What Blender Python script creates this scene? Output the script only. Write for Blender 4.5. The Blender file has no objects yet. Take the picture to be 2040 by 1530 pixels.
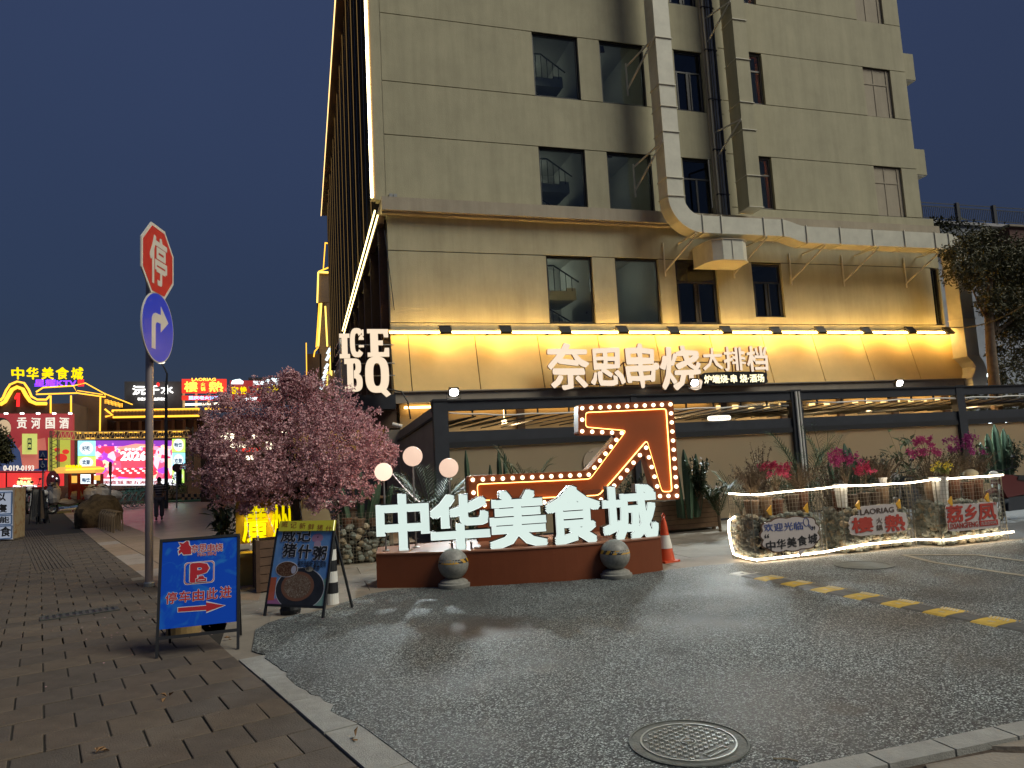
import bpy, math, random
from mathutils import Vector as V, Matrix as M, noise
from mathutils.geometry import tessellate_polygon
R = math.radians
S = bpy.context.scene
C = S.collection
PI = math.pi

# ------------------------------------------------------------------ camera
F, CX, CY, EYE = 1414.0, 1020.0, 765.0, 1.6
YAW, PITCH, ROLL = R(16.56), R(6.19), R(-3.05)
fw = V((math.sin(YAW)*math.cos(PITCH), math.cos(YAW)*math.cos(PITCH), math.sin(PITCH)))
r0 = V((math.cos(YAW), -math.sin(YAW), 0)); u0 = r0.cross(fw)
rt = r0*math.cos(ROLL)+u0*math.sin(ROLL); up = u0*math.cos(ROLL)-r0*math.sin(ROLL)
cam = bpy.data.objects.new('camera', bpy.data.cameras.new('camera'))
C.objects.link(cam); S.camera = cam
cam.data.sensor_width = 36; cam.data.lens = 36*F/2040
cam.data.clip_start = .05; cam.data.clip_end = 2000
cam.matrix_world = M(((rt.x, up.x, -fw.x, 0), (rt.y, up.y, -fw.y, 0), (rt.z, up.z, -fw.z, EYE), (0, 0, 0, 1)))

# ------------------------------------------------------------------ world, sun, exposure
w = bpy.data.worlds.new('World'); S.world = w; w.use_nodes = True
nt = w.node_tree; nt.nodes.clear()
out = nt.nodes.new('ShaderNodeOutputWorld'); bg = nt.nodes.new('ShaderNodeBackground')
sky = nt.nodes.new('ShaderNodeTexSky'); sky.sky_type = 'NISHITA'; sky.sun_disc = False
sky.sun_elevation = R(1.5); sky.sun_rotation = R(132); sky.air_density = 1.0; sky.dust_density = .4; sky.ozone_density = 4
mx = nt.nodes.new('ShaderNodeMix'); mx.data_type = 'RGBA'; mx.inputs['Factor'].default_value = .86
tc = nt.nodes.new('ShaderNodeTexCoord'); sp = nt.nodes.new('ShaderNodeSeparateXYZ')
rp = nt.nodes.new('ShaderNodeValToRGB')
nz = nt.nodes.new('ShaderNodeTexNoise'); nz.inputs['Scale'].default_value = 1.6; nz.inputs['Detail'].default_value = 4
ma = nt.nodes.new('ShaderNodeMath'); ma.operation = 'MULTIPLY_ADD'; ma.inputs[1].default_value = .26
nt.links.new(tc.outputs['Generated'], sp.inputs[0]); nt.links.new(tc.outputs['Generated'], nz.inputs['Vector'])
nt.links.new(nz.outputs['Fac'], ma.inputs[0]); nt.links.new(sp.outputs['Z'], ma.inputs[2])
nt.links.new(ma.outputs[0], rp.inputs[0])
els = rp.color_ramp.elements
els[0].position = .0; els[0].color = (.20, .20, .30, 1)
els[1].position = .9; els[1].color = (.22, .32, .70, 1)
e = els.new(.32); e.color = (.135, .175, .35, 1)
nt.links.new(sky.outputs[0], mx.inputs[6]); nt.links.new(rp.outputs[0], mx.inputs[7])
nt.links.new(mx.outputs[2], bg.inputs[0]); nt.links.new(bg.outputs[0], out.inputs[0])
bg.inputs[1].default_value = .085
sun = bpy.data.lights.new('sun', 'SUN'); sun.energy = 1.08; sun.angle = R(30); sun.color = (1, .96, .80)
so = bpy.data.objects.new('sun', sun); C.objects.link(so)
so.rotation_euler = (R(45), 0, R(48))
S.view_settings.view_transform = 'Standard'; S.view_settings.look = 'None'
S.view_settings.exposure = 1.15; S.view_settings.gamma = 1; S.view_settings.use_curve_mapping = False
S.cycles.use_denoising = True; S.cycles.max_bounces = 6; S.cycles.transparent_max_bounces = 12
S.cycles.sample_clamp_indirect = 4; S.cycles.caustics_reflective = False; S.cycles.caustics_refractive = False
S.render.engine = 'CYCLES'
try: S.cycles.use_light_tree = True
except Exception: pass

# ------------------------------------------------------------------ survey helpers (metres; X along the facade, Y away, Z up)
def ray(x, y): return fw + rt*((x-CX)/F) - up*((y-CY)/F)
O = V((0, 0, EYE))
def gd(x, y, z=0.0):
    d = ray(x, y); return O + d*((z-EYE)/d.z)
def at(x, y, Y):
    d = ray(x, y); return O + d*(Y/d.y)

# ------------------------------------------------------------------ materials
MT = {}
def mat(name, col, rough=.7, metal=0, var=0, vs=3, bump=0, bs=60, emit=None, es=1, spec=.5, alpha=None, detail=6):
    if name in MT: return MT[name]
    m = bpy.data.materials.new(name); m.use_nodes = True; n = m.node_tree; b = n.nodes['Principled BSDF']
    c = (*col, 1)
    b.inputs['Base Color'].default_value = c; b.inputs['Roughness'].default_value = rough
    b.inputs['Metallic'].default_value = metal; b.inputs['Specular IOR Level'].default_value = spec
    if emit is not None:
        b.inputs['Emission Color'].default_value = (*emit, 1); b.inputs['Emission Strength'].default_value = es
    if alpha is not None: b.inputs['Alpha'].default_value = alpha
    if var or bump:
        t = n.nodes.new('ShaderNodeTexCoord')
    if var:
        z = n.nodes.new('ShaderNodeTexNoise'); z.inputs['Scale'].default_value = vs; z.inputs['Detail'].default_value = detail
        z.inputs['Roughness'].default_value = .65
        r_ = n.nodes.new('ShaderNodeMapRange'); r_.inputs[1].default_value = .3; r_.inputs[2].default_value = .7
        r_.inputs[3].default_value = 1-var; r_.inputs[4].default_value = 1+var
        mu = n.nodes.new('ShaderNodeVectorMath'); mu.operation = 'SCALE'; mu.inputs[0].default_value = col
        n.links.new(t.outputs['Object'], z.inputs['Vector']); n.links.new(z.outputs['Fac'], r_.inputs[0])
        n.links.new(r_.outputs[0], mu.inputs['Scale']); n.links.new(mu.outputs[0], b.inputs['Base Color'])
    if bump:
        z = n.nodes.new('ShaderNodeTexNoise'); z.inputs['Scale'].default_value = bs; z.inputs['Detail'].default_value = 3
        bu = n.nodes.new('ShaderNodeBump'); bu.inputs['Strength'].default_value = bump; bu.inputs['Distance'].default_value = .02
        n.links.new(t.outputs['Object'], z.inputs['Vector']); n.links.new(z.outputs['Fac'], bu.inputs['Height'])
        n.links.new(bu.outputs[0], b.inputs['Normal'])
    MT[name] = m; return m
def glow(name, col, st): return mat(name, tuple(min(1, c*.15) for c in col), .6, emit=col, es=st, spec=.2)

def asphalt_mat():
    m = bpy.data.materials.new('asphalt'); m.use_nodes = True; n = m.node_tree; N = n.nodes; L = n.links; b = N['Principled BSDF']
    t = N.new('ShaderNodeTexCoord')
    v = N.new('ShaderNodeTexVoronoi'); v.inputs['Scale'].default_value = 105
    v2 = N.new('ShaderNodeTexVoronoi'); v2.inputs['Scale'].default_value = 105; v2.feature = 'DISTANCE_TO_EDGE'
    L.new(t.outputs['Object'], v.inputs['Vector']); L.new(t.outputs['Object'], v2.inputs['Vector'])
    sep = N.new('ShaderNodeSeparateColor'); L.new(v.outputs['Color'], sep.inputs[0])
    cr = N.new('ShaderNodeValToRGB'); cr.color_ramp.interpolation = 'LINEAR'
    el = cr.color_ramp.elements; el[0].position = .25; el[0].color = (.018, .020, .021, 1); el[1].position = 1; el[1].color = (.60, .66, .64, 1)
    q = el.new(.62); q.color = (.12, .134, .13, 1)
    L.new(sep.outputs[0], cr.inputs[0])
    mr = N.new('ShaderNodeMapRange'); mr.inputs[1].default_value = 0; mr.inputs[2].default_value = .25; mr.inputs[3].default_value = .25; mr.inputs[4].default_value = 1
    L.new(v2.outputs['Distance'], mr.inputs[0])
    a = N.new('ShaderNodeVectorMath'); a.operation = 'SCALE'; L.new(cr.outputs[0], a.inputs[0]); L.new(mr.outputs[0], a.inputs['Scale'])
    z = N.new('ShaderNodeTexNoise'); z.inputs['Scale'].default_value = .9; z.inputs['Detail'].default_value = 7; z.inputs['Roughness'].default_value = .6
    L.new(t.outputs['Object'], z.inputs['Vector'])
    zr = N.new('ShaderNodeMapRange'); zr.inputs[1].default_value = .32; zr.inputs[2].default_value = .68; zr.inputs[3].default_value = .55; zr.inputs[4].default_value = 1.5
    L.new(z.outputs['Fac'], zr.inputs[0])
    a2 = N.new('ShaderNodeVectorMath'); a2.operation = 'SCALE'; L.new(a.outputs[0], a2.inputs[0]); L.new(zr.outputs[0], a2.inputs['Scale'])
    # brown stain on the asphalt in front of the sign platform and a few oil spots
    last = a2.outputs[0]
    for (px, py, rad, colr, fac) in ((965, 1250, .55, (.05, .032, .022), .75), (1690, 1415, .13, (.06, .045, .03), .6), (1410, 1235, .3, (.02, .02, .022), .6), (1900, 1190, .45, (.03, .024, .02), .55), (1335, 1300, .16, (.02, .02, .02), .5)):
        p = gd(px, py)
        mp = N.new('ShaderNodeVectorMath'); mp.operation = 'DISTANCE'; mp.inputs[1].default_value = (p.x, p.y, 0)
        zz = N.new('ShaderNodeTexNoise'); zz.inputs['Scale'].default_value = 4; zz.inputs['Detail'].default_value = 5
        L.new(t.outputs['Object'], zz.inputs['Vector']); L.new(t.outputs['Object'], mp.inputs[0])
        ad = N.new('ShaderNodeMath'); ad.operation = 'MULTIPLY_ADD'; ad.inputs[1].default_value = rad*1.3; L.new(zz.outputs['Fac'], ad.inputs[0]); L.new(mp.outputs['Value'], ad.inputs[2])
        rr = N.new('ShaderNodeMapRange'); rr.inputs[1].default_value = rad*1.15; rr.inputs[2].default_value = rad*1.85; rr.inputs[3].default_value = fac; rr.inputs[4].default_value = 0
        L.new(ad.outputs[0], rr.inputs[0])
        mi = N.new('ShaderNodeMix'); mi.data_type = 'RGBA'; mi.inputs[7].default_value = (*colr, 1)
        L.new(rr.outputs[0], mi.inputs[0]); L.new(last, mi.inputs[6]); last = mi.outputs[2]
    L.new(last, b.inputs['Base Color'])
    rg = N.new('ShaderNodeMapRange'); rg.inputs[1].default_value = .35; rg.inputs[2].default_value = .65; rg.inputs[3].default_value = .50; rg.inputs[4].default_value = .74; L.new(z.outputs['Fac'], rg.inputs[0]); L.new(rg.outputs[0], b.inputs['Roughness']); b.inputs['Specular IOR Level'].default_value = .6
    bu = N.new('ShaderNodeBump'); bu.inputs['Strength'].default_value = .9; bu.inputs['Distance'].default_value = .006
    L.new(v2.outputs['Distance'], bu.inputs['Height']); L.new(bu.outputs[0], b.inputs['Normal'])
    return m

def plaster_mat(name, col):
    m = mat(name, col, .82, var=.10, vs=1.1, bump=.25, bs=35)
    n = m.node_tree; N = n.nodes; L = n.links; b = N['Principled BSDF']
    src = b.inputs['Base Color'].links[0].from_socket
    t = [x for x in N if x.type == 'TEX_COORD'][0]
    mp = N.new('ShaderNodeMapping'); mp.inputs['Scale'].default_value = (1.6, 1.6, .16)
    z = N.new('ShaderNodeTexNoise'); z.inputs['Scale'].default_value = 1.5; z.inputs['Detail'].default_value = 8; z.inputs['Roughness'].default_value = .7
    L.new(t.outputs['Object'], mp.inputs[0]); L.new(mp.outputs[0], z.inputs['Vector'])
    r_ = N.new('ShaderNodeMapRange'); r_.inputs[1].default_value = .4; r_.inputs[2].default_value = .75; r_.inputs[3].default_value = 1.02; r_.inputs[4].default_value = .78
    L.new(z.outputs['Fac'], r_.inputs[0])
    a = N.new('ShaderNodeVectorMath'); a.operation = 'SCALE'; L.new(src, a.inputs[0]); L.new(r_.outputs[0], a.inputs['Scale'])
    L.new(a.outputs[0], b.inputs['Base Color']); return m

def glass_mat(name, tint=(.8, .85, .85), gl=.12):
    m = bpy.data.materials.new(name); m.use_nodes = True; n = m.node_tree; N = n.nodes; L = n.links; N.clear()
    o = N.new('ShaderNodeOutputMaterial'); t = N.new('ShaderNodeBsdfTransparent'); t.inputs[0].default_value = (*tint, 1)
    g = N.new('ShaderNodeBsdfGlossy'); g.inputs['Roughness'].default_value = .03; x = N.new('ShaderNodeMixShader')
    x.inputs[0].default_value = gl*.5; L.new(t.outputs[0], x.inputs[1]); L.new(g.outputs[0], x.inputs[2]); L.new(x.outputs[0], o.inputs[0]); return m

def ramp_emit(name, stops, st, scale=3, kind='NOISE'):
    m = bpy.data.materials.new(name); m.use_nodes = True; n = m.node_tree; N = n.nodes; L = n.links; b = N['Principled BSDF']
    t = N.new('ShaderNodeTexCoord'); z = N.new('ShaderNodeTexVoronoi' if kind == 'VOR' else 'ShaderNodeTexNoise'); z.inputs['Scale'].default_value = scale
    cr = N.new('ShaderNodeValToRGB'); cr.color_ramp.interpolation = 'CONSTANT' if kind == 'VOR' else 'LINEAR'
    while len(cr.color_ramp.elements) > 1: cr.color_ramp.elements.remove(cr.color_ramp.elements[0])
    cr.color_ramp.elements[0].position = stops[0][0]; cr.color_ramp.elements[0].color = (*stops[0][1], 1)
    for p, c in stops[1:]: cr.color_ramp.elements.new(p).color = (*c, 1)
    L.new(t.outputs['Object'], z.inputs['Vector'])
    L.new(z.outputs['Color' if kind == 'VOR' else 'Fac'], cr.inputs[0]); L.new(cr.outputs[0], b.inputs['Emission Color']); L.new(cr.outputs[0], b.inputs['Base Color'])
    b.inputs['Emission Strength'].default_value = st; return m

# ------------------------------------------------------------------ mesh builder
class MB:
    def __init__(s): s.v = []; s.f = []; s.mi = []; s.m = 0
    def add(s, vs, fs, T=None):
        k = len(s.v); s.v += [T @ V(p) for p in vs] if T else [V(p) for p in vs]
        s.f += [tuple(i+k for i in f) for f in fs]; s.mi += [s.m]*len(fs); return s
    def box(s, a, b, T=None):
        x0, y0, z0 = (min(a[i], b[i]) for i in range(3)); x1, y1, z1 = (max(a[i], b[i]) for i in range(3))
        return s.add([(x0,y0,z0),(x1,y0,z0),(x1,y1,z0),(x0,y1,z0),(x0,y0,z1),(x1,y0,z1),(x1,y1,z1),(x0,y1,z1)],
                     [(0,3,2,1),(4,5,6,7),(0,1,5,4),(1,2,6,5),(2,3,7,6),(3,0,4,7)], T)
    def bar(s, a, b, w_, h, upv=(0, 0, 1)):
        a = V(a); b = V(b); d = b-a; L_ = d.length
        if L_ < 1e-6: return s
        d.normalize(); u = V(upv)
        if abs(d.dot(u)) > .99: u = V((1, 0, 0))
        sx = d.cross(u).normalized(); sy = sx.cross(d)
        T = M(((sx.x, d.x, sy.x, a.x), (sx.y, d.y, sy.y, a.y), (sx.z, d.z, sy.z, a.z), (0, 0, 0, 1)))
        return s.box((-w_/2, 0, -h/2), (w_/2, L_, h/2), T)
    def tube(s, pts, r, n=8, caps=True):
        pts = [V(p) for p in pts]; rr = r if isinstance(r, (list, tuple)) else [r]*len(pts)
        k0 = len(s.v); prev = None
        for i, p in enumerate(pts):
            d = (pts[min(i+1, len(pts)-1)]-pts[max(i-1, 0)])
            if d.length < 1e-9: d = V((0, 0, 1))
            d.normalize()
            if prev is None:
                a = d.cross(V((0, 0, 1)))
                if a.length < .05: a = d.cross(V((1, 0, 0)))
            else: a = prev - d*prev.dot(d)
            a.normalize(); prev = a; b = d.cross(a)
            for j in range(n):
                t = 2*PI*j/n; s.v.append(p+(a*math.cos(t)+b*math.sin(t))*rr[i])
        for i in range(len(pts)-1):
            for j in range(n):
                q = k0+i*n; s.f.append((q+j, q+(j+1) % n, q+n+(j+1) % n, q+n+j)); s.mi.append(s.m)
        if caps:
            s.f.append(tuple(k0+j for j in reversed(range(n)))); s.mi.append(s.m)
            s.f.append(tuple(k0+(len(pts)-1)*n+j for j in range(n))); s.mi.append(s.m)
        return s
    def lathe(s, prof, n=16, T=None, c=(0, 0, 0)):
        k = []; fs = []; c = V(c)
        for r, z in prof:
            for j in range(n): t = 2*PI*j/n; k.append(c+V((r*math.cos(t), r*math.sin(t), z)))
        for i in range(len(prof)-1):
            for j in range(n): fs.append((i*n+j, i*n+(j+1) % n, (i+1)*n+(j+1) % n, (i+1)*n+j))
        fs.append(tuple(reversed(range(n)))); fs.append(tuple((len(prof)-1)*n+j for j in range(n)))
        return s.add(k, fs, T)
    def prism(s, poly, T, d, back=0.0):
        """poly in the xy plane of T, extruded along T's z from -back to d"""
        n = len(poly); a = sum(poly[i][0]*poly[(i+1) % n][1]-poly[(i+1) % n][0]*poly[i][1] for i in range(n))
        if a < 0: poly = poly[::-1]
        vs = [(p[0], p[1], d) for p in poly]+[(p[0], p[1], -back) for p in poly]
        tri = tessellate_polygon([[V((p[0], p[1], 0)) for p in poly]])
        fs = []
        for t in tri:
            A, B, C_ = (poly[i] for i in t)
            cr = (B[0]-A[0])*(C_[1]-A[1])-(B[1]-A[1])*(C_[0]-A[0])
            t = tuple(t) if cr > 0 else tuple(reversed(t))
            fs.append(t); fs.append(tuple(i+n for i in reversed(t)))
        for i in range(n): j = (i+1) % n; fs.append((i, i+n, j+n, j))
        return s.add(vs, fs, T)
    def ball(s, c, r, n=12, m_=8, sq=(1, 1, 1), jit=0, rnd=None):
        vs = []; fs = []; c = V(c)
        for i in range(m_+1):
            ph = PI*i/m_
            for j in range(n):
                t = 2*PI*j/n; k = 1+(rnd.uniform(-jit, jit) if rnd else 0)
                vs.append(c+V((math.sin(ph)*math.cos(t)*sq[0], math.sin(ph)*math.sin(t)*sq[1], math.cos(ph)*sq[2]))*r*k)
        for i in range(m_):
            for j in range(n): fs.append((i*n+j, (i+1)*n+j, (i+1)*n+(j+1) % n, i*n+(j+1) % n))
        return s.add(vs, fs)
    def mesh(s, name, mats, smooth=False):
        me = bpy.data.meshes.new(name); me.from_pydata([tuple(p) for p in s.v], [], s.f)
        for m_ in (mats if isinstance(mats, (list, tuple)) else [mats]): me.materials.append(m_)
        me.polygons.foreach_set('material_index', s.mi)
        if smooth:
            me.polygons.foreach_set('use_smooth', [True]*len(me.polygons))
            try: me.set_sharp_from_angle(angle=R(40))
            except Exception: pass
        me.update(); return me
    def build(s, name, mats, parent=None, smooth=False, world=True, kind=None, label=None):
        if parent is not None and world:
            inv = rootmat(parent).inverted(); s.v = [inv @ V(p) for p in s.v]
        return link(name, s.mesh(name, mats, smooth), parent, kind, label)
def rootmat(o):
    while o.parent: o = o.parent
    return o.matrix_basis.copy()
def link(name, me, parent=None, kind=None, label=None, mtx=None):
    o = bpy.data.objects.new(name, me); C.objects.link(o); o.parent = parent
    if mtx is not None: o.matrix_basis = mtx
    if kind: o['kind'] = kind
    if label: o['label'] = label
    return o
def tag(o, label, cat, group=None):
    o['label'] = label; o['category'] = cat
    if group: o['group'] = group
    return o
def thing(name, label, cat, loc=(0, 0, 0), rz=0, group=None):
    o = bpy.data.objects.new(name, None); C.objects.link(o); o.location = loc; o.rotation_euler = (0, 0, rz)
    o.empty_display_size = .1
    return tag(o, label, cat, group)
def copy_tree(o, label=None, loc=None, rz=None, parent=None):
    c = o.copy(); C.objects.link(c); c.parent = parent
    if label: c['label'] = label
    if loc is not None: c.location = loc
    if rz is not None: c.rotation_euler = (0, 0, rz)
    for ch in list(o.children): copy_tree(ch, None, None, None, c)
    return c
def plane(o, right=(1, 0, 0), upv=(0, 0, 1)):
    r_ = V(right).normalized(); u_ = V(upv); u_ = (u_-r_*u_.dot(r_)).normalized(); n = r_.cross(u_)
    return M(((r_.x, u_.x, n.x, o[0]), (r_.y, u_.y, n.y, o[1]), (r_.z, u_.z, n.z, o[2]), (0, 0, 0, 1)))

# ------------------------------------------------------------------ lettering
def glyphs(s, bold=0.0, res=2, spacing=1.0, shear=0):
    c = bpy.data.curves.new('t', 'FONT'); c.body = s; c.size = 1; c.offset = bold; c.extrude = .5; c.resolution_u = res
    c.space_character = spacing; c.shear = shear; c.align_x = 'LEFT'
    o = bpy.data.objects.new('t', c); C.objects.link(o)
    me = bpy.data.meshes.new_from_object(o); vs = [v.co.copy() for v in me.vertices]; fs = [tuple(p.vertices) for p in me.polygons]
    nz_ = [p.normal.z for p in me.polygons]
    bpy.data.objects.remove(o); bpy.data.curves.remove(c); bpy.data.meshes.remove(me)
    return vs, fs, nz_
def lettering(name, s, T, w_, h, d, mats, parent=None, bold=0.0, warp=0, seed=1, label=None, shear=0, build=True, spacing=1.0, grow=0, kind=None, tilt=0, square=False):
    """s centred on T's origin, scaled to w_ x h (either may be None), d thick in front of the plane; bold strokes are built from overlapping layers"""
    vs, fs, nz_ = glyphs(s, 0, 2, spacing, shear)
    x0 = min(v.x for v in vs)-bold; x1 = max(v.x for v in vs)+bold; y0 = min(v.y for v in vs)-bold; y1 = max(v.y for v in vs)+bold
    sx = w_/(x1-x0) if w_ else None; sy = h/(y1-y0) if h else None
    sx = sx or sy; sy = sy or sx; h = h or (y1-y0)*sy
    b_ = bold+grow
    if b_ <= 0: sh = [(0, 0)]
    elif square: sh = [(i*b_, j*b_) for i in (-1, 0, 1) for j in (-1, 0, 1)]
    else: sh = [(0, 0)]+[(b_*math.cos(k*PI/4), b_*math.sin(k*PI/4)) for k in range(8)]
    mb = MB(); mi = [0 if (z > .5 or not isinstance(mats, (list, tuple))) else 1 for z in nz_]
    for k, (ox, oy) in enumerate(sh):
        q = []
        for v in vs:
            x = (v.x+ox-(x0+x1)/2)*sx; y = (v.y+oy-(y0+y1)/2)*sy
            if warp:
                a = noise.noise(V((x*2.3/h+seed, y*2.3/h, 1.3)))+.5*noise.noise(V((x*6/h, y*6/h, seed+4)))
                c_ = noise.noise(V((x*2.3/h, y*2.3/h+9, seed*2.1)))+.5*noise.noise(V((x*6/h+3, y*6/h, seed)))
                x += a*warp*h; y += c_*warp*h
            y += x*tilt
            q.append(T @ V((x, y, (v.z+.5)*(d+k*d*.006))))
        n = len(mb.v); mb.v += q; mb.f += [tuple(i+n for i in f) for f in fs]; mb.mi += mi
    if not build: return mb
    return mb.build(name, mats, parent, label=label, kind=kind)
def merge(a, b, mi=None):
    k = len(a.v); a.v += b.v; a.f += [tuple(i+k for i in f) for f in b.f]; a.mi += [mi if mi is not None else x for x in b.mi]

def blob_outline(w_, h, n=40, lobes=9, amp=.06, power=3.2, seed=0):
    pts = []
    for i in range(n):
        t = 2*PI*i/n; c, s_ = math.cos(t), math.sin(t)
        k = (abs(c)**power+abs(s_)**power)**(-1/power)*(1+amp*abs(math.sin(t*lobes/2+seed))-amp/2)
        pts.append((c*k*w_/2, s_*k*h/2))
    return pts
def inset(poly, d):
    n = len(poly); a = sum(poly[i][0]*poly[(i+1) % n][1]-poly[(i+1) % n][0]*poly[i][1] for i in range(n))
    if a < 0: poly = poly[::-1]
    out_ = []
    for i in range(n):
        p0 = V(poly[i-1]); p = V(poly[i]); p1 = V(poly[(i+1) % n])
        d0 = (p-p0).normalized(); d1 = (p1-p).normalized()
        n0 = V((-d0.y, d0.x)); n1 = V((-d1.y, d1.x)); b = n0+n1
        b = b/max(.55, b.dot(b)/2)/1.0 if b.length > .01 else n0
        out_.append(tuple(p+b*d))
    return out_

# ================================================================== materials in use
M_asph = asphalt_mat()
M_paver = [mat('paver_stone_%d' % i, c, .85, var=.22, vs=5, bump=.5, bs=90) for i, c in enumerate([(.115, .088, .066), (.105, .084, .067), (.125, .096, .07), (.095, .076, .06)])]
M_joint = mat('joint_dirt', (.03, .026, .02), .95)
M_kerb = mat('kerb_granite', (.30, .295, .27), .75, var=.2, vs=8, bump=.4, bs=120)
M_conc = mat('pavement_concrete', (.235, .205, .165), .8, var=.22, vs=2.2, bump=.3, bs=50)
M_plaza = mat('plaza_paving', (.29, .215, .16), .38, var=.28, vs=1.2, bump=.2, bs=30)
M_plas = plaster_mat('facade_plaster', (.41, .38, .258))
M_plas2 = plaster_mat('cornice_plaster', (.38, .33, .25))
M_seam = mat('seam_dark', (.02, .018, .016), .9)
M_awn = mat('awning_canvas', (.66, .48, .20), .75, var=.06, vs=2)
M_awtrim = mat('awning_fascia', (.30, .26, .21), .7, var=.12, vs=3)
M_duct = mat('duct_sheet', (.60, .58, .48), .55, var=.12, vs=2.5, bump=.1, bs=8)
M_ductf = mat('duct_flange', (.60, .57, .47), .6)
M_blk = mat('black_metal', (.018, .019, .022), .45)
M_blk2 = mat('dark_steel', (.028, .032, .042), .5, var=.15, vs=3)
M_brown = mat('dark_brown_panel', (.075, .042, .025), .6, var=.2, vs=2)
M_white = mat('white_paint', (.75, .73, .68), .5, var=.05, vs=4)
M_grey = mat('grey_metal', (.33, .34, .34), .4, metal=.6, var=.08, vs=4)
M_glass = glass_mat('window_glass')
M_dglass = mat('dark_glass', (.012, .015, .02), .12, spec=.8)
M_room = mat('room_plaster', (.34, .33, .29), .9, var=.1, vs=1)
M_stair = mat('stair_concrete', (.48, .47, .42), .8, var=.1, vs=3)
M_curt = mat('curtain_cloth', (.42, .42, .44), .9, var=.08, vs=6)
G_warm = glow('led_warm', (1, .57, .14), 27)
G_warm2 = glow('led_gold', (1, .62, .16), 2.4)
G_gold = glow('led_gold_bright', (1, .72, .25), 4.5)
G_goldd = glow('led_gold_dim', (1, .60, .2), .14)
G_neon = glow('neon_orange', (1, .48, .04), .95)
G_yel = glow('neon_yellow', (1, .72, .0), .6)

# ================================================================== ground
def sheet(name, poly, z, m, th=.02, kind='structure'):
    mb = MB(); mb.prism(poly, M.Translation((0, 0, z)), 0, th); return mb.build(name, m, kind=kind)
mb = MB(); mb.box((-400, -60, -.5), (400, 500, -.03)); mb.build('ground', mat('ground_dark', (.10, .085, .07), .9, var=.2, vs=.4), kind='structure')
rnd = random.Random(5)
KD = (gd(560, 1390)-gd(720, 1530)); KD.z = 0; KD.normalize()       # along the kerb, away from camera
KN = V((KD.y, -KD.x, 0))                                            # towards the road
K0 = gd(560, 1390)                                                   # inner kerb line
def kp(a, b, z=0): p = K0+KD*a+KN*b; return V((p.x, p.y, z))
# asphalt road with a ragged edge lying over kerb and pavement
edge = [(-.52, 8.05), (-.44, 8.25), (-.3, 8.5), (-.12, 8.62), (.04, 8.66), (.28, 8.84), (.52, 9.2), (.8, 9.5), (1.1, 9.66), (1.5, 9.55), (2.2, 9.2), (3.1, 8.98), (3.9, 8.86), (4.65, 8.95), (5.2, 9.02), (5.85, 8.95), (6.1, 8.72), (7.4, 8.70), (8.8, 8.62), (9.0, 8.36), (10.4, 8.38), (11.5, 8.5), (60, 8.5)]
poly = []
for i in range(len(edge)-1):
    a, b = V(edge[i]), V(edge[i+1]); n = max(1, int((b-a).length/.09)) if b.x < 12 else 1
    for k in range(n): p = a.lerp(b, k/n); poly.append((p.x+rnd.uniform(-.015, .015), p.y+rnd.uniform(-.018, .018)))
poly += [(60, 8.5), (60, 3.17), (3.77, 3.17), (2.47, 3.15), (2.2, 2.6), (1.9, -3), (.9, -3)]
for i in range(70):
    s_ = i/69; a = -6.5+8.05*s_
    j = .0 if a < -.9 else rnd.uniform(0, .055) + (.05 if noise.noise(V((a*2.1, 0, 0))) > .1 else 0)
    p = kp(a, .235-j*min(1, max(0, a+1.2)))
    poly.append((p.x, p.y))
road = sheet('road', poly, .008, M_asph, .03)
# pavement of concrete slabs between road and restaurant
pav = MB(); pav.box((-14, 8.2, -.03), (60, 17.9, -.012)); pav.prism([tuple(kp(1.36, -.02))[:2], tuple(kp(1.36, .5))[:2], (-.2, 8.0), (.6, 8.3), (.6, 9.2), (-1.0, 10.2), tuple(kp(3.2, .3))[:2], tuple(kp(1.9, -.05))[:2]], M.Translation((0, 0, -.004)), 0, .02); pavo = pav.build('pavement', M_conc, kind='structure')
slabm = []
for v_ in range(4):
    s_ = MB(); s_.box((.006, .006, -.02), (1.194, .794, .0)); slabm.append(s_.mesh('paving_slab', mat('slab_%d' % v_, [(.25, .215, .17), (.22, .19, .15), (.27, .235, .185), (.235, .20, .155)][v_], .78, var=.2, vs=2.5, bump=.3, bs=60)))
swp = [tuple(kp(-6, 0))[:2], tuple(kp(1.9, 0))[:2], tuple(kp(3.0, .75))[:2], tuple(gd(288, 1151))[:2], tuple(gd(200, 1087))[:2], tuple(gd(112, 1008))[:2], tuple(gd(0, 1004))[:2], (-60, 30), (-60, -5), (-3, -5)]
def inpoly(x, y, P_):
    c = False; j = len(P_)-1
    for i in range(len(P_)):
        if (P_[i][1] > y) != (P_[j][1] > y) and x < (P_[j][0]-P_[i][0])*(y-P_[i][1])/(P_[j][1]-P_[i][1])+P_[i][0]: c = not c
        j = i
    return c
cnt = 0
def left_of_border(x, y): return (V((x, y, 0))-K0).dot(KN) > .3
for j in range(12):
    for i in range(-2, 16):
        x = -.4+i*1.2+(.6 if j % 2 else 0); y = 8.2+j*.8
        if inpoly(x+.3, y+.4, swp) or (y < 10.5 and x < -1.1): continue
        if cnt < 290: o = link('paving_slab', rnd.choice(slabm), pavo, mtx=M.Translation((x, y, rnd.uniform(-.0015, .0015)))); cnt += 1
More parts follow.
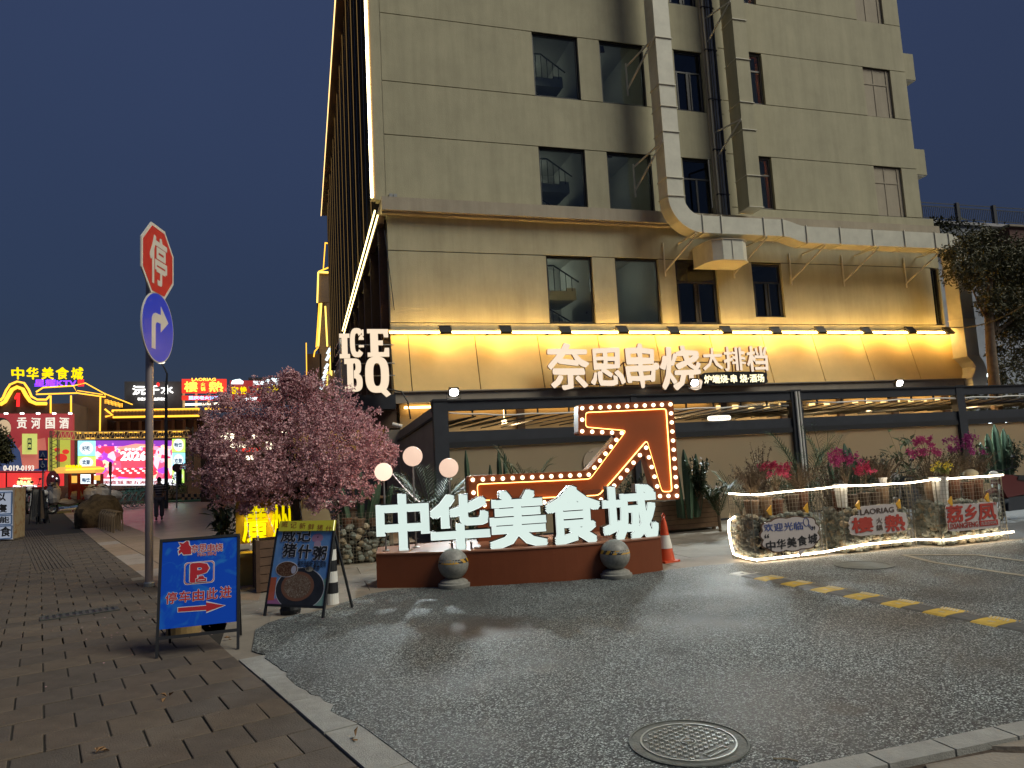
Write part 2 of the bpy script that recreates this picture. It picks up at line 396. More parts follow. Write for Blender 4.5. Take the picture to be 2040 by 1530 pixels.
# sidewalk pavers
sw = sheet('sidewalk', swp, -.012, M_joint, .02)
RD = KN; PL, PW = .355, .375       # pavers: rows square to the kerb
pm = []
for v_ in range(8):
    s_ = MB(); g_ = .006; t_ = rnd.uniform(.002, .004)
    x0, x1, y0, y1 = g_, PL-g_, g_, PW-g_
    s_.add([(x0, y0, -.02), (x1, y0, -.02), (x1, y1, -.02), (x0, y1, -.02), (x0, y0, -t_), (x1, y0, -t_), (x1, y1, -t_), (x0, y1, -t_),
            (x0+.006, y0+.006, 0), (x1-.006, y0+.006, 0), (x1-.006, y1-.006, 0), (x0+.006, y1-.006, 0)],
           [(0, 1, 5, 4), (1, 2, 6, 5), (2, 3, 7, 6), (3, 0, 4, 7), (4, 5, 9, 8), (5, 6, 10, 9), (6, 7, 11, 10), (7, 4, 8, 11), (8, 9, 10, 11)])
    pm.append(s_.mesh('paver', M_paver[v_ % 4]))
cand = []
for j in range(-14, 60):
    for i in range(-46, 3):
        a = j*PW; b = -(i+1)*-PL - (PL*.5 if j % 2 else 0)
        b = (i)*PL+(PL*.5 if j % 2 else 0)-PL
        c_ = kp(a+PW/2, min(b+PL/2, -.1))
        if not inpoly(c_.x, c_.y, swp): continue
        if c_.y < 2.6: continue
        half = False
        if b+PL > .01 and a < 5:
            if b > -PL*.75 and b < -.1: half = True
            else: continue
        d_ = (c_-O).length
        f_ = (c_-O).dot(fw); xx = (c_-O).dot(rt)/max(f_, .01)
        if f_ < 1 or abs(xx) > .85: continue
        cand.append((d_, a, b, half))
cand.sort()
Tk = M(((KN.x, KD.x, 0, 0), (KN.y, KD.y, 0, 0), (0, 0, 1, 0), (0, 0, 0, 1)))
rest = MB()
drain = gd(160, 1222)
for k, (d_, a, b, half) in enumerate(cand):
    T = M.Translation(kp(a, b, rnd.uniform(-.003, .002))) @ Tk @ M.Rotation(rnd.gauss(0, .004), 4, 'Z') @ M.Rotation(rnd.gauss(0, .003), 4, 'X') @ (M.Diagonal((.5, 1, 1, 1)) if half else M())
    if k < 298: link('paver', rnd.choice(pm), sw, mtx=T)
    elif d_ < 42:
        rest.m = k % 4; rest.box((.006, .006, -.02), (PL-.006, PW-.006, 0), T)
rest.build('distant_pavers', M_paver, sw, kind='stuff')
# ribbed tactile strip
ta = MB(); A0, A1 = gd(60, 1060), gd(120, 1133); A2, A3 = gd(68, 1060), gd(75, 1133)
ta_d = (gd(60, 1058)-gd(110, 1134)); ta_n = V((ta_d.y, -ta_d.x, 0)).normalized(); ta_l = ta_d.length; ta_d = ta_d.normalized(); p0 = gd(112, 1134)
for k in range(9):
    a = p0+ta_n*(k*.07-.3); ta.bar((a.x, a.y, .004), (a.x+ta_d.x*ta_l, a.y+ta_d.y*ta_l, .004), .035, .012)
for k in range(7):
    a = p0-ta_d*.1+ta_n*(k*.09-.3)
    for q in range(5): ta.ball(a-ta_d*q*.08+V((0, 0, .002)), .02, 6, 4, (1, 1, .4))
tag(ta.build('tactile_paving', M_paver[1], kind='structure'), 'ribbed tactile guiding strip in the brown sidewalk beside the far menu board', 'paving')
# kerb stones
kb = MB(); kb.m = 0
kerb = MB(); a_, b_, c_, d_ = kp(-6.5, .0), kp(1.35, .0), kp(1.35, .24), kp(-6.5, .24)
kerb.prism([tuple(p)[:2] for p in (a_, b_, c_, d_)], M.Translation((0, 0, -.015)), 0, .1); kerb = kerb.build('kerb', M_joint, kind='structure')
ks = MB(); ks.box((.012, .004, -.05), (.238, .742, .004)); km = ks.mesh('kerb_stone', M_kerb)
for k in range(-7, 3):
    link('kerb_stone', km, kerb, mtx=M.Translation(kp(-.9+k*.75, 0, rnd.uniform(-.003, .003))) @ Tk @ M.Rotation(rnd.gauss(0, .006), 4, 'Z'))
# kerb at the right near corner, running along X
k2 = MB(); k2.prism([(2.2, 3.165), (8, 3.165), (8, 3.0), (2.2, 2.85)], M.Translation((0, 0, -.01)), 0, .1); k2 = k2.build('kerb_right', M_joint, kind='structure')
for i in range(7):
    s_ = MB(); x = 2.3+i*.42; y0 = 3.03 if i < 5 else 3.03
    s_.box((x+.005, 3.02, -.05), (x+.412, 3.165, .03+(.02 if i > 3 else 0))); s_.build('kerb_stone', M_kerb, k2)
k3 = MB(); k3.prism([(2.2, 3.01), (9, 3.01), (9, -3), (1.9, -3)], M.Translation((0, 0, .0)), 0, .02)
k3.build('earth_verge', mat('earth', (.085, .062, .045), .95, var=.45, vs=5, bump=1, bs=25), kind='structure')
k4 = MB(); k4.prism([(2.9, 2.98), (3.3, 2.96), (3.5, 2.85), (3.2, 2.6), (2.7, 2.7)], M.Translation((0, 0, .012)), 0, .02)
k4.prism([(3.35, 3.0), (3.9, 3.0), (4.0, 2.9), (3.55, 2.9)], M.Translation((0, 0, .02)), 0, .02)
k4.build('verge_slabs', M_conc, kind='structure')
# plaza beyond
pl = [tuple(gd(112, 1008))[:2], tuple(gd(200, 1087))[:2], tuple(gd(288, 1151))[:2], tuple(kp(3.0, .75))[:2], (-.6, 9.0), (-.6, 18), (2.2, 18), (2.2, 110), (-90, 110), (-60, 60)]
sheet('plaza', pl, -.008, M_plaza, .015)
# granite border between sidewalk and plaza: individual stones
bl = [gd(112, 1008), gd(150, 1045), gd(200, 1087), gd(288, 1151), kp(2.2, .6)]
bl[4] = gd(345, 1192)
bo = MB(); bo.box((bl[0].x, bl[0].y, -.02), (bl[0].x+.1, bl[0].y+.1, -.018)); bo = bo.build('granite_border', M_joint, kind='structure')
gm = [mat('granite_%d' % i, c, .7, var=.15, vs=4, bump=.3) for i, c in enumerate([(.32, .23, .16), (.36, .30, .25), (.34, .21, .17), (.29, .21, .14)])]
for i in range(len(bl)-1):
    a, b = bl[i], bl[i+1]; L_ = (b-a).length; n = max(1, int(L_/1.1)); d_ = (b-a)/L_; nn = V((-d_.y, d_.x, 0)); nn = nn if nn.x > 0 else -nn
    for k in range(n):
        for r_ in range(2):
            s_ = MB(); p = a+d_*(L_*k/n+r_*.3); q = a+d_*(L_*(k+1)/n-.02+r_*.3)
            o0, o1 = (.0, .48) if r_ == 0 else (.5, 1.45)
            s_.prism([tuple(v)[:2] for v in (p+nn*o0, q+nn*o0, q+nn*o1, p+nn*o1)], M.Translation((0, 0, .004)), 0, .02)
            s_.build('border_stone', rnd.choice(gm if r_ == 0 else gm[:1]+gm[3:]), bo)
# coloured low kerb bands on the far plaza
for nm, colr, pts, wd in (('green_band', (.10, .26, .12), [(112, 1009), (200, 1004), (300, 1001), (420, 997), (520, 990)], 2.0), ('blue_band', (.09, .16, .30), [(112, 1014), (140, 1013), (170, 1009), (190, 1006)], .9), ('yellow_band', (.36, .28, .10), [(128, 1022), (140, 1017), (165, 1014), (185, 1013)], .7)):
    mb = MB(); P_ = [gd(*p) for p in pts]
    for i in range(len(P_)-1):
        a, b = P_[i], P_[i+1]; d_ = (b-a).normalized(); nn = V((-d_.y, d_.x, 0))*wd/2
        mb.add([a-nn, b-nn, b+nn, a+nn, a-nn+V((0, 0, .12)), b-nn+V((0, 0, .12)), b+nn+V((0, 0, .12)), a+nn+V((0, 0, .12))], [(4, 5, 6, 7), (0, 1, 5, 4), (1, 2, 6, 5), (2, 3, 7, 6), (3, 0, 4, 7)])
    mb.build(nm, mat(nm, colr, .7, var=.15, vs=2), kind='structure')
# painted parking lines
mb = MB()
for a, b in (((1800, 1107), (1945, 1107)), ((1945, 1107), (2060, 1122)), ((1860, 1122), (2060, 1152)), ((1800, 1107), (1860, 1122))):
    a = gd(*a); b = gd(*b); mb.bar((a.x, a.y, .012), (b.x, b.y, .012), .09, .003)
mb.build('road_marking', mat('worn_line_paint', (.30, .27, .20), .8, var=.35, vs=9), kind='structure')
# parking surface behind the gabions on the right
sheet('parking_ground', [(10.45, 8.5), (60, 8.5), (60, 60), (20.8, 60), (20.8, 17.8), (10.45, 17.8)], .003, mat('parking_concrete', (.16, .165, .17), .6, var=.2, vs=.8, bump=.3), .01)

# ================================================================== corner building
bd = thing('corner_building', 'tall cream plaster corner building with gold edge lights and warm lit awning', 'building', (2.2, 18, 0))
XL, XS, XR = 2.2, 12.6, 19.86
WIN = []
def panel(x0, x1, z0, z1, y=18.0, m=M_plas):
    if x1-x0 < .02 or z1-z0 < .02: return
    MB().box((x0, y, z0), (x1, y+.25, z1)).build('wall_panel', m, bd)
def band(xa, xb, z0, z1, wins, y=18.0):
    x = xa
    for (a, b, c, d_, kd) in sorted(wins):
        panel(x, a-.012, z0, z1, y)
        if c-z0 > .05: panel(a-.012, b+.012, z0, c, y)
        if z1-d_ > .05: panel(a-.012, b+.012, d_, z1, y)
        WIN.append((a, b, c, d_, kd, y)); x = b+.012
    panel(x, xb, z0, z1, y)
LB = [(3.4, 5.27, []), (5.295, 7.18, [(6.53, 7.88, 5.295, 7.18, 'stair'), (8.6, 9.95, 5.295, 7.18, 'plain'), (10.51, 11.87, 5.295, 7.18, 'sash')]), (7.205, 8.53, []),
      (8.555, 10.33, [(6.5, 7.88, 8.555, 10.33, 'stair'), (8.58, 9.98, 8.555, 10.33, 'plain'), (11.03, 11.98, 8.555, 10.33, 'open')]), (10.355, 11.83, []),
      (11.855, 13.76, [(6.5, 7.88, 11.855, 13.76, 'stair'), (8.58, 9.98, 11.855, 13.76, 'plain'), (11.03, 11.98, 11.855, 13.76, 'sash')]), (13.785, 15.28, []),
      (15.305, 17.2, [(6.5, 7.88, 15.305, 17.2, 'stair'), (8.58, 9.98, 15.305, 17.2, 'plain'), (11.03, 11.98, 15.305, 17.2, 'sash')]), (17.225, 20.3, [])]
RB = [(3.4, 5.27, []), (5.295, 7.18, [(13.1, 14.13, 5.5, 7.15, 'sash')]), (7.205, 8.88, []),
      (8.905, 10.57, [(13.27, 14.15, 8.905, 10.57, 'curtain'), (18.09, 19.2, 8.905, 10.57, 'blind')]), (10.595, 12.29, []),
      (12.315, 14.0, [(13.27, 14.15, 12.315, 14.0, 'curtain'), (18.09, 19.2, 12.315, 14.0, 'blind')]), (14.025, 15.66, []),
      (15.685, 17.4, [(13.27, 14.15, 15.685, 17.4, 'curtain'), (18.09, 19.2, 15.685, 17.4, 'blind')]), (17.425, 20.3, [])]
for z0, z1, ws in LB: band(XL, XS, z0, z1, ws)
for z0, z1, ws in RB:
    if z0 < 8: band(XS, 20.3, z0, z1, ws+([(19.93, 20.24, 5.3, 7.18, 'plain')] if ws and z0 < 6 else []))
    else: band(XS, XR, z0, z1, ws)
mb = MB()      # dark backing of the recessed joints, clear of the window openings
for zs, B_ in ((LB, (XL+.02, XS)), (RB, (XS, XR-.02))):
    for z0, z1, ws in zs[1:]: mb.box((B_[0], 18.035, z0-.03), (B_[1], 18.06, z0+.004))
mb.build('joint_backing', M_seam, bd)
def win(a, b, c, d_, kd, y):
    f_ = MB(); t = .05; dp = y+.08
    if kd == 'blind':
        f_.box((a, y+.07, c), (b, y+.14, d_)); fo = f_.build('blind_window', M_plas2, bd)
        g_ = MB(); mz = c+(d_-c)*.68; mxx = (a+b)/2-.12
        g_.box((a+.02, y+.055, mz-.02), (b-.12, y+.068, mz+.02)); g_.box((mxx-.012, y+.055, c), (mxx+.012, y+.069, mz-.02)); g_.box((mxx-.012, y+.055, mz+.02), (mxx+.012, y+.069, d_))
        g_.box((b-.15, y+.05, c), (b-.12, y+.067, d_))
        g_.build('mullion', M_plas2, fo); return
    for q in (((a, dp, c), (a+t, dp+.07, d_)), ((b-t, dp, c), (b, dp+.07, d_)), ((a+t, dp, c), (b-t, dp+.07, c+t)), ((a+t, dp, d_-t), (b-t, dp+.07, d_))): f_.box(*q)
    mid = (a+b)/2
    if kd in ('sash', 'open', 'curtain'):
        tz = d_-(d_-c)*.34
        f_.box((a+t, dp+.01, tz-.025), (b-t, dp+.06, tz+.025)); f_.box((mid-.03, dp+.012, c+t), (mid+.03, dp+.058, tz-.025))
        if kd == 'curtain': f_.box((mid-.02, dp+.012, tz+.025), (mid+.02, dp+.058, d_-t))
        if kd == 'sash':
            for u, v_ in ((a+t, mid-.03), (mid+.03, b-t)):
                f_.box((u+.01, dp-.01, c+t+.01), (u+.05, dp+.035, tz-.04)); f_.box((v_-.05, dp-.01, c+t+.01), (v_-.01, dp+.035, tz-.04))
    fo = f_.build('window', M_blk if kd != 'curtain' else mat('bronze_frame', (.10, .085, .07), .5), bd)
    MB().box((a+t, dp+.03, c+t), (b-t, dp+.036, d_-t)).build('pane', M_glass, fo)
    if kd == 'open':
        s_ = MB(); s_.bar((b-.02, y+.1, c+.1), (b-.35, y-.42, c+.1), .04, .04); s_.bar((b-.02, y+.1, d_-.2), (b-.35, y-.42, d_-.2), .04, .04)
        s_.bar((b-.35, y-.42, c+.1), (b-.35, y-.42, d_-.2), .04, .04); s_.build('open_sash', M_blk, fo)
    if kd == 'curtain':
        cu = MB(); n = 14; x0 = mid+.05; x1 = b-.02
        for k in range(n):
            xa = x0+(x1-x0)*k/n; xb = x0+(x1-x0)*(k+1)/n; ya = y+.32+.04*math.sin(k*1.9); yb = y+.32+.04*math.sin((k+1)*1.9)
            cu.add([(xa, ya, c), (xb, yb, c), (xb, yb, d_), (xa, ya, d_)], [(0, 1, 2, 3)])
        cu.build('curtain', M_curt, fo)
for q in WIN: win(*q)
# rooms behind the windows
M_warmroom = mat('warm_room', (.40, .22, .10), .9, var=.1, vs=1)
def room(a, b, c, d_, yb, m, name='room'):
    r_ = MB(); y0 = 18.26
    r_.add([(a, y0, c), (b, y0, c), (b, yb, c), (a, yb, c), (a, y0, d_), (b, y0, d_), (b, yb, d_), (a, yb, d_)], [(0, 1, 2, 3), (4, 7, 6, 5), (0, 3, 7, 4), (1, 5, 6, 2), (3, 2, 6, 7)])
    return r_.build(name, m, bd)
for (c, d_) in ((5.2, 7.3), (8.45, 10.5), (11.75, 13.9), (15.2, 17.3)):
    room(6.0, 8.1, c-.2, d_+.4, 21.2, M_room, 'stairwell'); room(8.12, 10.1, c-.2, d_+.4, 21.2, M_room, 'stairwell_hall')
    lz = c+1.0
    MB().box((6.02, 19.0, lz), (7.75, 20.4, lz+.12)).box((7.45, 19.0, lz+.12), (7.75, 20.4, lz+.34)).box((6.02, 18.97, lz-.02), (7.75, 19.0, lz+.24)).build('stair_landing', M_stair, bd)
    st = MB()
    for k in range(7): st.box((6.9+.16*k, 19.2, c-.2), (7.06+.16*k-.001, 20.3, c+.75-.14*k))
    st.build('stair_flight', M_stair, bd)
    ra = MB(); ra.tube([(6.1, 19.0, lz+.95), (7.1, 19.0, lz+1.0), (7.9, 19.1, lz+.55)], .022, 6)
    for k in range(9): ra.tube([(6.2+.18*k, 19.0, lz+.2), (6.2+.18*k, 19.0, lz+.95-(max(0, k-5)*.09))], .011, 5)
    ra.tube([(6.7, 18.95, c+.8), (7.9, 18.95, c+.1)], .02, 6)
    for k in range(6): ra.tube([(6.8+.18*k, 18.95, c-.1), (6.8+.18*k, 18.95, c+.74-.105*k)], .01, 5)
    ra.build('stair_railing', M_blk, bd)
    li_ = bpy.data.lights.new('stair_light', 'POINT'); li_.energy = 9 if c < 6 else 3.5; li_.color = (.95, 1, .85); li_.shadow_soft_size = .1
    lo = bpy.data.objects.new('lamp_light', li_); C.objects.link(lo); lo.parent = bd; lo.location = (7.0-2.2, 20.7-18, d_-.1)
    li2 = li_.copy(); li2.energy *= .45; lo = bpy.data.objects.new('lamp_light', li2); C.objects.link(lo); lo.parent = bd; lo.location = (8.9-2.2, 20.0-18, d_-.1)
    MB().box((6.7, 20.6, d_+.05), (7.3, 20.8, d_+.1)).build('stair_lamp', glow('stair_lamp', (.95, 1, .85), 1.5), bd); MB().box((8.6, 19.9, d_+.05), (9.2, 20.1, d_+.1)).build('stair_lamp', glow('stair_lamp', (.95, 1, .85), 1.5), bd)
    dr = MB(); dr.box((9.2, 21.0, c-.2), (9.8, 21.15, c+1.15)); dr.bar((8.15, 19.1, c+.75), (9.6, 19.1, c-.1), .06, .3); dr.bar((8.15, 19.0, d_+.1), (9.2, 19.0, d_+.35-1.0+.9), .05, .2)
    dr.build('hall_door', M_brown, bd)
    room(10.3, 12.4, c-.2, d_+.4, 20.5, M_blk2, 'dark_room')
for (c, d_, lit) in ((8.7, 10.8, 1), (12.1, 14.2, .6), (15.5, 17.6, 1)):
    room(13.0, 14.6, c, d_, 20, M_warmroom, 'warm_room')
    MB().ball((13.55, 19.2, d_-.45), .09, 10, 6).build('ceiling_lamp', glow('room_lamp_glow', (1, .55, .22), 9), bd)
    MB().box((13.0, 18.8, d_-.9), (13.7, 18.86, d_-.02)).build('pelmet', mat('pelmet_wood', (.22, .15, .09), .8), bd)
room(12.9, 14.4, 5.2, 7.4, 20, M_blk2, 'dark_room'); room(19.9, 20.28, 5.2, 7.4, 19, M_blk2, 'dark_room')
# dark body of the building
MB().box((XL+.05, 22, .0), (XR-.05, 52, 20.4)).box((XL+.3, 18.3, 20.0), (XR-.05, 22, 20.4)).box((XR-.25, 18.26, 7.5), (XR, 22, 20.2)).build('building_core', M_plas, bd)
MB().box((XL+.3, 18.3, 3.3), (20.2, 22, 3.4)).build('first_floor_slab', M_room, bd)
# cornice over the first floor, running round the corner
cn = MB(); cn.box((2.05, 17.72, 8.18), (20.2, 17.995, 8.53)); cn.box((2.05, 17.82, 8.12), (20.2, 17.995, 8.175)); cn.box((2.05, 18.0, 8.18), (2.19, 34, 8.53))
cn.build('cornice', M_plas2, bd)
# left side facade: dark glass with vertical fins and thin gold light lines
MB().box((2.22, 18.26, 8.5), (2.26, 52, 20.3)).build('side_glazing', M_dglass, bd)
MB().box((1.95, 18.01, 8.54), (2.2, 18.3, 20.3)).build('corner_pier', M_plas, bd)
fin = MB(); fin.box((-.28, 0, 0), (0, .14, 11.7)); finm = fin.mesh('fin', mat('fin_metal', (.07, .06, .045), .5, var=.1))
ld = MB(); ld.box((-.295, -.008, 0), (-.283, 0, 11.6)); ldm = ld.mesh('fin_light', G_goldd)
ld2 = MB()
for k in range(5):
    z0 = k*2.35+.1; ld2.box((-.295, -.008, z0), (-.283, 0, z0+1.5))
ldm2 = ld2.mesh('fin_light', G_goldd)
for k in range(26):
    o = link('fin', finm, bd, mtx=M.Translation((0.02, 1.3+k*1.25, 8.55)))
    if k % 2 == 0: link('fin_light', ldm, o)
    if k % 2 == 0: MB().box((2.16, 18+1.5+k*1.25, 8.6), (2.21, 18+2.35+k*1.25, 20.1)).build('side_panel', M_blk2 if k % 4 else M_brown, bd)
MB().box((1.62, 18.2, 20.3), (2.3, 52.3, 20.55)).build('eave', M_brown, bd)
MB().box((1.56, 18.2, 20.27), (1.60, 52.3, 20.33)).build('eave_light', glow('eave_led', (1, .62, .22), 1.1), bd)
for k in range(12):
    MB().box((2.1, 19+k*2.7, 19.55), (2.18, 19.1+k*2.7, 19.65)).build('eave_uplight', glow('eave_spot', (1, .5, .12), 6), bd)
MB().box((1.80, 17.96, 8.58), (1.86, 18.0, 20.2)).build('corner_light', glow('corner_led', (1, .80, .45), 6), bd)
MB().box((1.90, 17.97, 8.58), (1.92, 18.0, 20.2)).build('corner_light', G_goldd, bd)
MB().box((1.80, 18.001, 8.55), (1.95, 18.2, 20.3)).build('corner_trim', M_plas2, bd)
for zz, xx in ((8.02, 1.93), (8.14, 1.86)):
    MB().box((xx, 17.0+.8, zz), (xx+.03, 34, zz+.035)).build('podium_light', glow('podium_led', (1, .78, .3), 3.2), bd)
MB().box((1.96, 18.01, 7.9), (2.12, 34, 8.11)).build('podium_soffit', M_brown, bd)
MB().box((2.3, 18.3, 3.0), (2.45, 34, 7.9)).build('podium_side_wall', M_brown, bd)
for k in range(6):
    MB().box((2.22, 18.8+k*2.4, 3.8), (2.28, 20.3+k*2.4, 7.2)).build('podium_window', M_dglass, bd)
    MB().box((2.0, 18.35+k*2.4, 3.2), (2.3, 18.5+k*2.4, 7.9)).build('podium_pier', M_brown, bd)
MB().bar((2.12, 17.95, 7.7), (2.3, 17.95, 5.6), .02, .02).build('cable', M_blk, bd)
# ledge, awning, light strip
MB().box((2.1, 17.72, 4.98), (20.32, 17.995, 5.04)).build('awning_ledge', M_awtrim, bd)
MB().tube([(2.12, 17.60, 4.96), (20.3, 17.60, 4.96)], .022, 8).build('awning_light_strip', G_warm, bd)
for k in range(24): MB().box((2.3+k*.78, 17.62, 4.955), (2.32+k*.78, 17.72, 4.975)).build('strip_clip', M_awtrim, bd)
xs = [2.15, 2.6, 4.34, 6.06, 7.8, 9.55, 11.3, 13.06, 14.83, 16.62, 18.38, 20.2]
sl = [0]*11+[.5]
for i in range(11):
    a, b = xs[i]+.012, xs[i+1]-.012; b2 = b+(.5 if i == 10 else 0); t = .04
    yt, zt, yb, zb = 17.78, 4.9, 17.38, 3.42
    MB().add([(a, yt, zt), (b, yt, zt), (b2, yb, zb), (a, yb, zb), (a, yt+t, zt), (b, yt+t, zt), (b2, yb+t, zb), (a, yb+t, zb)],
             [(0, 3, 2, 1), (4, 5, 6, 7), (0, 1, 5, 4), (1, 2, 6, 5), (2, 3, 7, 6), (3, 0, 4, 7)]).build('awning_panel', M_awn, bd)
for i in range(1, 11):
    MB().bar((xs[i], 17.83, 4.9), (xs[i], 17.43, 3.42), .03, .02).build('awning_rib', M_seam, bd)
MB().box((2.15, 17.28, 3.14), (20.75, 17.42, 3.40)).box((2.15, 17.22, 3.40), (20.75, 17.50, 3.43)).build('awning_fascia', M_awtrim, bd)
MB().add([(20.2, 17.79, 4.9), (20.7, 17.4, 3.42), (20.7, 17.98, 3.42), (20.3, 17.98, 4.9)], [(0, 1, 2, 3)]).build('awning_end', M_awn, bd)
# ground floor behind the pergola
gfl = MB(); gfl.box((2.3, 17.6, 0), (20.3, 17.7, 3.14)); gfl.build('ground_floor_wall', mat('gf_wall', (.40, .30, .16), .8, var=.1, vs=2), bd)
for k in range(9): MB().box((3.3+k*2, 17.5, 0), (3.5+k*2, 17.6, 3.1)).build('pilaster', M_brown, bd)
for k in range(16): MB().box((11.2+k*.52, 17.52, 2.62), (11.36+k*.52, 17.58, 2.85)).build('soffit_lamp', glow('soffit_lamp', (1, .66, .25), 1.0), bd)
MB().box((2.4, 17.44, 3.02), (10.9, 17.5, 3.07)).box((14.5, 17.44, 3.02), (20, 17.5, 3.07)).build('cove_light', glow('cove', (1, .6, .2), 5), bd)

# floodlights over the awning
fl0 = thing('floodlight', 'x', 'floodlight', (3.46, 17.3, 4.93), 0, 'black floodlights on arms along the awning top')
b_ = MB(); T = M.Translation((0, -.06, .02)) @ M.Rotation(R(48), 4, 'X')
b_.box((-.15, -.13, -.03), (.15, .13, .03), T); b_.build('lamp_head', M_blk, fl0, world=False)
b_ = MB(); b_.box((-.13, -.11, -.036), (.13, .11, -.031), T); b_.build('lamp_glass', glow('flood_glass', (1, .72, .34), 6), fl0, world=False)
b_ = MB(); b_.tube([(-.17, 0, 0), (-.17, .0, .14), (.17, 0, .14), (.17, 0, 0)], .01, 5); b_.tube([(0, 0, .14), (-.35, .66, -.0)], .014, 6); b_.build('arm', M_blk, fl0, world=False)
fx = [3.46, 5.03, 6.66, 8.31, 9.85, 11.51, 13.15, 14.71, 16.36, 18.03, 19.51]
names = ['first floodlight from the left, beside the ICE letters', 'second floodlight from the left, over blank awning', 'third floodlight, over the first big sign character', 'fourth floodlight, over the second big sign character', 'fifth floodlight, over the third big sign character', 'sixth floodlight, over the fourth big sign character', 'seventh floodlight, over the small sign characters', 'eighth floodlight, just right of the sign characters', 'ninth floodlight, below the wide blank wall', 'tenth floodlight, last but one on the right', 'rightmost floodlight, beside the drop of the duct']
for i, x in enumerate(fx):
    lb = 'black ' + names[i]
    if i == 0: fl0['label'] = lb; f_ = fl0
    else: f_ = copy_tree(fl0, lb, (x, 17.3, 4.93+(.01 if i % 2 else -.01)))
    sl_ = bpy.data.lights.new('flood_beam', 'SPOT'); sl_.energy = 9; sl_.color = (1, .60, .15); sl_.spot_size = R(178); sl_.spot_blend = 1; sl_.shadow_soft_size = .1
    lo = bpy.data.objects.new('beam', sl_); C.objects.link(lo); lo.parent = f_; lo.location = (0, .0, -.06)
    lo.rotation_euler = (R(92), 0, 0)

# ================================================================== air ducts
def boxsweep(mb, pts, w_, h, sides):
    """square duct through pts; sides = list of (a, b) half-extent axes per point"""
    k0 = len(mb.v)
    for p, (a, b) in zip(pts, sides):
        p = V(p); a = V(a)*w_/2; b = V(b)*h/2
        mb.v += [p-a-b, p+a-b, p+a+b, p-a+b]
    for i in range(len(pts)-1):
        for j in range(4):
            q = k0+i*4; mb.f.append((q+j, q+(j+1) % 4, q+4+(j+1) % 4, q+4+j)); mb.mi.append(mb.m)
    n = len(pts)-1
    mb.f += [(k0+3, k0+2, k0+1, k0), (k0+n*4, k0+n*4+1, k0+n*4+2, k0+n*4+3)]; mb.mi += [mb.m]*2
def arc_pts(c, r, a0, a1, n, ax, ay):
    return [(V(c)+V(ax)*r*math.cos(a)+V(ay)*r*math.sin(a), V(ax)*math.cos(a)+V(ay)*math.sin(a)) for a in [a0+(a1-a0)*i/n for i in range(n+1)]]
du = thing('exhaust_duct', 'big square sheet metal duct dropping down the wall and turning right above the awning', 'air duct', (10.1, 17.3, 8))
YC = 17.25; DY = V((0, 1, 0)); DW = .5
XV = 10.12
pts = []; sd = []
def flange_v(x, z, y=YC, w_=DW): 
    b = MB(); b.box((x-w_/2-.025, y-DW/2-.03, z-.012), (x+w_/2+.025, y+DW/2+.02, z+.012)); return b
segs = [19.9, 18.2, 16.6, 15.0, 13.42, 12.0, 11.35, 10.6, 9.25, 8.72]
for i in range(len(segs)-1):
    MB().box((XV-DW/2, YC-DW/2, segs[i+1]+.003), (XV+DW/2, YC+DW/2, segs[i]-.003)).build('duct_section', M_duct, du)
    flange_v(XV, segs[i+1]).build('flange', M_ductf, du)
# elbow: from down to right
ec = (XV+.78, YC, 8.72)
ap = arc_pts(ec, .78, PI, PI*1.5, 10, (1, 0, 0), (0, 0, 1))
mb = MB(); boxsweep(mb, [p for p, r_ in ap], DW, DW, [(r_*1.0, DY) for p, r_ in ap]); mb.build('duct_elbow', M_duct, du)
zc = 7.94; xb = XV+.78
def hseg(x0, z0, x1, z1, nm='duct_section'):
    mb = MB(); boxsweep(mb, [(x0+.003, YC, z0), (x1-.003, YC, z1)], DW, DW, [((0, 0, 1), DY)]*2); mb.build(nm, M_duct, du)
def flange_h(x, z): MB().box((x-.012, YC-DW/2-.03, z-DW/2-.025), (x+.012, YC+DW/2+.02, z+DW/2+.03)).build('flange', M_ductf, du)
hx = [xb, 11.5, 12.9, 13.55]
for i in range(3): hseg(hx[i], zc, hx[i+1], zc); flange_h(hx[i], zc)
flange_h(13.55, zc)
sp_ = []; 
for i in range(9):
    t = i/8; sp_.append((13.55+.8*t, YC, zc-.17*(t*t*(3-2*t))))
mb = MB(); boxsweep(mb, sp_, DW, DW, [((0, 0, 1), DY)]*9); mb.build('duct_offset', M_duct, du)
zc2 = zc-.17; hx = [14.35, 15.55, 16.75, 17.95, 19.15, 19.7]
for i in range(5): hseg(hx[i], zc2, hx[i+1], zc2); flange_h(hx[i], zc2)
flange_h(19.7, zc2)
XD = 20.12
ap = arc_pts((19.7, YC, zc2-.42), .42, PI*.5, 0, 8, (1, 0, 0), (0, 0, 1))
mb = MB(); boxsweep(mb, [p for p, r_ in ap], DW, DW, [(r_, DY) for p, r_ in ap]); mb.build('duct_elbow', M_duct, du)
zs_ = [zc2-.42, 6.55, 5.3, 4.1]
for i in range(3):
    MB().box((XD-DW/2, YC-DW/2, zs_[i+1]+.003), (XD+DW/2, YC+DW/2, zs_[i]-.003)).build('duct_section', M_duct, du); flange_v(XD, zs_[i+1]).build('flange', M_ductf, du)
mb = MB(); pp = [(XD, 4.1, .5), (XD+.1, 3.98, .56), (XD+.22, 3.78, .62), (XD+.22, 3.5, .66), (XD+.05, 3.3, .6), (XD-.15, 3.2, .4)]
boxsweep(mb, [(x, YC, z) for x, z, _ in pp], 1, DW, [(V((math.cos(t), 0, -math.sin(t)))*wd, DY) for (x, z, wd), t in zip(pp, (0, .15, .5, 1.0, 1.3, 1.5))])
mb.build('duct_outlet_elbow', M_duct, du)
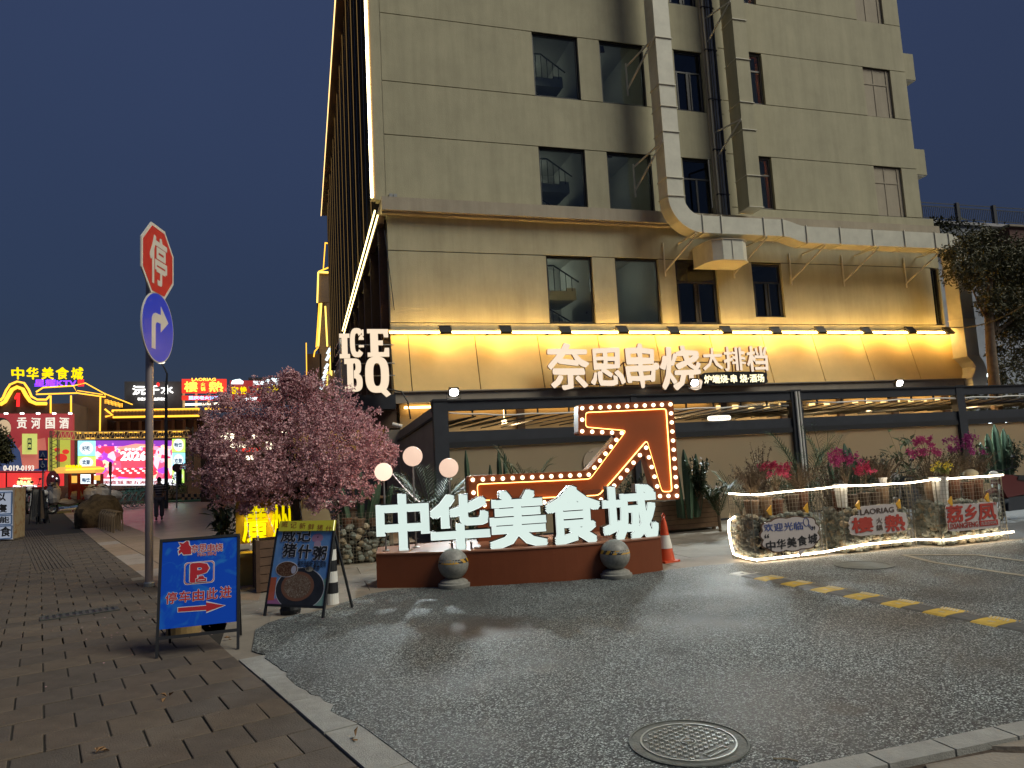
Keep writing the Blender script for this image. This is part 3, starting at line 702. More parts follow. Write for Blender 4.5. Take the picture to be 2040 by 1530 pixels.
# brackets
def vbr(z, x=XV, xl=.5):
    b = MB(); b.bar((x-DW/2-xl, 17.96, z), (x-DW/2-xl, 17.96, z-1.0), .05, .03); b.bar((x-DW/2-xl, 17.96, z-.1), (x-DW/2-.03, YC-DW/2, z+.3), .04, .04); b.bar((x-DW/2-xl, 17.94, z-.8), (x-DW/2-.03, YC-DW/2, z+.3), .04, .04)
    b.build('bracket', M_ductf, du)
vbr(13.1); vbr(10.0); vbr(16.2)
for x in (10.7, 13.0, 15.0, 16.95, 19.4):
    b = MB(); zt = (zc if x < 13.5 else zc2)-DW/2-.02
    b.bar((x-.05, YC-DW/2, zt), (x-.05, 17.98, zt), .04, .04); b.bar((x, YC-DW/2+.02, zt-.02), (x-.55, 17.97, zt-.85), .04, .04); b.bar((x-.55, 17.975, zt), (x-.55, 17.975, zt-1.0), .04, .03)
    b.build('bracket', M_ductf, du)
b = MB(); po = [(11.1, 17.98), (11.1, 17.35), (11.2, 17.1), (11.45, 16.95), (12.1, 16.95), (12.35, 17.15), (12.45, 17.98)]
b.prism([(x, y) for x, y in po], M.Translation((0, 0, 6.93)), .58); b.build('side_branch', M_duct, du)
for z in (6.91, 7.515): MB().prism([(11.775+(x-11.775)*1.03, y-.03 if y < 17.9 else y) for x, y in po], M.Translation((0, 0, z)), .016).build('branch_rim', M_ductf, du)
MB().box((11.75, 16.93, 6.94), (11.775, 16.96, 7.5)).build('flange', M_ductf, du)
# second vertical duct
d2 = thing('plaster_duct', 'cream coloured square duct with flanges, right of the thin pipes', 'air duct', (12.8, 17.4, 8.6))
sg = [19.9, 18.3, 16.9, 15.5, 14.35, 13.1, 11.75, 10.9, 9.5, 8.55]
for i in range(9):
    MB().box((12.52, 17.05, sg[i+1]+.003), (12.98, 17.6, sg[i]-.003)).build('duct_section', M_plas, d2)
    MB().box((12.50, 17.02, sg[i+1]-.01), (13.0, 17.62, sg[i+1]+.01)).build('flange', M_ductf, d2)
for z in (14.9, 11.2, 7.8+10):
    b = MB(); b.bar((12.5, 17.04, z), (12.2, 17.97, z), .04, .04); b.bar((12.5, 17.04, z), (12.2, 17.97, z-.8), .04, .04); b.build('bracket', M_ductf, d2)
pi_ = thing('downpipes', 'x', 'pipe', (12.2, 17.9, 8.5)); pi_.name = 'downpipe_run'; pi_['label'] = 'run of thin grey pipes clipped to the wall between the two square ducts'
MB().box((12.02, 17.93, 8.55), (12.48, 17.995, 19.9)).build('backing_channel', M_plas2, pi_)
for x, r_, m in ((12.1, .03, M_ductf), (12.22, .02, M_grey), (12.3, .035, M_grey), (12.4, .04, M_blk2)):
    MB().tube([(x, 17.88, 8.3), (x, 17.88, 19.9)], r_, 8).build('pipe', m, pi_, smooth=True)
for z in (9.2, 10.6, 12.2, 13.8, 15.2): MB().box((12.04, 17.84, z), (12.46, 17.93, z+.03)).build('pipe_clip', M_blk2, pi_)
# concrete boxes projecting at the right end
for z0, z1, lb in ((13.9, 14.85, 'upper cream box projecting from the right edge of the tall building'), (10.5, 11.4, 'lower cream box projecting from the right edge of the tall building')):
    a = thing('air_conditioner_ledge', lb, 'balcony box', (19.9, 18.2, z0), 0, 'boxes projecting at the right edge')
    MB().box((19.87, 18.2, z0), (20.5, 19.0, z1)).build('box_shell', M_plas, a)
    MB().box((19.9, 18.22, z0-.03), (20.48, 18.98, z0-.003)).build('box_base', M_white, a)
    if z0 < 12: MB().box((19.88, 18.3, z1+.003), (20.02, 18.8, z1+.75)).build('dark_unit', M_blk2, a)

# ================================================================== shop sign on the awning
Mf = glow('letter_warm_face', (1, .80, .60), .42); Ms = mat('letter_side_brown', (.16, .07, .03), .6)
sg_ = thing('awning_sign', 'cream brush lettering sign of four big and three small Chinese characters on the awning', 'sign', (9, 16.8, 3.45))
YS = 16.95
def sgn(ch, x0, y0, x1, y1, bold, warp, seed, nm='character', Y=YS, fm=Mf, d=.07, parent=sg_):
    a = at((x0+x1)/2, y1, Y); b = at((x0+x1)/2, y0, Y); l = at(x0, (y0+y1)/2, Y); r_ = at(x1, (y0+y1)/2, Y)
    c = ((l+r_)/2).x, Y, (a.z+b.z)/2
    return lettering(nm, ch, plane(c), (r_-l).length, (b-a).length, d, [fm, Ms], parent, bold=bold, warp=warp, seed=seed)
for ch, bx, sd_ in (('奈', (1088, 684, 1174, 776), 1), ('思', (1172, 694, 1241, 770), 2), ('串', (1245, 686, 1303, 774), 3), ('烧', (1312, 690, 1395, 776), 4)): sgn(ch, *bx, .024, .06, sd_)
MB().lathe([(.0, 0), (.085, 0), (.1, .03), (.085, .06), (0, .06)], 12, plane(at(1306, 730, YS))).build('dot', Mf, sg_)
for ch, bx, sd_ in (('大', (1397, 694, 1437, 738), 5), ('排', (1439, 692, 1482, 740), 6), ('档', (1484, 690, 1526, 740), 7)): sgn(ch, *bx, .022, .05, sd_)
p0 = at(1396, 742, YS); p1 = at(1528, 766, YS)
b = MB(); b.prism([(x, z) for x, z in blob_outline(p1.x-p0.x, p0.z-p1.z, 32, 6, .05, 6)], plane(((p0.x+p1.x)/2, YS+.03, (p0.z+p1.z)/2)), .06); b.build('small_board', M_blk, sg_)
sgn('炉端烧·串 烧·酒场', 1402, 746, 1522, 763, .03, .03, 8, 'board_lettering', YS-.04, glow('letter_pale', (1, .88, .55), .75), .02)
fr = MB()
for xa, xb_ in ((1100, 1228), (1242, 1386), (1392, 1524)):
    for yy in (722, 768): a, b_ = at(xa, yy, YS+.14), at(xb_, yy-3, YS+.14); fr.bar((a.x, a.y, a.z), (b_.x, b_.y, a.z), .025, .025)
    for xx in (xa, xb_):
        a = at(xx, 722, YS+.14); fr.bar((a.x, a.y, a.z), (a.x, a.y, 3.43), .03, .03); fr.bar((a.x, a.y, a.z), (a.x, YS+.5, a.z-.1), .025, .025)
    m_ = (xa+xb_)/2; a = at(m_, 722, YS+.14); fr.bar((a.x, a.y, a.z), (a.x, a.y, 3.43), .025, .025)
fr.build('sign_frame', mat('sign_frame_red', (.13, .045, .03), .6), sg_, kind='stuff')

# slab letters ICE / BQ at the corner
ic = thing('corner_letter_sign', 'glowing cream slab serif letters ICE above BQ at the building corner', 'sign', (1.4, 17.2, 3.4))
Mi = glow('ice_face', (1, .80, .58), .42); Mis = mat('ice_side', (.55, .45, .33), .6)
def slab(ch):
    """polygons (with holes as strips) in a 1 x 1.5 cell"""
    W_, H = 1.0, 1.5
    if ch == 'I': return [[(.18, 0), (.82, 0), (.82, .26), (.68, .26), (.68, 1.24), (.82, 1.24), (.82, 1.5), (.18, 1.5), (.18, 1.24), (.32, 1.24), (.32, .26), (.18, .26)]]
    if ch == 'E': return [[(0, 0), (1, 0), (1, .48), (.8, .48), (.76, .25), (.5, .25), (.5, .62), (.72, .62), (.72, .88), (.5, .88), (.5, 1.25), (.74, 1.25), (.78, 1.05), (.98, 1.05), (.98, 1.5), (0, 1.5), (0, 1.27), (.14, 1.27), (.14, .23), (0, .23)]]
    def ring(cx, cy, ro, so, ri, si, a0, a1, n=22):
        o_ = []; i_ = []
        for k in range(n+1):
            t = a0+(a1-a0)*k/n
            c_, s2 = math.cos(t), math.sin(t); pw = .72
            cc = math.copysign(abs(c_)**pw, c_); ss = math.copysign(abs(s2)**pw, s2)
            o_.append((cx+ro*cc, cy+so*ss)); i_.append((cx+ri*cc, cy+si*ss))
        return [[o_[k], o_[k+1], i_[k+1], i_[k]] for k in range(n)]
    if ch == 'C': return ring(.5, .75, .48, .78, .15, .50, R(38), R(322))+[[(.84, .5), (.98, .5), (.98, .62), (.62, .62), (.62, .5)], [(.62, .9), (.98, .9), (.98, 1.0), (.8, 1.2), (.62, 1.0)], [(.86, 1.1), (.98, 1.1), (.98, 1.45), (.86, 1.45)]]
    if ch == 'Q': return ring(.5, .75, .5, .79, .16, .50, 0, 2*PI, 30)+[[(.5, .12), (.72, .28), (1.06, -.12), (.86, -.24)]]
    if ch == 'B': return [[(0, 0), (.5, 0), (.5, .25), (.47, .25), (.47, 1.25), (.5, 1.25), (.5, 1.5), (0, 1.5), (0, 1.25), (.14, 1.25), (.14, .25), (0, .25)]]+ring(.5, .40, .46, .42, .14, .2, -PI/2, PI/2, 12)+ring(.5, 1.12, .40, .38, .10, .17, -PI/2, PI/2, 12)
for ch, x0, y0, x1, y1 in (('I', 676, 666, 696, 715), ('C', 697, 656, 724, 712), ('E', 732, 657, 773, 712), ('B', 687, 715, 722, 781), ('Q', 728, 713, 773, 782)):
    Y = 16.9; a = at(x0, y1, Y); b = at(x1, y0, Y)
    bx_ = slab(ch); ww = b.x-a.x; hh = b.z-a.z
    if ch == 'I': a.x -= ww*.25; ww *= 1.5
    mb = MB()
    for k_, pg in enumerate(bx_): mb.prism([(q[0]*ww, q[1]*hh/1.5) for q in pg], plane((a.x, Y+.001*(k_ % 2), a.z)), .09+.0012*(k_ % 2))
    T_ = MB(); T_.v = mb.v; T_.f = mb.f; T_.mi = [0 if (mb.v[f[1]]-mb.v[f[0]]).cross(mb.v[f[2]]-mb.v[f[1]]).normalized().y < -.5 else 1 for f in mb.f]
    T_.build('letter_'+{'I': 'eye', 'C': 'see', 'E': 'ee', 'B': 'bee', 'Q': 'cue'}[ch] if False else 'letter', [Mi, Mis], ic)
la = MB(); a = at(677, 672, 17.1); c = at(679, 790, 17.1)
la.tube([a, (a.x, a.y, 3.0)], .03, 8); la.build('ladder_post', M_white, ic)
for k in range(8):
    z = a.z-.05-.22*k; MB().tube([(a.x-.0, 17.1, z), (a.x-.05, 18.4, z)], .014, 6).build('ladder_rung', M_grey, ic)
for z in (4.55, 4.1, 3.8): MB().tube([(a.x, 17.08, z), (2.15, 17.08, z)], .015, 6).build('crossbar', M_grey, ic)
MB().tube([at(770, 775, 16.95), at(800, 780, 16.9), at(812, 800, 16.9), at(818, 835, 16.9)], .02, 6).build('cable', M_blk, ic)
MB().box((.95, 17.12, 3.0), (2.15, 17.5, 3.35)).build('mounting_beam', M_blk2, ic)
# white junction box on the wall
jb = MB(); p = at(783, 392, 17.97); jb.box((p.x-.1, 17.93, p.z-.07), (p.x-.01, 17.995, p.z+.07)).box((p.x+.01, 17.93, p.z-.07), (p.x+.1, 17.995, p.z+.07))
tag(jb.build('junction_box', M_grey), 'small grey junction box just above the left end of the cornice', 'electrical box')

# ================================================================== pergola with translucent screens
pg = thing('pergola', 'long dark steel pergola with tilted roof louvres and beige roller screens below the awning', 'pergola', (11, 14.4, 0))
YP = 14.5
M_scr = mat('screen_fabric', (.40, .34, .235), .7, var=.05, vs=1.5)
N = M_scr.node_tree.nodes; L = M_scr.node_tree.links; tl_ = N.new('ShaderNodeBsdfTranslucent'); tl_.inputs[0].default_value = (.75, .62, .42, 1); mxs = N.new('ShaderNodeMixShader'); mxs.inputs[0].default_value = .38
L.new(N['Principled BSDF'].outputs[0], mxs.inputs[1]); L.new(tl_.outputs[0], mxs.inputs[2]); L.new(mxs.outputs[0], N['Material Output'].inputs['Surface'])
def zP(x, y): return at(x, y, YP).z
zt0, zt1 = 2.70, 2.90
MB().box((2.55, YP-.08, zt0), (24, YP+.1, zt1)).build('top_beam', M_blk2, pg)
MB().box((2.55, YP-.12, zt1), (24, YP+.14, zt1+.03)).build('gutter_edge', M_blk, pg)
MB().box((2.62, YP-.05, 1.93), (24, YP+.07, 2.27)).build('middle_beam', M_blk2, pg)
MB().box((2.62, YP-.07, 1.93), (24, YP-.051, 2.05)).build('screen_cassette', M_blk, pg)
for x, w_ in ((2.72, .3), (7.1, .14), (11.4, .3), (16.45, .26), (21.6, .3)):
    MB().box((x-w_/2, YP-.1, 0), (x+w_/2, YP+.1, 2.95)).build('post', M_blk2, pg)
for x0, x1 in ((2.88, 7.02), (7.18, 11.24), (11.56, 16.31), (16.59, 21.44)):
    MB().box((x0, YP-.02, .05), (x1, YP, 1.925)).build('roller_screen', M_scr, pg)
    MB().box((x0, YP-.03, .0), (x1, YP+.01, .045)).build('screen_bottom_bar', M_blk2, pg)
for k in range(36):
    x = 3.1+k*.52
    MB().bar((x-.35, YP+.1+.0, 2.45), (x+.35, YP+.1, 2.56), 2.4, .02).build('louvre', M_blk2, pg) if False else MB().box((-.42, 0, -.012), (.42, 2.6, .012), M.Translation((x, YP+.12, 2.52)) @ M.Rotation(R(-9), 4, 'Y')).build('louvre', M_blk2, pg)
for k in range(28):
    MB().box((3.4+k*.72, YP-.02, 2.58), (3.43+k*.72, YP+.02, 2.70)).build('hanger', M_blk, pg)
cb = []
for i in range(24): x = 2.9+i*.36; cb.append((x, YP-.05, 2.66-.08*min(1, i/3) - .01*math.sin(i*2.2)))
MB().tube(cb, .018, 6).build('white_cable', M_white, pg, smooth=True)
cb = [(11.7+i*.4, YP-.05, 2.62+.015*math.sin(i*2)) for i in range(26)]
MB().tube(cb, .02, 6).build('white_cable', M_white, pg)
b = MB(); b.add([(10.0, YP-.12, 2.58), (12.6, YP-.12, 2.72), (12.9, YP+.3, 2.78), (10.2, YP+.3, 2.66)], [(0, 1, 2, 3)]); b.build('loose_flap', M_grey, pg)
MB().tube([(11.36, YP-.13, 2.9), (11.36, YP-.13, .0)], .03, 8).build('white_pipe', M_white, pg)
MB().tube([(11.45, YP-.13, 2.9), (11.45, YP-.13, .0)], .02, 8).build('white_pipe', M_white, pg)
for x, e_ in ((4.6, 14), (8.6, 26), (12.6, 48), (15.2, 50), (18.6, 48)):
    MB().tube([(x, 16.3, 2.9), (x, 16.3, 2.62)], .01, 5).ball((x, 16.3, 2.56), .06, 10, 8).build('pendant_lamp', glow('pendant', (1, .7, .35), 3), pg)
    li_ = bpy.data.lights.new('pendant_light', 'POINT'); li_.energy = e_; li_.color = (1, .68, .32); li_.shadow_soft_size = .08
    lo = bpy.data.objects.new('lamp_light', li_); C.objects.link(lo); lo.parent = pg; lo.location = (x-11, 16.3-14.4, 2.46)
# circular wall print with birds behind the arrow
pc = at(1190, 922, YP-.04)
b = MB(); b.lathe([(0, 0), (.33, 0), (.33, .004), (0, .004)], 32, plane(pc)); b.build('sun_print', mat('sun_print', (.42, .33, .24), .8), pg)
for px, py in ((1176, 902), (1187, 914)):
    q = at(px, py, YP-.06); MB().add([q+V((-.06, 0, .02)), q, q+V((-.05, 0, .035))], [(0, 1, 2)]).add([q+V((.06, 0, .02)), q+V((.05, 0, .035)), q], [(0, 1, 2)]).build('bird_print', M_blk, pg)
# small lit name plate on the beam
q = at(1432, 833, YP-.09)
pt = thing('name_plate', 'small glowing white name plate with tiny dark characters on the pergola beam', 'sign', (q.x, q.y, q.z))
b = MB(); b.prism(blob_outline(.6, .12, 24, 0, 0, 5), plane(q), .03); b.build('lit_face', glow('plate_glow', (1, .92, .75), .85), pt)
lettering('lettering', '大排档 炉端烧 串烧 酒场', plane(q+V((0, -.032, 0))), .5, None, .002, M_brown, pt)
# side wing at the left of the pergola
sw_ = thing('side_wing', 'grey fabric side wing with sloping top edge left of the pergola post', 'screen wall', (2.4, 15.5, 0))
a = [at(812, 852, 16.5), at(868, 806, 14.7)]
MB().add([(2.2, 17.3, 0), (2.66, 14.7, 0), (2.66, 14.7, 2.85), (2.2, 17.3, 2.45)], [(0, 1, 2, 3)]).build('fabric', M_awtrim, sw_)
MB().bar((2.64, 14.68, 2.6), (2.18, 17.3, 2.22), .04, .05).build('rail', M_blk, sw_)
MB().add([(1.9, 17.32, 0), (2.62, 17.1, 0), (2.62, 17.1, 2.5), (1.9, 17.32, 2.5)], [(0, 1, 2, 3)]).build('fabric_panel', M_awtrim, sw_)
# entrance under the ICE BQ sign
en = thing('entrance_porch', 'dark entrance porch with warm lit interior under the slab letter sign', 'porch', (1.2, 17.6, 0))
MB().box((-.3, 17.45, 2.55), (2.2, 17.7, 3.0)).build('fascia', M_brown, en)
MB().box((1.45, 17.7, 0), (1.6, 17.85, 2.55)).box((1.95, 17.7, 0), (2.15, 17.85, 2.55)).build('door_jamb', M_plas2, en)
MB().box((-.3, 18.6, 0), (2.2, 18.7, 3.0)).build('interior_wall', mat('porch_wall', (.42, .27, .11), .8), en)
MB().box((-.2, 17.9, 2.86), (1.6, 17.96, 2.9)).build('tube_light', glow('porch_tube', (1, .8, .45), 7), en)
MB().box((1.15, 17.5, 0), (1.95, 17.58, 1.98)).box((.5, 17.62, 0), (1.1, 17.68, 1.8)).build('dark_door', M_blk2, en)
for px, py in ((792, 848), (700, 830), (690, 852)):
    q = at(px, py, 17.3); MB().tube([q+V((-.12, 0, .04)), q+V((.1, -.05, -.03))], .05, 8).build('camera_body' if px > 750 else 'spot_lamp', M_white if px > 750 else M_blk, en)

# white floodlamps standing on the pergola
nm = ['white floodlamp on the left end of the pergola beam, near the building corner', 'white floodlamp on the beam just below the last big sign character', 'white floodlamp on the right part of the pergola beam']
for i, (px, py) in enumerate(((904, 781), (1383, 762), (1791, 763))):
    q = at(px, py, YP-.1); q.z = max(q.z, 3.03)
    t = thing('floodlamp', nm[i], 'floodlamp', q, 0, 'white floodlamps on the pergola')
    T = M.Translation((0, 0, 0)) @ M.Rotation(R(25), 4, 'X')
    b = MB(); b.box((-.105, -.02, -.09), (.105, .05, .09), T); b.build('housing', M_blk, t, world=False)
    b = MB(); b.prism(blob_outline(.18, .15, 24, 0, 0, 3), T @ M(((1, 0, 0, 0), (0, 0, -1, -.0205), (0, 1, 0, 0), (0, 0, 0, 1))), .006); b.build('lens', glow('flood_white', (1, .97, .9), 14), t, world=False)
    b = MB(); b.tube([(-.15, .02, 0), (-.15, .02, -.13), (.15, .02, -.13), (.15, .02, 0)], .01, 5); b.build('bracket', M_blk, t, world=False)
    sl_ = bpy.data.lights.new('floodlamp_beam', 'SPOT'); sl_.energy = (300, 430, 400)[i]; sl_.color = (.84, .97, 1); sl_.spot_size = R(120); sl_.spot_blend = 1; sl_.shadow_soft_size = .12
    lo = bpy.data.objects.new('beam', sl_); C.objects.link(lo); lo.parent = t; lo.location = (0, -.17, 0); lo.rotation_euler = (R(-58), 0, R((-8, 4, 14)[i]))

# ================================================================== platform with the five letters and the arrow
M_or = mat('orange_paint', (.20, .050, .016), .5, var=.08, vs=2, bump=.06, bs=20)
fr_ = [gd(751, 1170.5), gd(812, 1172), gd(876, 1171.6), gd(956, 1167), gd(1040, 1163), gd(1100, 1159), gd(1220, 1150), gd(1318, 1137)]
pf = thing('letter_platform', 'low orange curved platform carrying the white letters and the arrow', 'platform', (2.8, 9.8, 0))
# smooth the front line with a quadratic fit
import numpy as np
cf = np.polyfit([p.x for p in fr_], [p.y for p in fr_], 2)
def fy(x): return float(np.polyval(cf, x))
x0, x1 = .91, 4.69; n = 24
ft = [(x0+(x1-x0)*i/n, fy(x0+(x1-x0)*i/n)) for i in range(n+1)]
bk = [(x1+.05, fy(x1)+1.25), (3.4, fy(3.4)+1.45), (2.0, fy(2.0)+1.35), (x0+.1, fy(x0)+.75)]
MB().prism(ft+bk, M.Translation((0, 0, 0)), .44).build('body', M_or, pf)
tp = [(x, y-.012) for x, y in ft]+[(x, y+.012) for x, y in bk]
MB().prism(tp, M.Translation((0, 0, .4405)), .018).build('top', mat('platform_top', (.33, .14, .08), .45, var=.1, vs=3), pf)
Mw = glow('letter_white', (.84, 1, .93), .36); Mws = mat('letter_return', (.05, .05, .05), .5)
LT = (('中', 752, 984, 854, 1106), ('华', 860, 984, 973, 1100), ('美', 977, 977, 1087, 1093), ('食', 1089, 968, 1196, 1085), ('城', 1200, 966, 1311, 1078))
for k, (ch, a, t_, b_, bt) in enumerate(LT):
    xm = (a+b_)/2; p = None
    X = (1.23, 1.93, 2.66, 3.43, 4.2)[k]; Y = fy(X)+.14+(.12 if k == 0 else 0)
    sl2 = 2*cf[0]*X+cf[1]
    ang = math.atan(sl2)*.45
    pc = at(xm, (t_+bt)/2, Y); pl_ = at(a, (t_+bt)/2, Y); pr_ = at(b_, (t_+bt)/2, Y); zt_ = at(xm, t_, Y).z; zb_ = at(xm, bt, Y).z
    zb_ = max(zb_, .462) if k in (0,) else zb_
    desc = ['first big white glowing letter, shaped like a box pierced by a vertical bar', 'second big white glowing letter, standing above the left sphere bollard', 'third big white glowing letter, with stacked horizontal bars, in the middle of the platform', 'fourth big white glowing letter, with a peaked top like a roof', 'fifth big white glowing letter, at the right end of the platform beside the cone'][k]
    o = thing('sign_letter', desc, 'sign letter', (pc.x, Y, .46), 0, 'big white letters on the orange platform')
    T = plane((pc.x, Y, (zt_+zb_)/2), (math.cos(ang), math.sin(ang), 0))
    T2 = T @ M.Translation((0, 0, -.11))
    lettering('letter_face', ch, T, (pr_-pl_).length/math.cos(ang), zt_-zb_, .012, [Mw, Mws], o, bold=.030, square=True)
    lettering('letter_edge', ch, T @ M.Translation((0, 0, -.006)), (pr_-pl_).length/math.cos(ang), zt_-zb_, .005, [glow('letter_edge_glow', (.9, 1, .95), .62), Mws], o, bold=.030, grow=.006, square=True)
    lettering('letter_return', ch, T2, (pr_-pl_).length/math.cos(ang), zt_-zb_, .105, [Mws, Mws], o, bold=.030, grow=.014, square=True)
    if k:
        for dx in (-.12, .14):
            q = T @ V((dx, 0, -.06)); MB().tube([(q.x, q.y, .458), (q.x, q.y, zb_+.12)], .014, 6).build('foot', M_grey, o)
# arrow
YA = 10.25
ar = thing('arrow_sign', 'tall orange bent arrow with rows of round bulbs pointing up right behind the letters', 'sign', (4.5, YA, .46))
AP = [(1152, 806), (1341, 798), (1355, 995), (1309, 996), (1284, 905), (1228, 973), (1200, 1003), (937, 1016), (933, 948), (1169, 938), (1229, 867), (1152, 867)]
A2 = [at(x, y, YA) for x, y in AP]; poly = [(p.x, p.z) for p in A2]
def roundc(P_, r_, keep=()):
    o_ = []; n = len(P_)
    for i in range(n):
        a, p, b = V(P_[i-1]), V(P_[i]), V(P_[(i+1) % n]); u = (a-p).normalized(); v = (b-p).normalized()
        rr = min(r_, (a-p).length*.4, (b-p).length*.4)
        for k in range(4):
            t = k/3; q = (p+u*rr)*(1-t)**2+p*2*t*(1-t)+(p+v*rr)*t*t; o_.append((q.x, q.y))
    return o_
TA = M(((1, 0, 0, 0), (0, 0, -1, YA), (0, 1, 0, 0), (0, 0, 0, 1)))
ccw = poly if sum(poly[i][0]*poly[(i+1) % 12][1]-poly[(i+1) % 12][0]*poly[i][1] for i in range(12)) > 0 else poly[::-1]
outer = roundc(ccw, .05); inn = inset(ccw, .120); inner = roundc(inn, .05)
M_orf = mat('arrow_rim_orange', (.24, .058, .014), .45, var=.05); M_ori = mat('arrow_inner_orange', (.30, .07, .016), .5, var=.06)
# rim: ring between outer and inner outlines, proud of the recessed face
rm = MB(); n = len(outer)
for z0, z1 in ((-.18, .0),):
    vs = [(p[0], p[1], z1) for p in outer]+[(p[0], p[1], z1) for p in inner]+[(p[0], p[1], z0) for p in outer]+[(p[0], p[1], z0) for p in inner]
    fs = []
    for i in range(n):
        j = (i+1) % n
        fs += [(i, j, n+j, n+i), (i, 2*n+i, 2*n+j, j), (n+i, n+j, 3*n+j, 3*n+i)]
    rm.add(vs, fs, TA)
rm.build('rim', M_orf, ar)
MB().prism(inner, TA @ M.Translation((0, 0, -.05)), .003).build('recessed_face', M_ori, ar)
MB().prism(outer, TA @ M.Translation((0, 0, -.185)), .003).build('back_plate', M_grey, ar)
ln = MB(); li = roundc(inset(ccw, .127), .05)
for i in range(len(li)): j = (i+1) % len(li); a = TA @ V((*li[i], -.02)); b = TA @ V((*li[j], -.02)); ln.bar(a, b, .012, .012)
ln.build('light_line', glow('arrow_line', (1, .48, .12), 3), ar)
bulb = MB(); bulb.ball((0, 0, 0), .030, 12, 8); bm = bulb.mesh('bulb', glow('bulb_glow', (1, .80, .5), 2.0), True)
mid = inset(ccw, .060); inv = rootmat(ar).inverted()
for i in range(len(mid)):
    a, b = V(mid[i]), V(mid[(i+1) % len(mid)]); L_ = (b-a).length; k = max(1, round(L_/.153))
    for q in range(k):
        p = a.lerp(b, q/k); w3 = TA @ V((p.x, p.y, .015)); link('bulb', bm, ar, mtx=inv @ M.Translation(w3))
MB().box((4.02, YA+.02, .46), (5.15, YA+.14, .93)).box((2.42, YA+.02, .46), (3.3, YA+.14, 1.05)).box((4.1, YA+.02, .93), (4.4, YA+.12, 1.1)).build('support_panel', M_or, ar)
MB().bar((5.2, YA+.2, .93), (5.35, YA+.9, .0), .04, .04).build('strut', M_white, ar)

# globe lamps on the platform
gl_desc = ['left pink globe lamp, half hidden behind the cherry blossoms', 'tallest round globe lamp, just right of the blossoms', 'right globe lamp, standing behind the second letter']
for i, (px, py, Y, rr) in enumerate(((764, 940, 10.12, .125), (822, 909, 10.25, .142), (894, 932, 10.35, .142))):
    q = at(px, py, Y); t = thing('globe_lamp', gl_desc[i], 'globe lamp', (q.x, Y, .455), 0, 'globe lamps on the orange platform')
    MB().ball(q, rr, 24, 16).build('globe', glow('globe_glow' if i else 'globe_glow_bright', (1, .70, .53), .40 if i else .6), t, smooth=True)
    MB().tube([(q.x, Y, .458), (q.x, Y, q.z-rr)], .012, 8).build('stem', M_grey, t)
    MB().lathe([(.05, 0), (.05, .01), (.02, .016), (0, .016)], 14, c=(q.x, Y, .459)).build('foot_plate', M_grey, t)
    li_ = bpy.data.lights.new('globe_light', 'POINT'); li_.energy = 5 if i else 9; li_.color = (1, .6, .42); li_.shadow_soft_size = rr+.01
    lo = bpy.data.objects.new('glow_light', li_); C.objects.link(lo); lo.parent = t; lo.location = (0, 0, q.z-.455)
    
# sphere bollards
bo_ = thing('sphere_bollard', 'grey stone sphere bollard with hazard tape, below the second letter', 'bollard', gd(905, 1170), .3, 'stone sphere bollards in front of the platform')
M_st = mat('granite_bollard', (.25, .245, .22), .45, var=.25, vs=30, bump=.1, bs=200)
b = MB(); b.lathe([(.20, 0), (.21, .02), (.21, .055), (.185, .065), (.18, .085), (.155, .10), (.12, .115), (0, .115)], 32); b.build('base', M_st, bo_, True, world=False)
b = MB(); b.ball((0, 0, .115+.185), .2, 32, 24); b.build('sphere', M_st, bo_, True, world=False)
Mta = bpy.data.materials.new('hazard_tape'); Mta.use_nodes = True; N = Mta.node_tree.nodes; L = Mta.node_tree.links
tx = N.new('ShaderNodeTexCoord'); wv = N.new('ShaderNodeTexWave'); wv.wave_type = 'BANDS'; wv.bands_direction = 'DIAGONAL'; wv.inputs['Scale'].default_value = 4.4; cr = N.new('ShaderNodeValToRGB'); cr.color_ramp.interpolation = 'CONSTANT'
cr.color_ramp.elements[0].color = (.02, .02, .02, 1); cr.color_ramp.elements[1].color = (.55, .30, .03, 1); cr.color_ramp.elements[1].position = .5
L.new(tx.outputs['Object'], wv.inputs[0]); L.new(wv.outputs[0], cr.inputs[0]); L.new(cr.outputs[0], N['Principled BSDF'].inputs['Base Color']); N['Principled BSDF'].inputs['Roughness'].default_value = .4
b = MB(); n = 40
for i in range(n):
    for (z, k) in ((.325, 0), (.375, 1)):
        r_ = math.sqrt(.2**2-(z-.3)**2)+.002; t = 2*PI*i/n; b.v.append(V((r_*math.cos(t), r_*math.sin(t), z+.006*math.sin(t+1))))
for i in range(n): j = (i+1) % n; b.f.append((2*i, 2*j, 2*j+1, 2*i+1)); b.mi.append(0)
b.build('hazard_tape', Mta, bo_, True, world=False)
copy_tree(bo_, 'grey stone sphere bollard with hazard tape, below the fifth letter near the cone', gd(1228, 1151), 1.5)
# cone
cn_ = thing('traffic_cone', 'orange traffic cone with white band at the right end of the platform', 'traffic cone', gd(1328, 1119), .2)
M_co = mat('cone_orange', (.62, .075, .02), .5, var=.08); 
b = MB(); b.box((-.14, -.14, 0), (.14, .14, .03)); b.build('base', M_co, cn_, world=False)
b = MB(); b.lathe([(.125, .03), (.06, .42), (.04, .58), (.02, .64), (0, .64)], 20); b.build('body', M_co, cn_, True, world=False)
b = MB(); b.lathe([(.101, .2), (.068, .39)], 20); b.f = b.f[:-2]; b.mi = b.mi[:-2]; b.build('white_band', M_white, cn_, True, world=False)
b = MB(); b.tube([(0, .0, .62), (.03, 0, .67), (0, 0, .71), (-.03, 0, .67), (0, 0, .62)], .01, 6); b.build('ring', M_co, cn_, world=False)

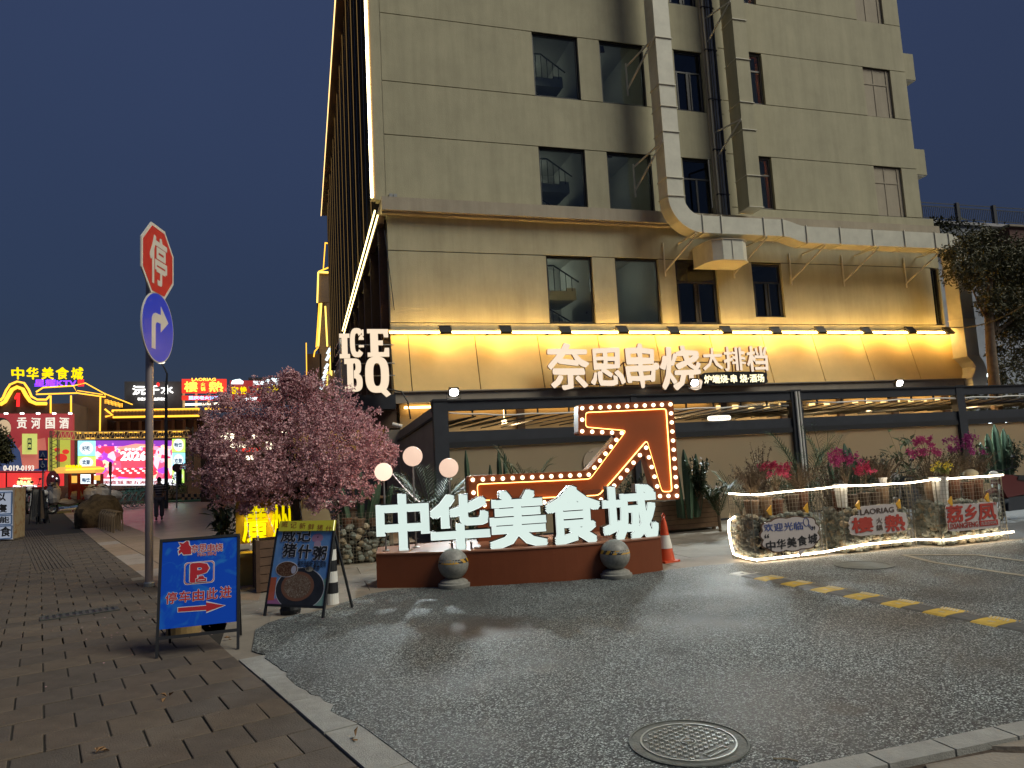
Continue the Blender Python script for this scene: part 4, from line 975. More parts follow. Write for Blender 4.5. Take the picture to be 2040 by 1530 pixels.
# ================================================================== speed bump, manholes, drain
SB0, SB1 = gd(1452, 1145), gd(2040, 1263); SB1 = SB0+(SB1-SB0)*1.25
sbd = (SB1-SB0).normalized(); sbn = V((-sbd.y, sbd.x, 0)); sbn = sbn if sbn.x > 0 else -sbn
sb = thing('speed_bump', 'low black and yellow rubber speed bump crossing the asphalt to the right', 'speed bump', (SB0.x, SB0.y, .008))
M_sby = mat('rubber_yellow', (.55, .36, .05), .65, var=.25, vs=9); M_sbk = mat('rubber_black', (.085, .085, .082), .6, var=.3, vs=9); M_sbw = mat('rubber_worn_white', (.5, .48, .42), .6, var=.2, vs=9)
L_ = (SB1-SB0).length; ns = 20; wd = .34; sl_n = L_/ns
for i in range(ns):
    b = MB(); a = SB0+sbd*(i*sl_n+.004); c = SB0+sbd*((i+1)*sl_n-.004)
    pr = [(0, 0), (.03, .010), (.15, .014), (.20, .014), (.33, .010), (.36, 0)]
    vs = [(p+sbn*q+V((0, 0, z+.008))) for p in (a, c) for q, z in pr]; k = len(pr)
    b.add(vs, [tuple(range(k)), tuple(reversed(range(k, 2*k)))]+[(j, k+j, k+j+1, j+1) for j in range(k-1)])
    m = M_sbw if i == 0 else (M_sby if i % 2 == 0 else M_sbk)
    s_ = b.build('rubber_segment', m, sb)
    b = MB(); 
    for q in range(6):       # moulded ridges on the far slope, small arrow studs on the near one
        t = .12+.14*q; p = a.lerp(c, t); b.bar(p+sbn*.21+V((0, 0, .0220)), p-sbd*.05+sbn*.31+V((0, 0, .0195)), .014, .006)
    for t in (.42, .5, .58): p = a.lerp(c, t); b.bar(p+sbn*.10+V((0, 0, .0210)), p+sbd*.012+sbn*.125+V((0, 0, .0215)), .014, .004)
    b.build('ridge', mat('ridge_light', (.50, .44, .30), .6, var=.2) if m is M_sby else mat('ridge_grey', (.17, .17, .16), .6), s_, kind='stuff')
mc = (gd(1248, 1480)+gd(1502, 1490))*.5; mc = V((2.0, 3.69, .010))
mh = thing('manhole_cover', 'round grey ribbed manhole cover set in the near asphalt', 'manhole cover', mc, .35)
M_ir = mat('cast_iron', (.09, .095, .085), .5, metal=.3, var=.3, vs=12, bump=.15, bs=120); M_irl = mat('worn_iron', (.33, .34, .31), .42, metal=.4, var=.15, vs=10)
RR = .325
b = MB(); b.lathe([(RR, 0), (RR, .006), (RR-.012, .008), (RR-.012, .003), (.262, .003), (0, .003)], 64); b.build('ring', mat('manhole_ring', (.11, .115, .10), .65, var=.35, vs=9, bump=.3, bs=60), mh, world=False)
b = MB(); b.lathe([(.262, .0035), (.262, .0085), (.252, .0085), (.252, .0036)], 64); b.f = b.f[:-2]; b.mi = b.mi[:-2]; b.build('lid_edge', M_irl, mh, world=False)
b = MB(); b.lathe([(.2525, .0032), (.2525, .004), (0, .004)], 48); b.build('lid', M_ir, mh, world=False)
b = MB(); nb = 0
st_ = .041
for i in range(-6, 7):
    for j in range(-6, 7):
        x, y = i*st_, j*st_
        if math.hypot(x, y) > .235 or math.hypot(x, y) < .055 or (abs(y+.19) < .05 and abs(x) < .085): continue
        b.box((x-.013, y-.0035, .0041), (x+.013, y+.0035, .0085)); b.box((x-.0035, y-.013, .0042), (x+.0035, y+.013, .0086))
b.build('raised_crosses', M_irl, mh, world=False, kind='stuff')
b = MB(); b.lathe([(.043, .0041), (.043, .0085), (.038, .0085), (.038, .0041)], 24); b.f = b.f[:-2]; b.mi = b.mi[:-2]
b.box((-.08, -.212, .0041), (.08, -.207, .0082)).box((-.08, -.17, .0041), (.08, -.165, .0082)).box((-.08, -.207, .0041), (-.075, -.17, .0082)).box((.075, -.207, .0041), (.08, -.17, .0082)); b.build('emblem', M_irl, mh, world=False, kind='stuff')
lettering('lid_lettering', '雨', plane(mc+V((0, 0, .0042)), (math.cos(.35), math.sin(.35), 0), (-math.sin(.35), math.cos(.35), 0)), .045, .04, .004, M_irl, mh)
b = MB(); b.tube([(gd(1540, 1511, .012)), (gd(1565, 1511, .014)), (gd(1590, 1516, .012))], .004, 5)
tag(b.build('twig', mat('twig', (.3, .24, .16), .9)), 'thin pale twig lying on the asphalt right of the near manhole', 'twig')
m2 = thing('manhole_cover', 'flat round manhole cover in the asphalt in front of the middle stone cage', 'manhole cover', (6.98, 7.82, .010))
b = MB(); b.lathe([(.36, 0), (.36, .006), (.3, .008), (.29, .003), (0, .003)], 40); b.build('lid', mat('manhole_ring', (0, 0, 0)), m2, world=False)
dr = thing('drain_grate', 'dark rectangular drain grating in the sidewalk left of the blue signboard', 'drain', gd(160, 1222), 0)
T = M.Translation(gd(160, 1222, .002)) @ Tk
b = MB(); b.box((-.42, -.16, -.01), (.42, .16, .0), T); b.build('pit', M_blk, dr)
for k in range(12): MB().box((-.40+k*.07, -.14, .0005), (-.365+k*.07, .14, .008), T).build('grate_bar', M_ir, dr)
for k in ((-.42, -.16, .42, -.145), (-.42, .145, .42, .16), (-.42, -.144, -.405, .144), (.405, -.144, .42, .144)): MB().box((k[0], k[1], .0005), (k[2], k[3], .01), T).build('grate_frame', M_ir, dr)

# ================================================================== gabions with plates
gbm = []
M_rk = [mat('rock_%d' % i, c, .85, var=.25, vs=20, bump=.5, bs=60) for i, c in enumerate([(.34, .35, .29), (.26, .29, .25), (.40, .33, .22), (.22, .23, .19)])]
for i in range(8):
    b = MB(); b.ball((0, 0, 0), 1, 7, 5, (1, .8+.05*(i % 4), .7+.06*(i % 3)), .16, rnd); gbm.append(b.mesh('stone', M_rk[i % 4], True))
M_wire = mat('galvanised_wire', (.26, .23, .17), .5, metal=.3)
def gabion(label, x0, x1, y0, y1, h, n, rock=.62):
    wr = .0036
    t = thing('gabion', label, 'gabion planter', (x0, y0, 0), 0, 'wire cages filled with stones along the road')
    b = MB(); st = .056
    k = int((x1-x0)/st)
    for i in range(k+1):
        x = x0+(x1-x0)*i/k
        b.bar((x, y0, 0), (x, y0, h), wr, wr); b.bar((x, y1, 0), (x, y1, h), wr, wr)
    k = int((y1-y0)/st)
    for i in range(1, k):
        y = y0+(y1-y0)*i/k
        b.bar((x0, y, 0), (x0, y, h), wr, wr); b.bar((x1, y, 0), (x1, y, h), wr, wr)
    k = int(h/st)
    for i in range(k+1):
        z = h*i/k
        b.bar((x0, y0-.003, z), (x1, y0-.003, z), wr, wr); b.bar((x0-.003, y0, z), (x0-.003, y1, z), wr, wr); b.bar((x1+.003, y0, z), (x1+.003, y1, z), wr, wr); b.bar((x0, y1, z), (x1, y1, z), wr, wr)
    for p in ((x0, y0), (x1, y0), (x0, y1), (x1, y1)): b.tube([(*p, 0), (*p, h)], .008, 6)
    b.build('wire_cage', M_wire, t, kind='stuff')
    zt = h*rock; c = 0; inv = rootmat(t).inverted()
    while c < n:
        r_ = rnd.uniform(.045, .078); side = rnd.random()
        if side < .62: x, y = rnd.uniform(x0+.05, x1-.05), y0+.05+abs(rnd.gauss(0, .025))
        else: x, y = x0+.05+abs(rnd.gauss(0, .02)), rnd.uniform(y0+.05, y1-.05)
        z = .04+(zt)*((c % 30)/30+rnd.uniform(-.02, .02))
        link('stone', rnd.choice(gbm), t, mtx=inv @ M.Translation((x, y, max(.04, z))) @ M.Rotation(rnd.uniform(0, 6), 4, 'Z') @ M.Rotation(rnd.uniform(-.6, .6), 4, 'X') @ M.Diagonal((r_, r_, r_, 1))); c += 1
    MB().box((x0+.09, y0+.10, 0.01), (x1-.05, y1-.04, zt)).build('shaded_core', mat('fill_shade', (.015, .014, .012), .95, var=.4, vs=14, bump=1, bs=15), t)  # near-black core: shade between the stones put into its colour
    # pots standing in the upper part
    x = x0+.14
    while x < x1-.12:
        r_ = rnd.uniform(.085, .11); hp_ = h-rnd.uniform(.02, .14); MB().lathe([(r_*.72, zt), (r_, hp_-.02), (r_*1.06, hp_-.02), (r_*1.06, hp_+.0), (r_*.9, hp_), (0, hp_-.01)], 14, c=(x, y0+rnd.uniform(.16, .26), 0)).build('clay_pot', rnd.choice([mat('clay', (.13, .055, .03), .85, var=.35, vs=9), mat('clay_tan', (.19, .12, .07), .85, var=.35, vs=9), mat('clay_dark2', (.07, .045, .03), .9, var=.35, vs=9)]), t)
        x += r_*2+.03
    return t
H_ = .96
g1 = gabion('stone filled wire cage at the left end of the row, carrying the speech bubble plate', 6.05, 7.25, 8.82, 9.38, H_, 270)
g2 = gabion('middle stone filled wire cage, carrying the white and red hotpot plate', 7.54, 8.82, 8.77, 9.3, H_, 270)
g3 = gabion('rightmost stone filled wire cage, carrying the red three character plate', 9.02, 10.3, 8.50, 9.05, H_+.04, 270)
g4 = gabion('stone filled wire cage with cactus between the wooden deck and the orange platform', -.0+.55, 1.45, 12.6, 13.2, .85, 120, .7)
g4['group'] = 'wire cages behind the platform'; 
def whitepot(x, y, z, r_, h, parent, nm='white_pot'):
    MB().lathe([(r_*.7, z), (r_, z+h), (r_*1.05, z+h), (r_*1.05, z+h-.02), (r_*.9, z+h-.02), (0, z+h-.03)], 8, c=(x, y, 0)).build(nm, M_white, parent)
whitepot(7.66, 8.9, .66, .1, .34, g2); whitepot(9.22, 8.62, .60, .13, .42, g3); whitepot(8.5, 8.95, .95, .06, .1, g2)
# light ropes along the cages
Gr = glow('light_rope', (1, .83, .60), 9)
lr = thing('light_rope', 'bright white light rope framing the row of stone cages, top, left side and bottom', 'light rope', (6.05, 8.8, .1))
pts = [(6.02, 9.3, .955), (6.03, 9.0, .95), (6.15, 8.79, .94), (6.5, 8.79, .955), (7.25, 8.79, .965), (7.55, 8.75, .985), (8.0, 8.74, .965), (8.8, 8.73, .955), (9.0, 8.55, .99), (9.6, 8.47, .99), (10.1, 8.47, .985), (10.32, 8.47, .99)]
MB().tube(pts, .011, 8).build('top_rope', Gr, lr, smooth=True)
pts = [(6.02, 9.2, .62), (6.0, 9.33, .56), (6.0, 9.36, .4), (6.01, 9.34, .2), (6.01, 9.3, .08), (6.02, 9.05, .05), (6.05, 8.8, .045), (6.5, 8.79, .05), (7.2, 8.79, .06), (7.5, 8.77, .09), (7.9, 8.74, .115), (8.8, 8.73, .11), (9.1, 8.5, .10), (9.6, 8.47, .115), (10.36, 8.45, .125)]
MB().tube(pts, .013, 8).build('lower_rope', Gr, lr, smooth=True)
# plates
M_pl = mat('plate_white', (.52, .46, .44), .5, var=.04); M_red = mat('print_red', (.42, .05, .035), .5); M_blu = mat('print_blue', (.045, .08, .27), .5); M_ink = mat('print_black', (.02, .02, .022), .5)
M_clip = mat('clip_yellow', (.75, .40, .04), .5)
def clip(px, py, Y, parent):
    q = at(px, py, Y); MB().prism([(-.055, 0), (.02, .07), (.02, -.07), (-.02, -.06)], plane(q), .02).build('yellow_clip', M_clip, parent)
def pbox(x0, y0, x1, y1, Y): a = at(x0, (y0+y1)/2, Y); b = at(x1, (y0+y1)/2, Y); c = at((x0+x1)/2, y0, Y); d = at((x0+x1)/2, y1, Y); return V(((a.x+b.x)/2, Y, (c.z+d.z)/2)), (b-a).length, (c-d).length, (b.z-a.z)/max(.01, b.x-a.x)
# speech bubble plate
c, w_, h, tl = pbox(1513, 1026, 1632, 1102, 8.76)
sp1 = thing('speech_bubble_plate', 'white speech bubble plate with blue and black brush writing on the left cage', 'plate', (c.x, 8.76, c.z-h/2), 0, 'plates hung on the stone cages')
Tt = plane(c)
ol = [(x, y) for x, y in blob_outline(w_*.98, h*.9, 60, 11, .10, 3.2, .4)]
MB().prism(ol, Tt, .014).build('plate_edge', mat('plate_brown_edge', (.10, .055, .035), .5), sp1)
MB().prism([(x*.955, y*.93) for x, y in ol], Tt @ M.Translation((0, 0, .0)), .019).build('plate_face', M_pl, sp1)
MB().prism([(.10, -h*.40), (.25, -h*.38), (.13, -h*.62)], Tt, .0135).build('bubble_tail', M_pl, sp1)
def pt(ch, x0, y0, x1, y1, Y, m, parent, bold=.01, warp=.02, seed=1, nm='lettering', th=.003):
    c, w_, h, tl = pbox(x0, y0, x1, y1, Y); return lettering(nm, ch, plane(c), w_, h, th, m, parent, bold=bold, warp=warp, seed=seed)
YL = 8.738
x = 1522
for k, ch in enumerate('欢迎光临'): pt(ch, 1522+k*20, 1043-k*1.2, 1540+k*20, 1059-k*1.2, YL, M_blu, sp1, .008, .03, k)
for k, ch in enumerate('中华美食城'): pt(ch, 1526+k*21, 1077-k*3.4, 1545+k*21, 1097-k*3.4, YL, M_ink, sp1, .018, .04, k+7)
pt('“', 1523, 1064, 1532, 1072, YL, M_ink, sp1, .01, 0); pt('”', 1618, 1048, 1624, 1056, YL, M_ink, sp1, .01, 0)
q = at(1606, 1040, YL); b = MB(); ring = [q+V((.045*math.cos(t*PI/8), 0, .058*math.sin(t*PI/8))) for t in range(17)]; b.tube(ring, .005, 5); b.tube([q+V((.03, 0, -.05)), q+V((.085, 0, -.12)), q+V((.10, 0, -.10)), q+V((.045, 0, -.035))], .004, 5); b.build('magnifier_print', M_blu, sp1)
clip(1533, 1017, 8.76, sp1); clip(1606, 1012, 8.76, sp1)
# hotpot plate
c, w_, h, tl = pbox(1690, 1008, 1805, 1066, 8.71)
sp2 = thing('hotpot_plate', 'white cut out plate with red Chinese letters and LAORIAG on the middle cage', 'plate', (c.x, 8.71, c.z-h/2), 0, 'plates hung on the stone cages')
c1, w1, h1, _ = pbox(1691, 1022, 1806, 1064, 8.71); MB().prism(blob_outline(w1, h1, 44, 14, .06, 5, .5), plane(c1), .016).build('plate_face', M_pl, sp2)
c1, w1, h1, _ = pbox(1709, 1006, 1785, 1030, 8.71); MB().prism(blob_outline(w1, h1, 44, 12, .06, 5, .5), plane(c1), .0145).build('plate_top', M_pl, sp2)
YL = 8.69
pt('LAORIAG', 1714, 1012, 1781, 1023, YL, M_brown, sp2, .0, 0)
pt('樓', 1696, 1030, 1740, 1061, YL, M_red, sp2, .03, .02, 3, 'character'); pt('熱', 1763, 1025, 1803, 1058, YL, M_red, sp2, .03, .02, 4, 'character')
pt('火', 1746, 1031, 1758, 1043, YL, M_brown, sp2, 0, 0); pt('鍋', 1746, 1045, 1758, 1057, YL, M_brown, sp2, 0, 0)
clip(1709, 1006, 8.71, sp2); clip(1790, 1004, 8.71, sp2)
# third plate
c, w_, h, tl = pbox(1882, 1001, 1990, 1055, 8.43)
sp3 = thing('red_letter_plate', 'white cut out plate with three red characters and LIXIANGFENG on the right cage', 'plate', (c.x, 8.43, c.z-h/2), 0, 'plates hung on the stone cages')
for (bx, z) in (((1883, 1004, 1922, 1046), .016), ((1918, 1003, 1950, 1044), .0145), ((1944, 1000, 1986, 1042), .0155), ((1887, 1036, 1991, 1055), .0165)):
    c1, w1, h1, _ = pbox(*bx, 8.43); MB().prism(blob_outline(w1, h1, 30, 4, .04, 5, .5), plane(c1), z).build('plate_face', M_pl, sp3)
YL = 8.41
for k, (ch, bx) in enumerate((('荔', (1885, 1007, 1919, 1041)), ('乡', (1921, 1005, 1947, 1038)), ('凤', (1948, 1003, 1984, 1036)))): pt(ch, *bx, YL, M_red, sp3, .034, .03, k+3, 'character')
pt('LIXIANGFENG', 1889, 1041, 1949, 1052, YL, M_red, sp3, .012, 0)
c1, w1, h1, _ = pbox(1951, 1036, 1988, 1047, YL); MB().prism([(-w1/2, -h1/2), (w1/2, -h1/2), (w1/2, h1/2), (-w1/2, h1/2)], plane(c1), .003).build('red_strip', M_red, sp3)
pt('古法白切鸡', 1954, 1038, 1985, 1045, YL-.004, M_pl, sp3, 0, 0); pt('®', 1979, 1000, 1985, 1006, YL, M_red, sp3, 0, 0)
clip(1893, 998, 8.43, sp3); clip(1966, 991, 8.43, sp3)

# ================================================================== plants
M_lf = [mat('leaf_%d' % i, c, .55, var=.3, vs=20) for i, c in enumerate([(.045, .075, .03), (.07, .095, .035), (.03, .055, .028), (.13, .19, .04)])]
M_twg = mat('twig_brown', (.14, .10, .06), .85, var=.2, vs=20); M_mag = [mat('petal_%d' % i, c, .6, var=.2, vs=25) for i, c in enumerate([(.50, .05, .22), (.58, .05, .14), (.38, .045, .24)])]
M_cac = mat('cactus_green', (.045, .085, .045), .6, var=.2, vs=8, bump=.2, bs=40); M_yf = mat('petal_yellow', (.75, .60, .05), .6)
def leaf(b, p, d, l, w_, cup=.2, upv=V((0, 0, 1))):
    d = V(d).normalized(); s_ = d.cross(upv)
    if s_.length < .05: s_ = V((1, 0, 0))
    s_.normalize(); n = s_.cross(d)
    b.add([p, p+d*l*.5+s_*w_/2+n*cup*w_, p+d*l, p+d*l*.5-s_*w_/2+n*cup*w_], [(0, 1, 2), (0, 2, 3)])
def rdir(r_, up_=0): 
    while 1:
        v = V((r_.uniform(-1, 1), r_.uniform(-1, 1), r_.uniform(-1, 1)))
        if .05 < v.length < 1: v.normalize(); v.z += up_; return v.normalized()
def stems(b, base, n, h, spread, r_, th=.006, leaves=None, lm=None, ls=.05, ends=None):
    for i in range(n):
        a = r_.uniform(0, 2*PI); s_ = r_.uniform(.2, 1)*spread; hh = h*r_.uniform(.6, 1)
        P_ = [V(base)]
        for k in range(1, 5): t = k/4; P_.append(V(base)+V((math.cos(a)*s_*t**1.3+r_.uniform(-.02, .02), math.sin(a)*s_*t**1.3*.7+r_.uniform(-.02, .02), hh*t)))
        b.tube(P_, [th, th*.8, th*.7, th*.5, th*.4], 4, False)
        if leaves is not None:
            for q in range(lm):
                t = r_.uniform(.35, 1)*3.999; k = int(t); p = P_[k].lerp(P_[k+1], t-k); leaf(leaves, p, rdir(r_, .3), ls*r_.uniform(.6, 1.2), ls*.5)
        if ends is not None: ends.append(P_[-1])
def shrub(nm, label, base, h, spread, n, lm, ls, lmat, seed, cat='shrub', grp=None, flower=None, fl_n=0, fs=.03):
    r_ = random.Random(seed); t = thing(nm, label, cat, base, 0, grp); b = MB(); lv = MB(); ends = []
    stems(b, base, n, h, spread, r_, .006, lv, lm, ls, ends)
    b.build('stem', M_twg, t, kind='stuff')
    if lm: lv.build('foliage', lmat, t, kind='stuff')
    if flower:
        f_ = MB()
        for e in ends:
            for q in range(fl_n):
                p = e+rdir(r_)*r_.uniform(0, .075); f_.m = 0
                for z in range(3): leaf(f_, p, rdir(r_, .4), fs, fs*.8, .3)
        f_.build('blossom', flower, t, kind='stuff')
    return t
def palm(label, base, h, n, seed, w_=.5, grp='palm plants by the screens'):
    r_ = random.Random(seed); t = thing('palm_plant', label, 'palm', base, 0, grp); b = MB(); b.tube([V(base), V(base)+V((0, 0, h*.3))], .03, 6); b.build('trunk', M_twg, t)
    for i in range(n):
        a = 2*PI*i/n+r_.uniform(-.3, .3); P_ = []; f_ = MB(); k = 10
        for q in range(k+1):
            s_ = q/k; P_.append(V(base)+V((math.cos(a)*w_*s_, math.sin(a)*w_*.6*s_, h*.25+h*.75*(1.35*s_-.6*s_*s_*(1+.3*math.sin(i)))/.85)))
        f_.tube(P_, .005, 4, False)
        for q in range(2, k+1):
            d = (P_[q]-P_[q-1]).normalized()
            for u in (0, .5):
                p = P_[q-1].lerp(P_[q], u)
                for s2 in (-1, 1):
                    sd = d.cross(V((0, 0, 1))).normalized()*s2; leaf(f_, p, sd+d*.9+V((0, 0, -.15)), .24*w_/.5*(1-.5*abs(q/k-.5)), .014, .1)
        f_.build('frond', M_lf[i % 3], t)
    return t
def cactus(label, base, cols, seed, grp=None):
    t = thing('cactus', label, 'cactus', base, 0, grp); r_ = random.Random(seed)
    for (dx, dy, h, w_, lean) in cols:
        b = MB(); n = 10; k = 8; p0 = V(base)+V((dx, dy, 0))
        for q in range(k+1):
            s_ = q/k; rr = w_*(.75+.25*math.sin(s_*PI))*(1 if q < k else .25)*(.9 if q == k-1 else 1)
            for j in range(n):
                a = 2*PI*j/n; r2 = rr*(1 if j % 2 else .72); b.v.append(p0+V((r2*math.cos(a)+lean*s_*h, r2*math.sin(a), h*s_)))
        for q in range(k):
            for j in range(n): b.f.append((q*n+j, q*n+(j+1) % n, (q+1)*n+(j+1) % n, (q+1)*n+j)); b.mi.append(0)
        b.f.append(tuple(k*n+j for j in range(n))); b.mi.append(0)
        b.build('column', M_cac, t)
    return t
# bougainvillea and twigs growing in the cages
shrub('bougainvillea', 'magenta bougainvillea growing out of the left cage above the speech bubble', (6.62, 9.0, .93), .42, .22, 16, 5, .03, M_lf[1], 11, 'flowering plant', 'bougainvilleas in the stone cages', M_mag[1], 24)
shrub('bougainvillea', 'magenta bougainvillea on the left part of the middle cage, above the white pot', (7.9, 9.05, .95), .55, .28, 18, 5, .03, M_lf[1], 12, 'flowering plant', 'bougainvilleas in the stone cages', M_mag[0], 22)
shrub('bougainvillea', 'small red bougainvillea at the centre of the middle cage', (8.22, 9.0, .95), .30, .16, 10, 5, .03, M_lf[1], 13, 'flowering plant', 'bougainvilleas in the stone cages', M_mag[1], 20)
shrub('bougainvillea', 'tall magenta bougainvillea on the left part of the right cage', (9.3, 8.85, .98), .62, .32, 20, 5, .03, M_lf[1], 14, 'flowering plant', 'bougainvilleas in the stone cages', M_mag[0], 24)
shrub('bougainvillea', 'wide magenta bougainvillea on the right part of the right cage', (9.95, 8.8, .98), .62, .34, 22, 5, .03, M_lf[1], 15, 'flowering plant', 'bougainvilleas in the stone cages', M_mag[2], 20)
shrub('leafy_bush', 'bright green leafy bush with yellow flowers spilling over the right cage', (9.35, 8.62, 1.0), .22, .25, 20, 14, .04, M_lf[3], 16, 'bush', None, M_yf, 3, .03)
for i, (x, lab, sd_) in enumerate(((6.25, 'bare brown twigs at the left end of the left cage', 21), (7.05, 'dry brown bush at the right end of the left cage', 22), (8.6, 'thin reddish twiggy bush at the right end of the middle cage', 23), (9.65, 'dense brown twiggy bush at the centre of the right cage', 24), (10.2, 'brown twiggy bush at the right end of the right cage', 25))):
    shrub('twiggy_bush', lab, (x, 9.05 if x < 9 else 8.8, .90), .48, .42, 70, 16, .034, M_twg if i % 2 else mat('leaf_bronze', (.11, .07, .04), .7), sd_, 'bush', 'twiggy bushes in the stone cages')
# planting behind, in front of the screens
def atg(px, py, Y, z=0): q = at(px, py, Y); return (q.x, Y, z)
shrub('bronze_shrub', 'round bronze leaved shrub above the left cage, against the beige screen', atg(1520, 1000, 12.2, .5), 1.25, .3, 26, 30, .05, mat('leaf_bronze', (.11, .07, .04), .7), 31)
palm('dark palm with arching fronds between the two left screens', atg(1612, 1000, 12.8), 1.8, 11, 32, .75)
palm('upright palm rising just right of the white pipes', atg(1655, 1000, 12.4), 1.95, 9, 33, .5)
palm('small palm left of the cages behind the wooden planter', atg(1430, 1000, 12.6), 1.05, 11, 34, .5)
palm('palm fronds left of the cages, beside the screen corner', atg(1475, 1000, 12.9), 1.1, 10, 35, .55)
palm('slim palm behind the second and third white letters', atg(1050, 1000, 12.9), 1.78, 10, 36, .55)
palm('drooping palm behind the white letters, left of the arrow tail', atg(1075, 1000, 13.3), 1.45, 9, 37, .5)
palm('bushy dark palm behind the two right globe lamps', atg(862, 1000, 12.6), 1.5, 16, 38, .75)
cactus('clustered dark cactus standing between palm and bougainvillea on the right', atg(1690, 1000, 12.2, .3), [(-.25, 0, .95, .06, -.15), (-.12, .05, 1.05, .07, -.04), (0, -.05, 1.3, .08, 0), (.13, 0, 1.2, .08, .03), (.25, .05, 1.0, .07, .1), (.36, 0, .85, .06, .25), (.05, -.12, .8, .07, .05)], 41)
cactus('tall thin cactus behind the right globe lamp', atg(938, 1000, 13.2), [(0, 0, 1.85, .06, -.03), (.14, 0, 1.35, .05, .02)], 42)
cactus('cactus pair with short arms in the middle behind the arrow tail', atg(998, 1000, 13.2), [(0, 0, 1.82, .06, 0), (.12, .05, 1.75, .055, .01), (-.18, 0, 1.55, .06, 0), (-.35, 0, 1.3, .05, 0)], 43)
cactus('low cactus row behind the bend of the arrow', atg(1172, 1000, 13.3), [(0, 0, 1.45, .06, 0), (-.2, 0, 1.3, .05, 0), (-.35, 0, 1.28, .05, .02)], 44)
cactus('big dark branching cactus left of the wooden planter, beside the arrow head', atg(1372, 1000, 12.7, .3), [(0, 0, 1.35, .08, -.02), (.14, 0, 1.25, .07, .08), (-.15, 0, 1.15, .07, -.1), (.25, .1, 1.0, .06, .2), (-.05, -.1, 1.0, .07, .05)], 45)
cactus('tall slim cactus beside the right edge of the arrow', atg(1350, 1000, 12.9, .3), [(0, 0, 1.5, .05, 0)], 46)
shrub('leafy_bush', 'dark leafy bush above the wooden planter, right of the arrow', atg(1395, 1010, 12.6, .45), 1.05, .35, 26, 26, .09, M_lf[2], 47)
shrub('leafy_bush', 'low leafy mass in the right part of the wooden planter', atg(1425, 1010, 12.7, .45), .5, .5, 26, 18, .07, M_lf[0], 48)
shrub('leafy_bush', 'dark leafy bush behind the middle cage between the bougainvilleas', atg(1735, 1010, 12.0, .4), .95, .45, 34, 20, .07, M_lf[2], 49)
shrub('leafy_bush', 'small upright dark bush behind the gap right of the middle cage', atg(1770, 1010, 11.6, .4), 1.0, .12, 12, 22, .08, M_lf[2], 50)
shrub('leafy_bush', 'leafy dark bush behind the right cage', atg(1850, 1010, 11.2, .4), .75, .5, 34, 20, .06, M_lf[0], 51)
shrub('leafy_bush', 'low dark undergrowth bush behind the left cage', atg(1580, 1010, 11.6, .3), .8, .6, 40, 18, .06, M_lf[0], 52)
shrub('big_leaf_plant', 'tall plant with few large round leaves against the third screen', atg(1815, 1000, 11.8, .5), 1.35, .55, 9, 6, .2, M_lf[1], 53, 'plant')
shrub('big_leaf_plant', 'tall thin plant with pale leaves beside the right pergola post', atg(1955, 1000, 11.4, .5), 1.35, .35, 6, 5, .12, M_lf[1], 54, 'plant')
cactus('dark cactus cluster in front of the screen at the right edge', atg(2000, 1000, 13.0, .5), [(0, 0, 1.35, .1, 0), (-.2, 0, 1.15, .09, -.05), (.2, 0, 1.25, .09, .05), (.4, .1, 1.1, .09, .1), (-.4, 0, .95, .08, -.1)], 55)
shrub('leafy_bush', 'dense dark bush at the right edge behind the motorcycle', atg(2010, 1000, 13.1, .3), 1.2, .8, 50, 34, .09, M_lf[2], 56)
shrub('leafy_bush', 'dark bush behind the platform letters, under the cactus pair', atg(985, 1010, 12.8, .0), 1.15, .9, 50, 26, .08, M_lf[2], 57)
shrub('leafy_bush', 'dark bush behind the left letters beside the rope of tiny lights', atg(880, 1010, 12.4, .0), 1.1, .7, 40, 26, .09, M_lf[2], 58)
shrub('leafy_bush', 'dark bush behind the fifth letter and the arrow shaft', atg(1230, 1010, 12.8, .0), 1.3, .7, 40, 26, .09, M_lf[2], 59)
cactus('bushy green cactus behind the left stone cage near the deck', (.95, 12.9, .6), [(0, 0, 1.0, .07, 0), (-.2, 0, .8, .07, -.2), (.2, 0, .9, .07, .15), (.35, 0, .7, .06, .3), (-.3, .1, .6, .06, -.3), (.1, -.1, .75, .07, .2)], 60)
# wooden planter right of the platform
wp = thing('wooden_planter', 'long slatted wooden planter standing between the arrow and the stone cages', 'planter', (7.2, 13, 0), 0)
M_wd = mat('planter_wood', (.21, .125, .065), .6, var=.2, vs=6); x0, x1 = 6.2, 8.12
for k in range(6): MB().box((x0-.02*k*.5, 12.98, .06+k*.098), (x1+.012*k, 13.0, .06+k*.098+.088)).build('slat', M_wd, wp)
MB().box((x0, 13.002, .05), (x1, 13.45, .62)).build('soil_box', mat('soil', (.04, .028, .018), .95), wp)
for x in (x0+.1, x1-.1): MB().box((x-.03, 13.01, 0), (x+.03, 13.07, .6)).build('leg', M_wd, wp)
# far right rock-like pot on the cage
shrub('pale_stone_ornament', 'x', (10.08, 8.72, 1.0), .01, .01, 1, 0, .01, M_lf[0], 61) if False else None
b = MB(); b.ball((10.0, 8.75, 1.02), .13, 12, 8, (1, .7, .6), .06, rnd); tag(b.build('round_stone', mat('pale_stone', (.33, .29, .19), .8, var=.2, vs=8), smooth=True), 'pale rounded stone lying on top of the right cage', 'stone')

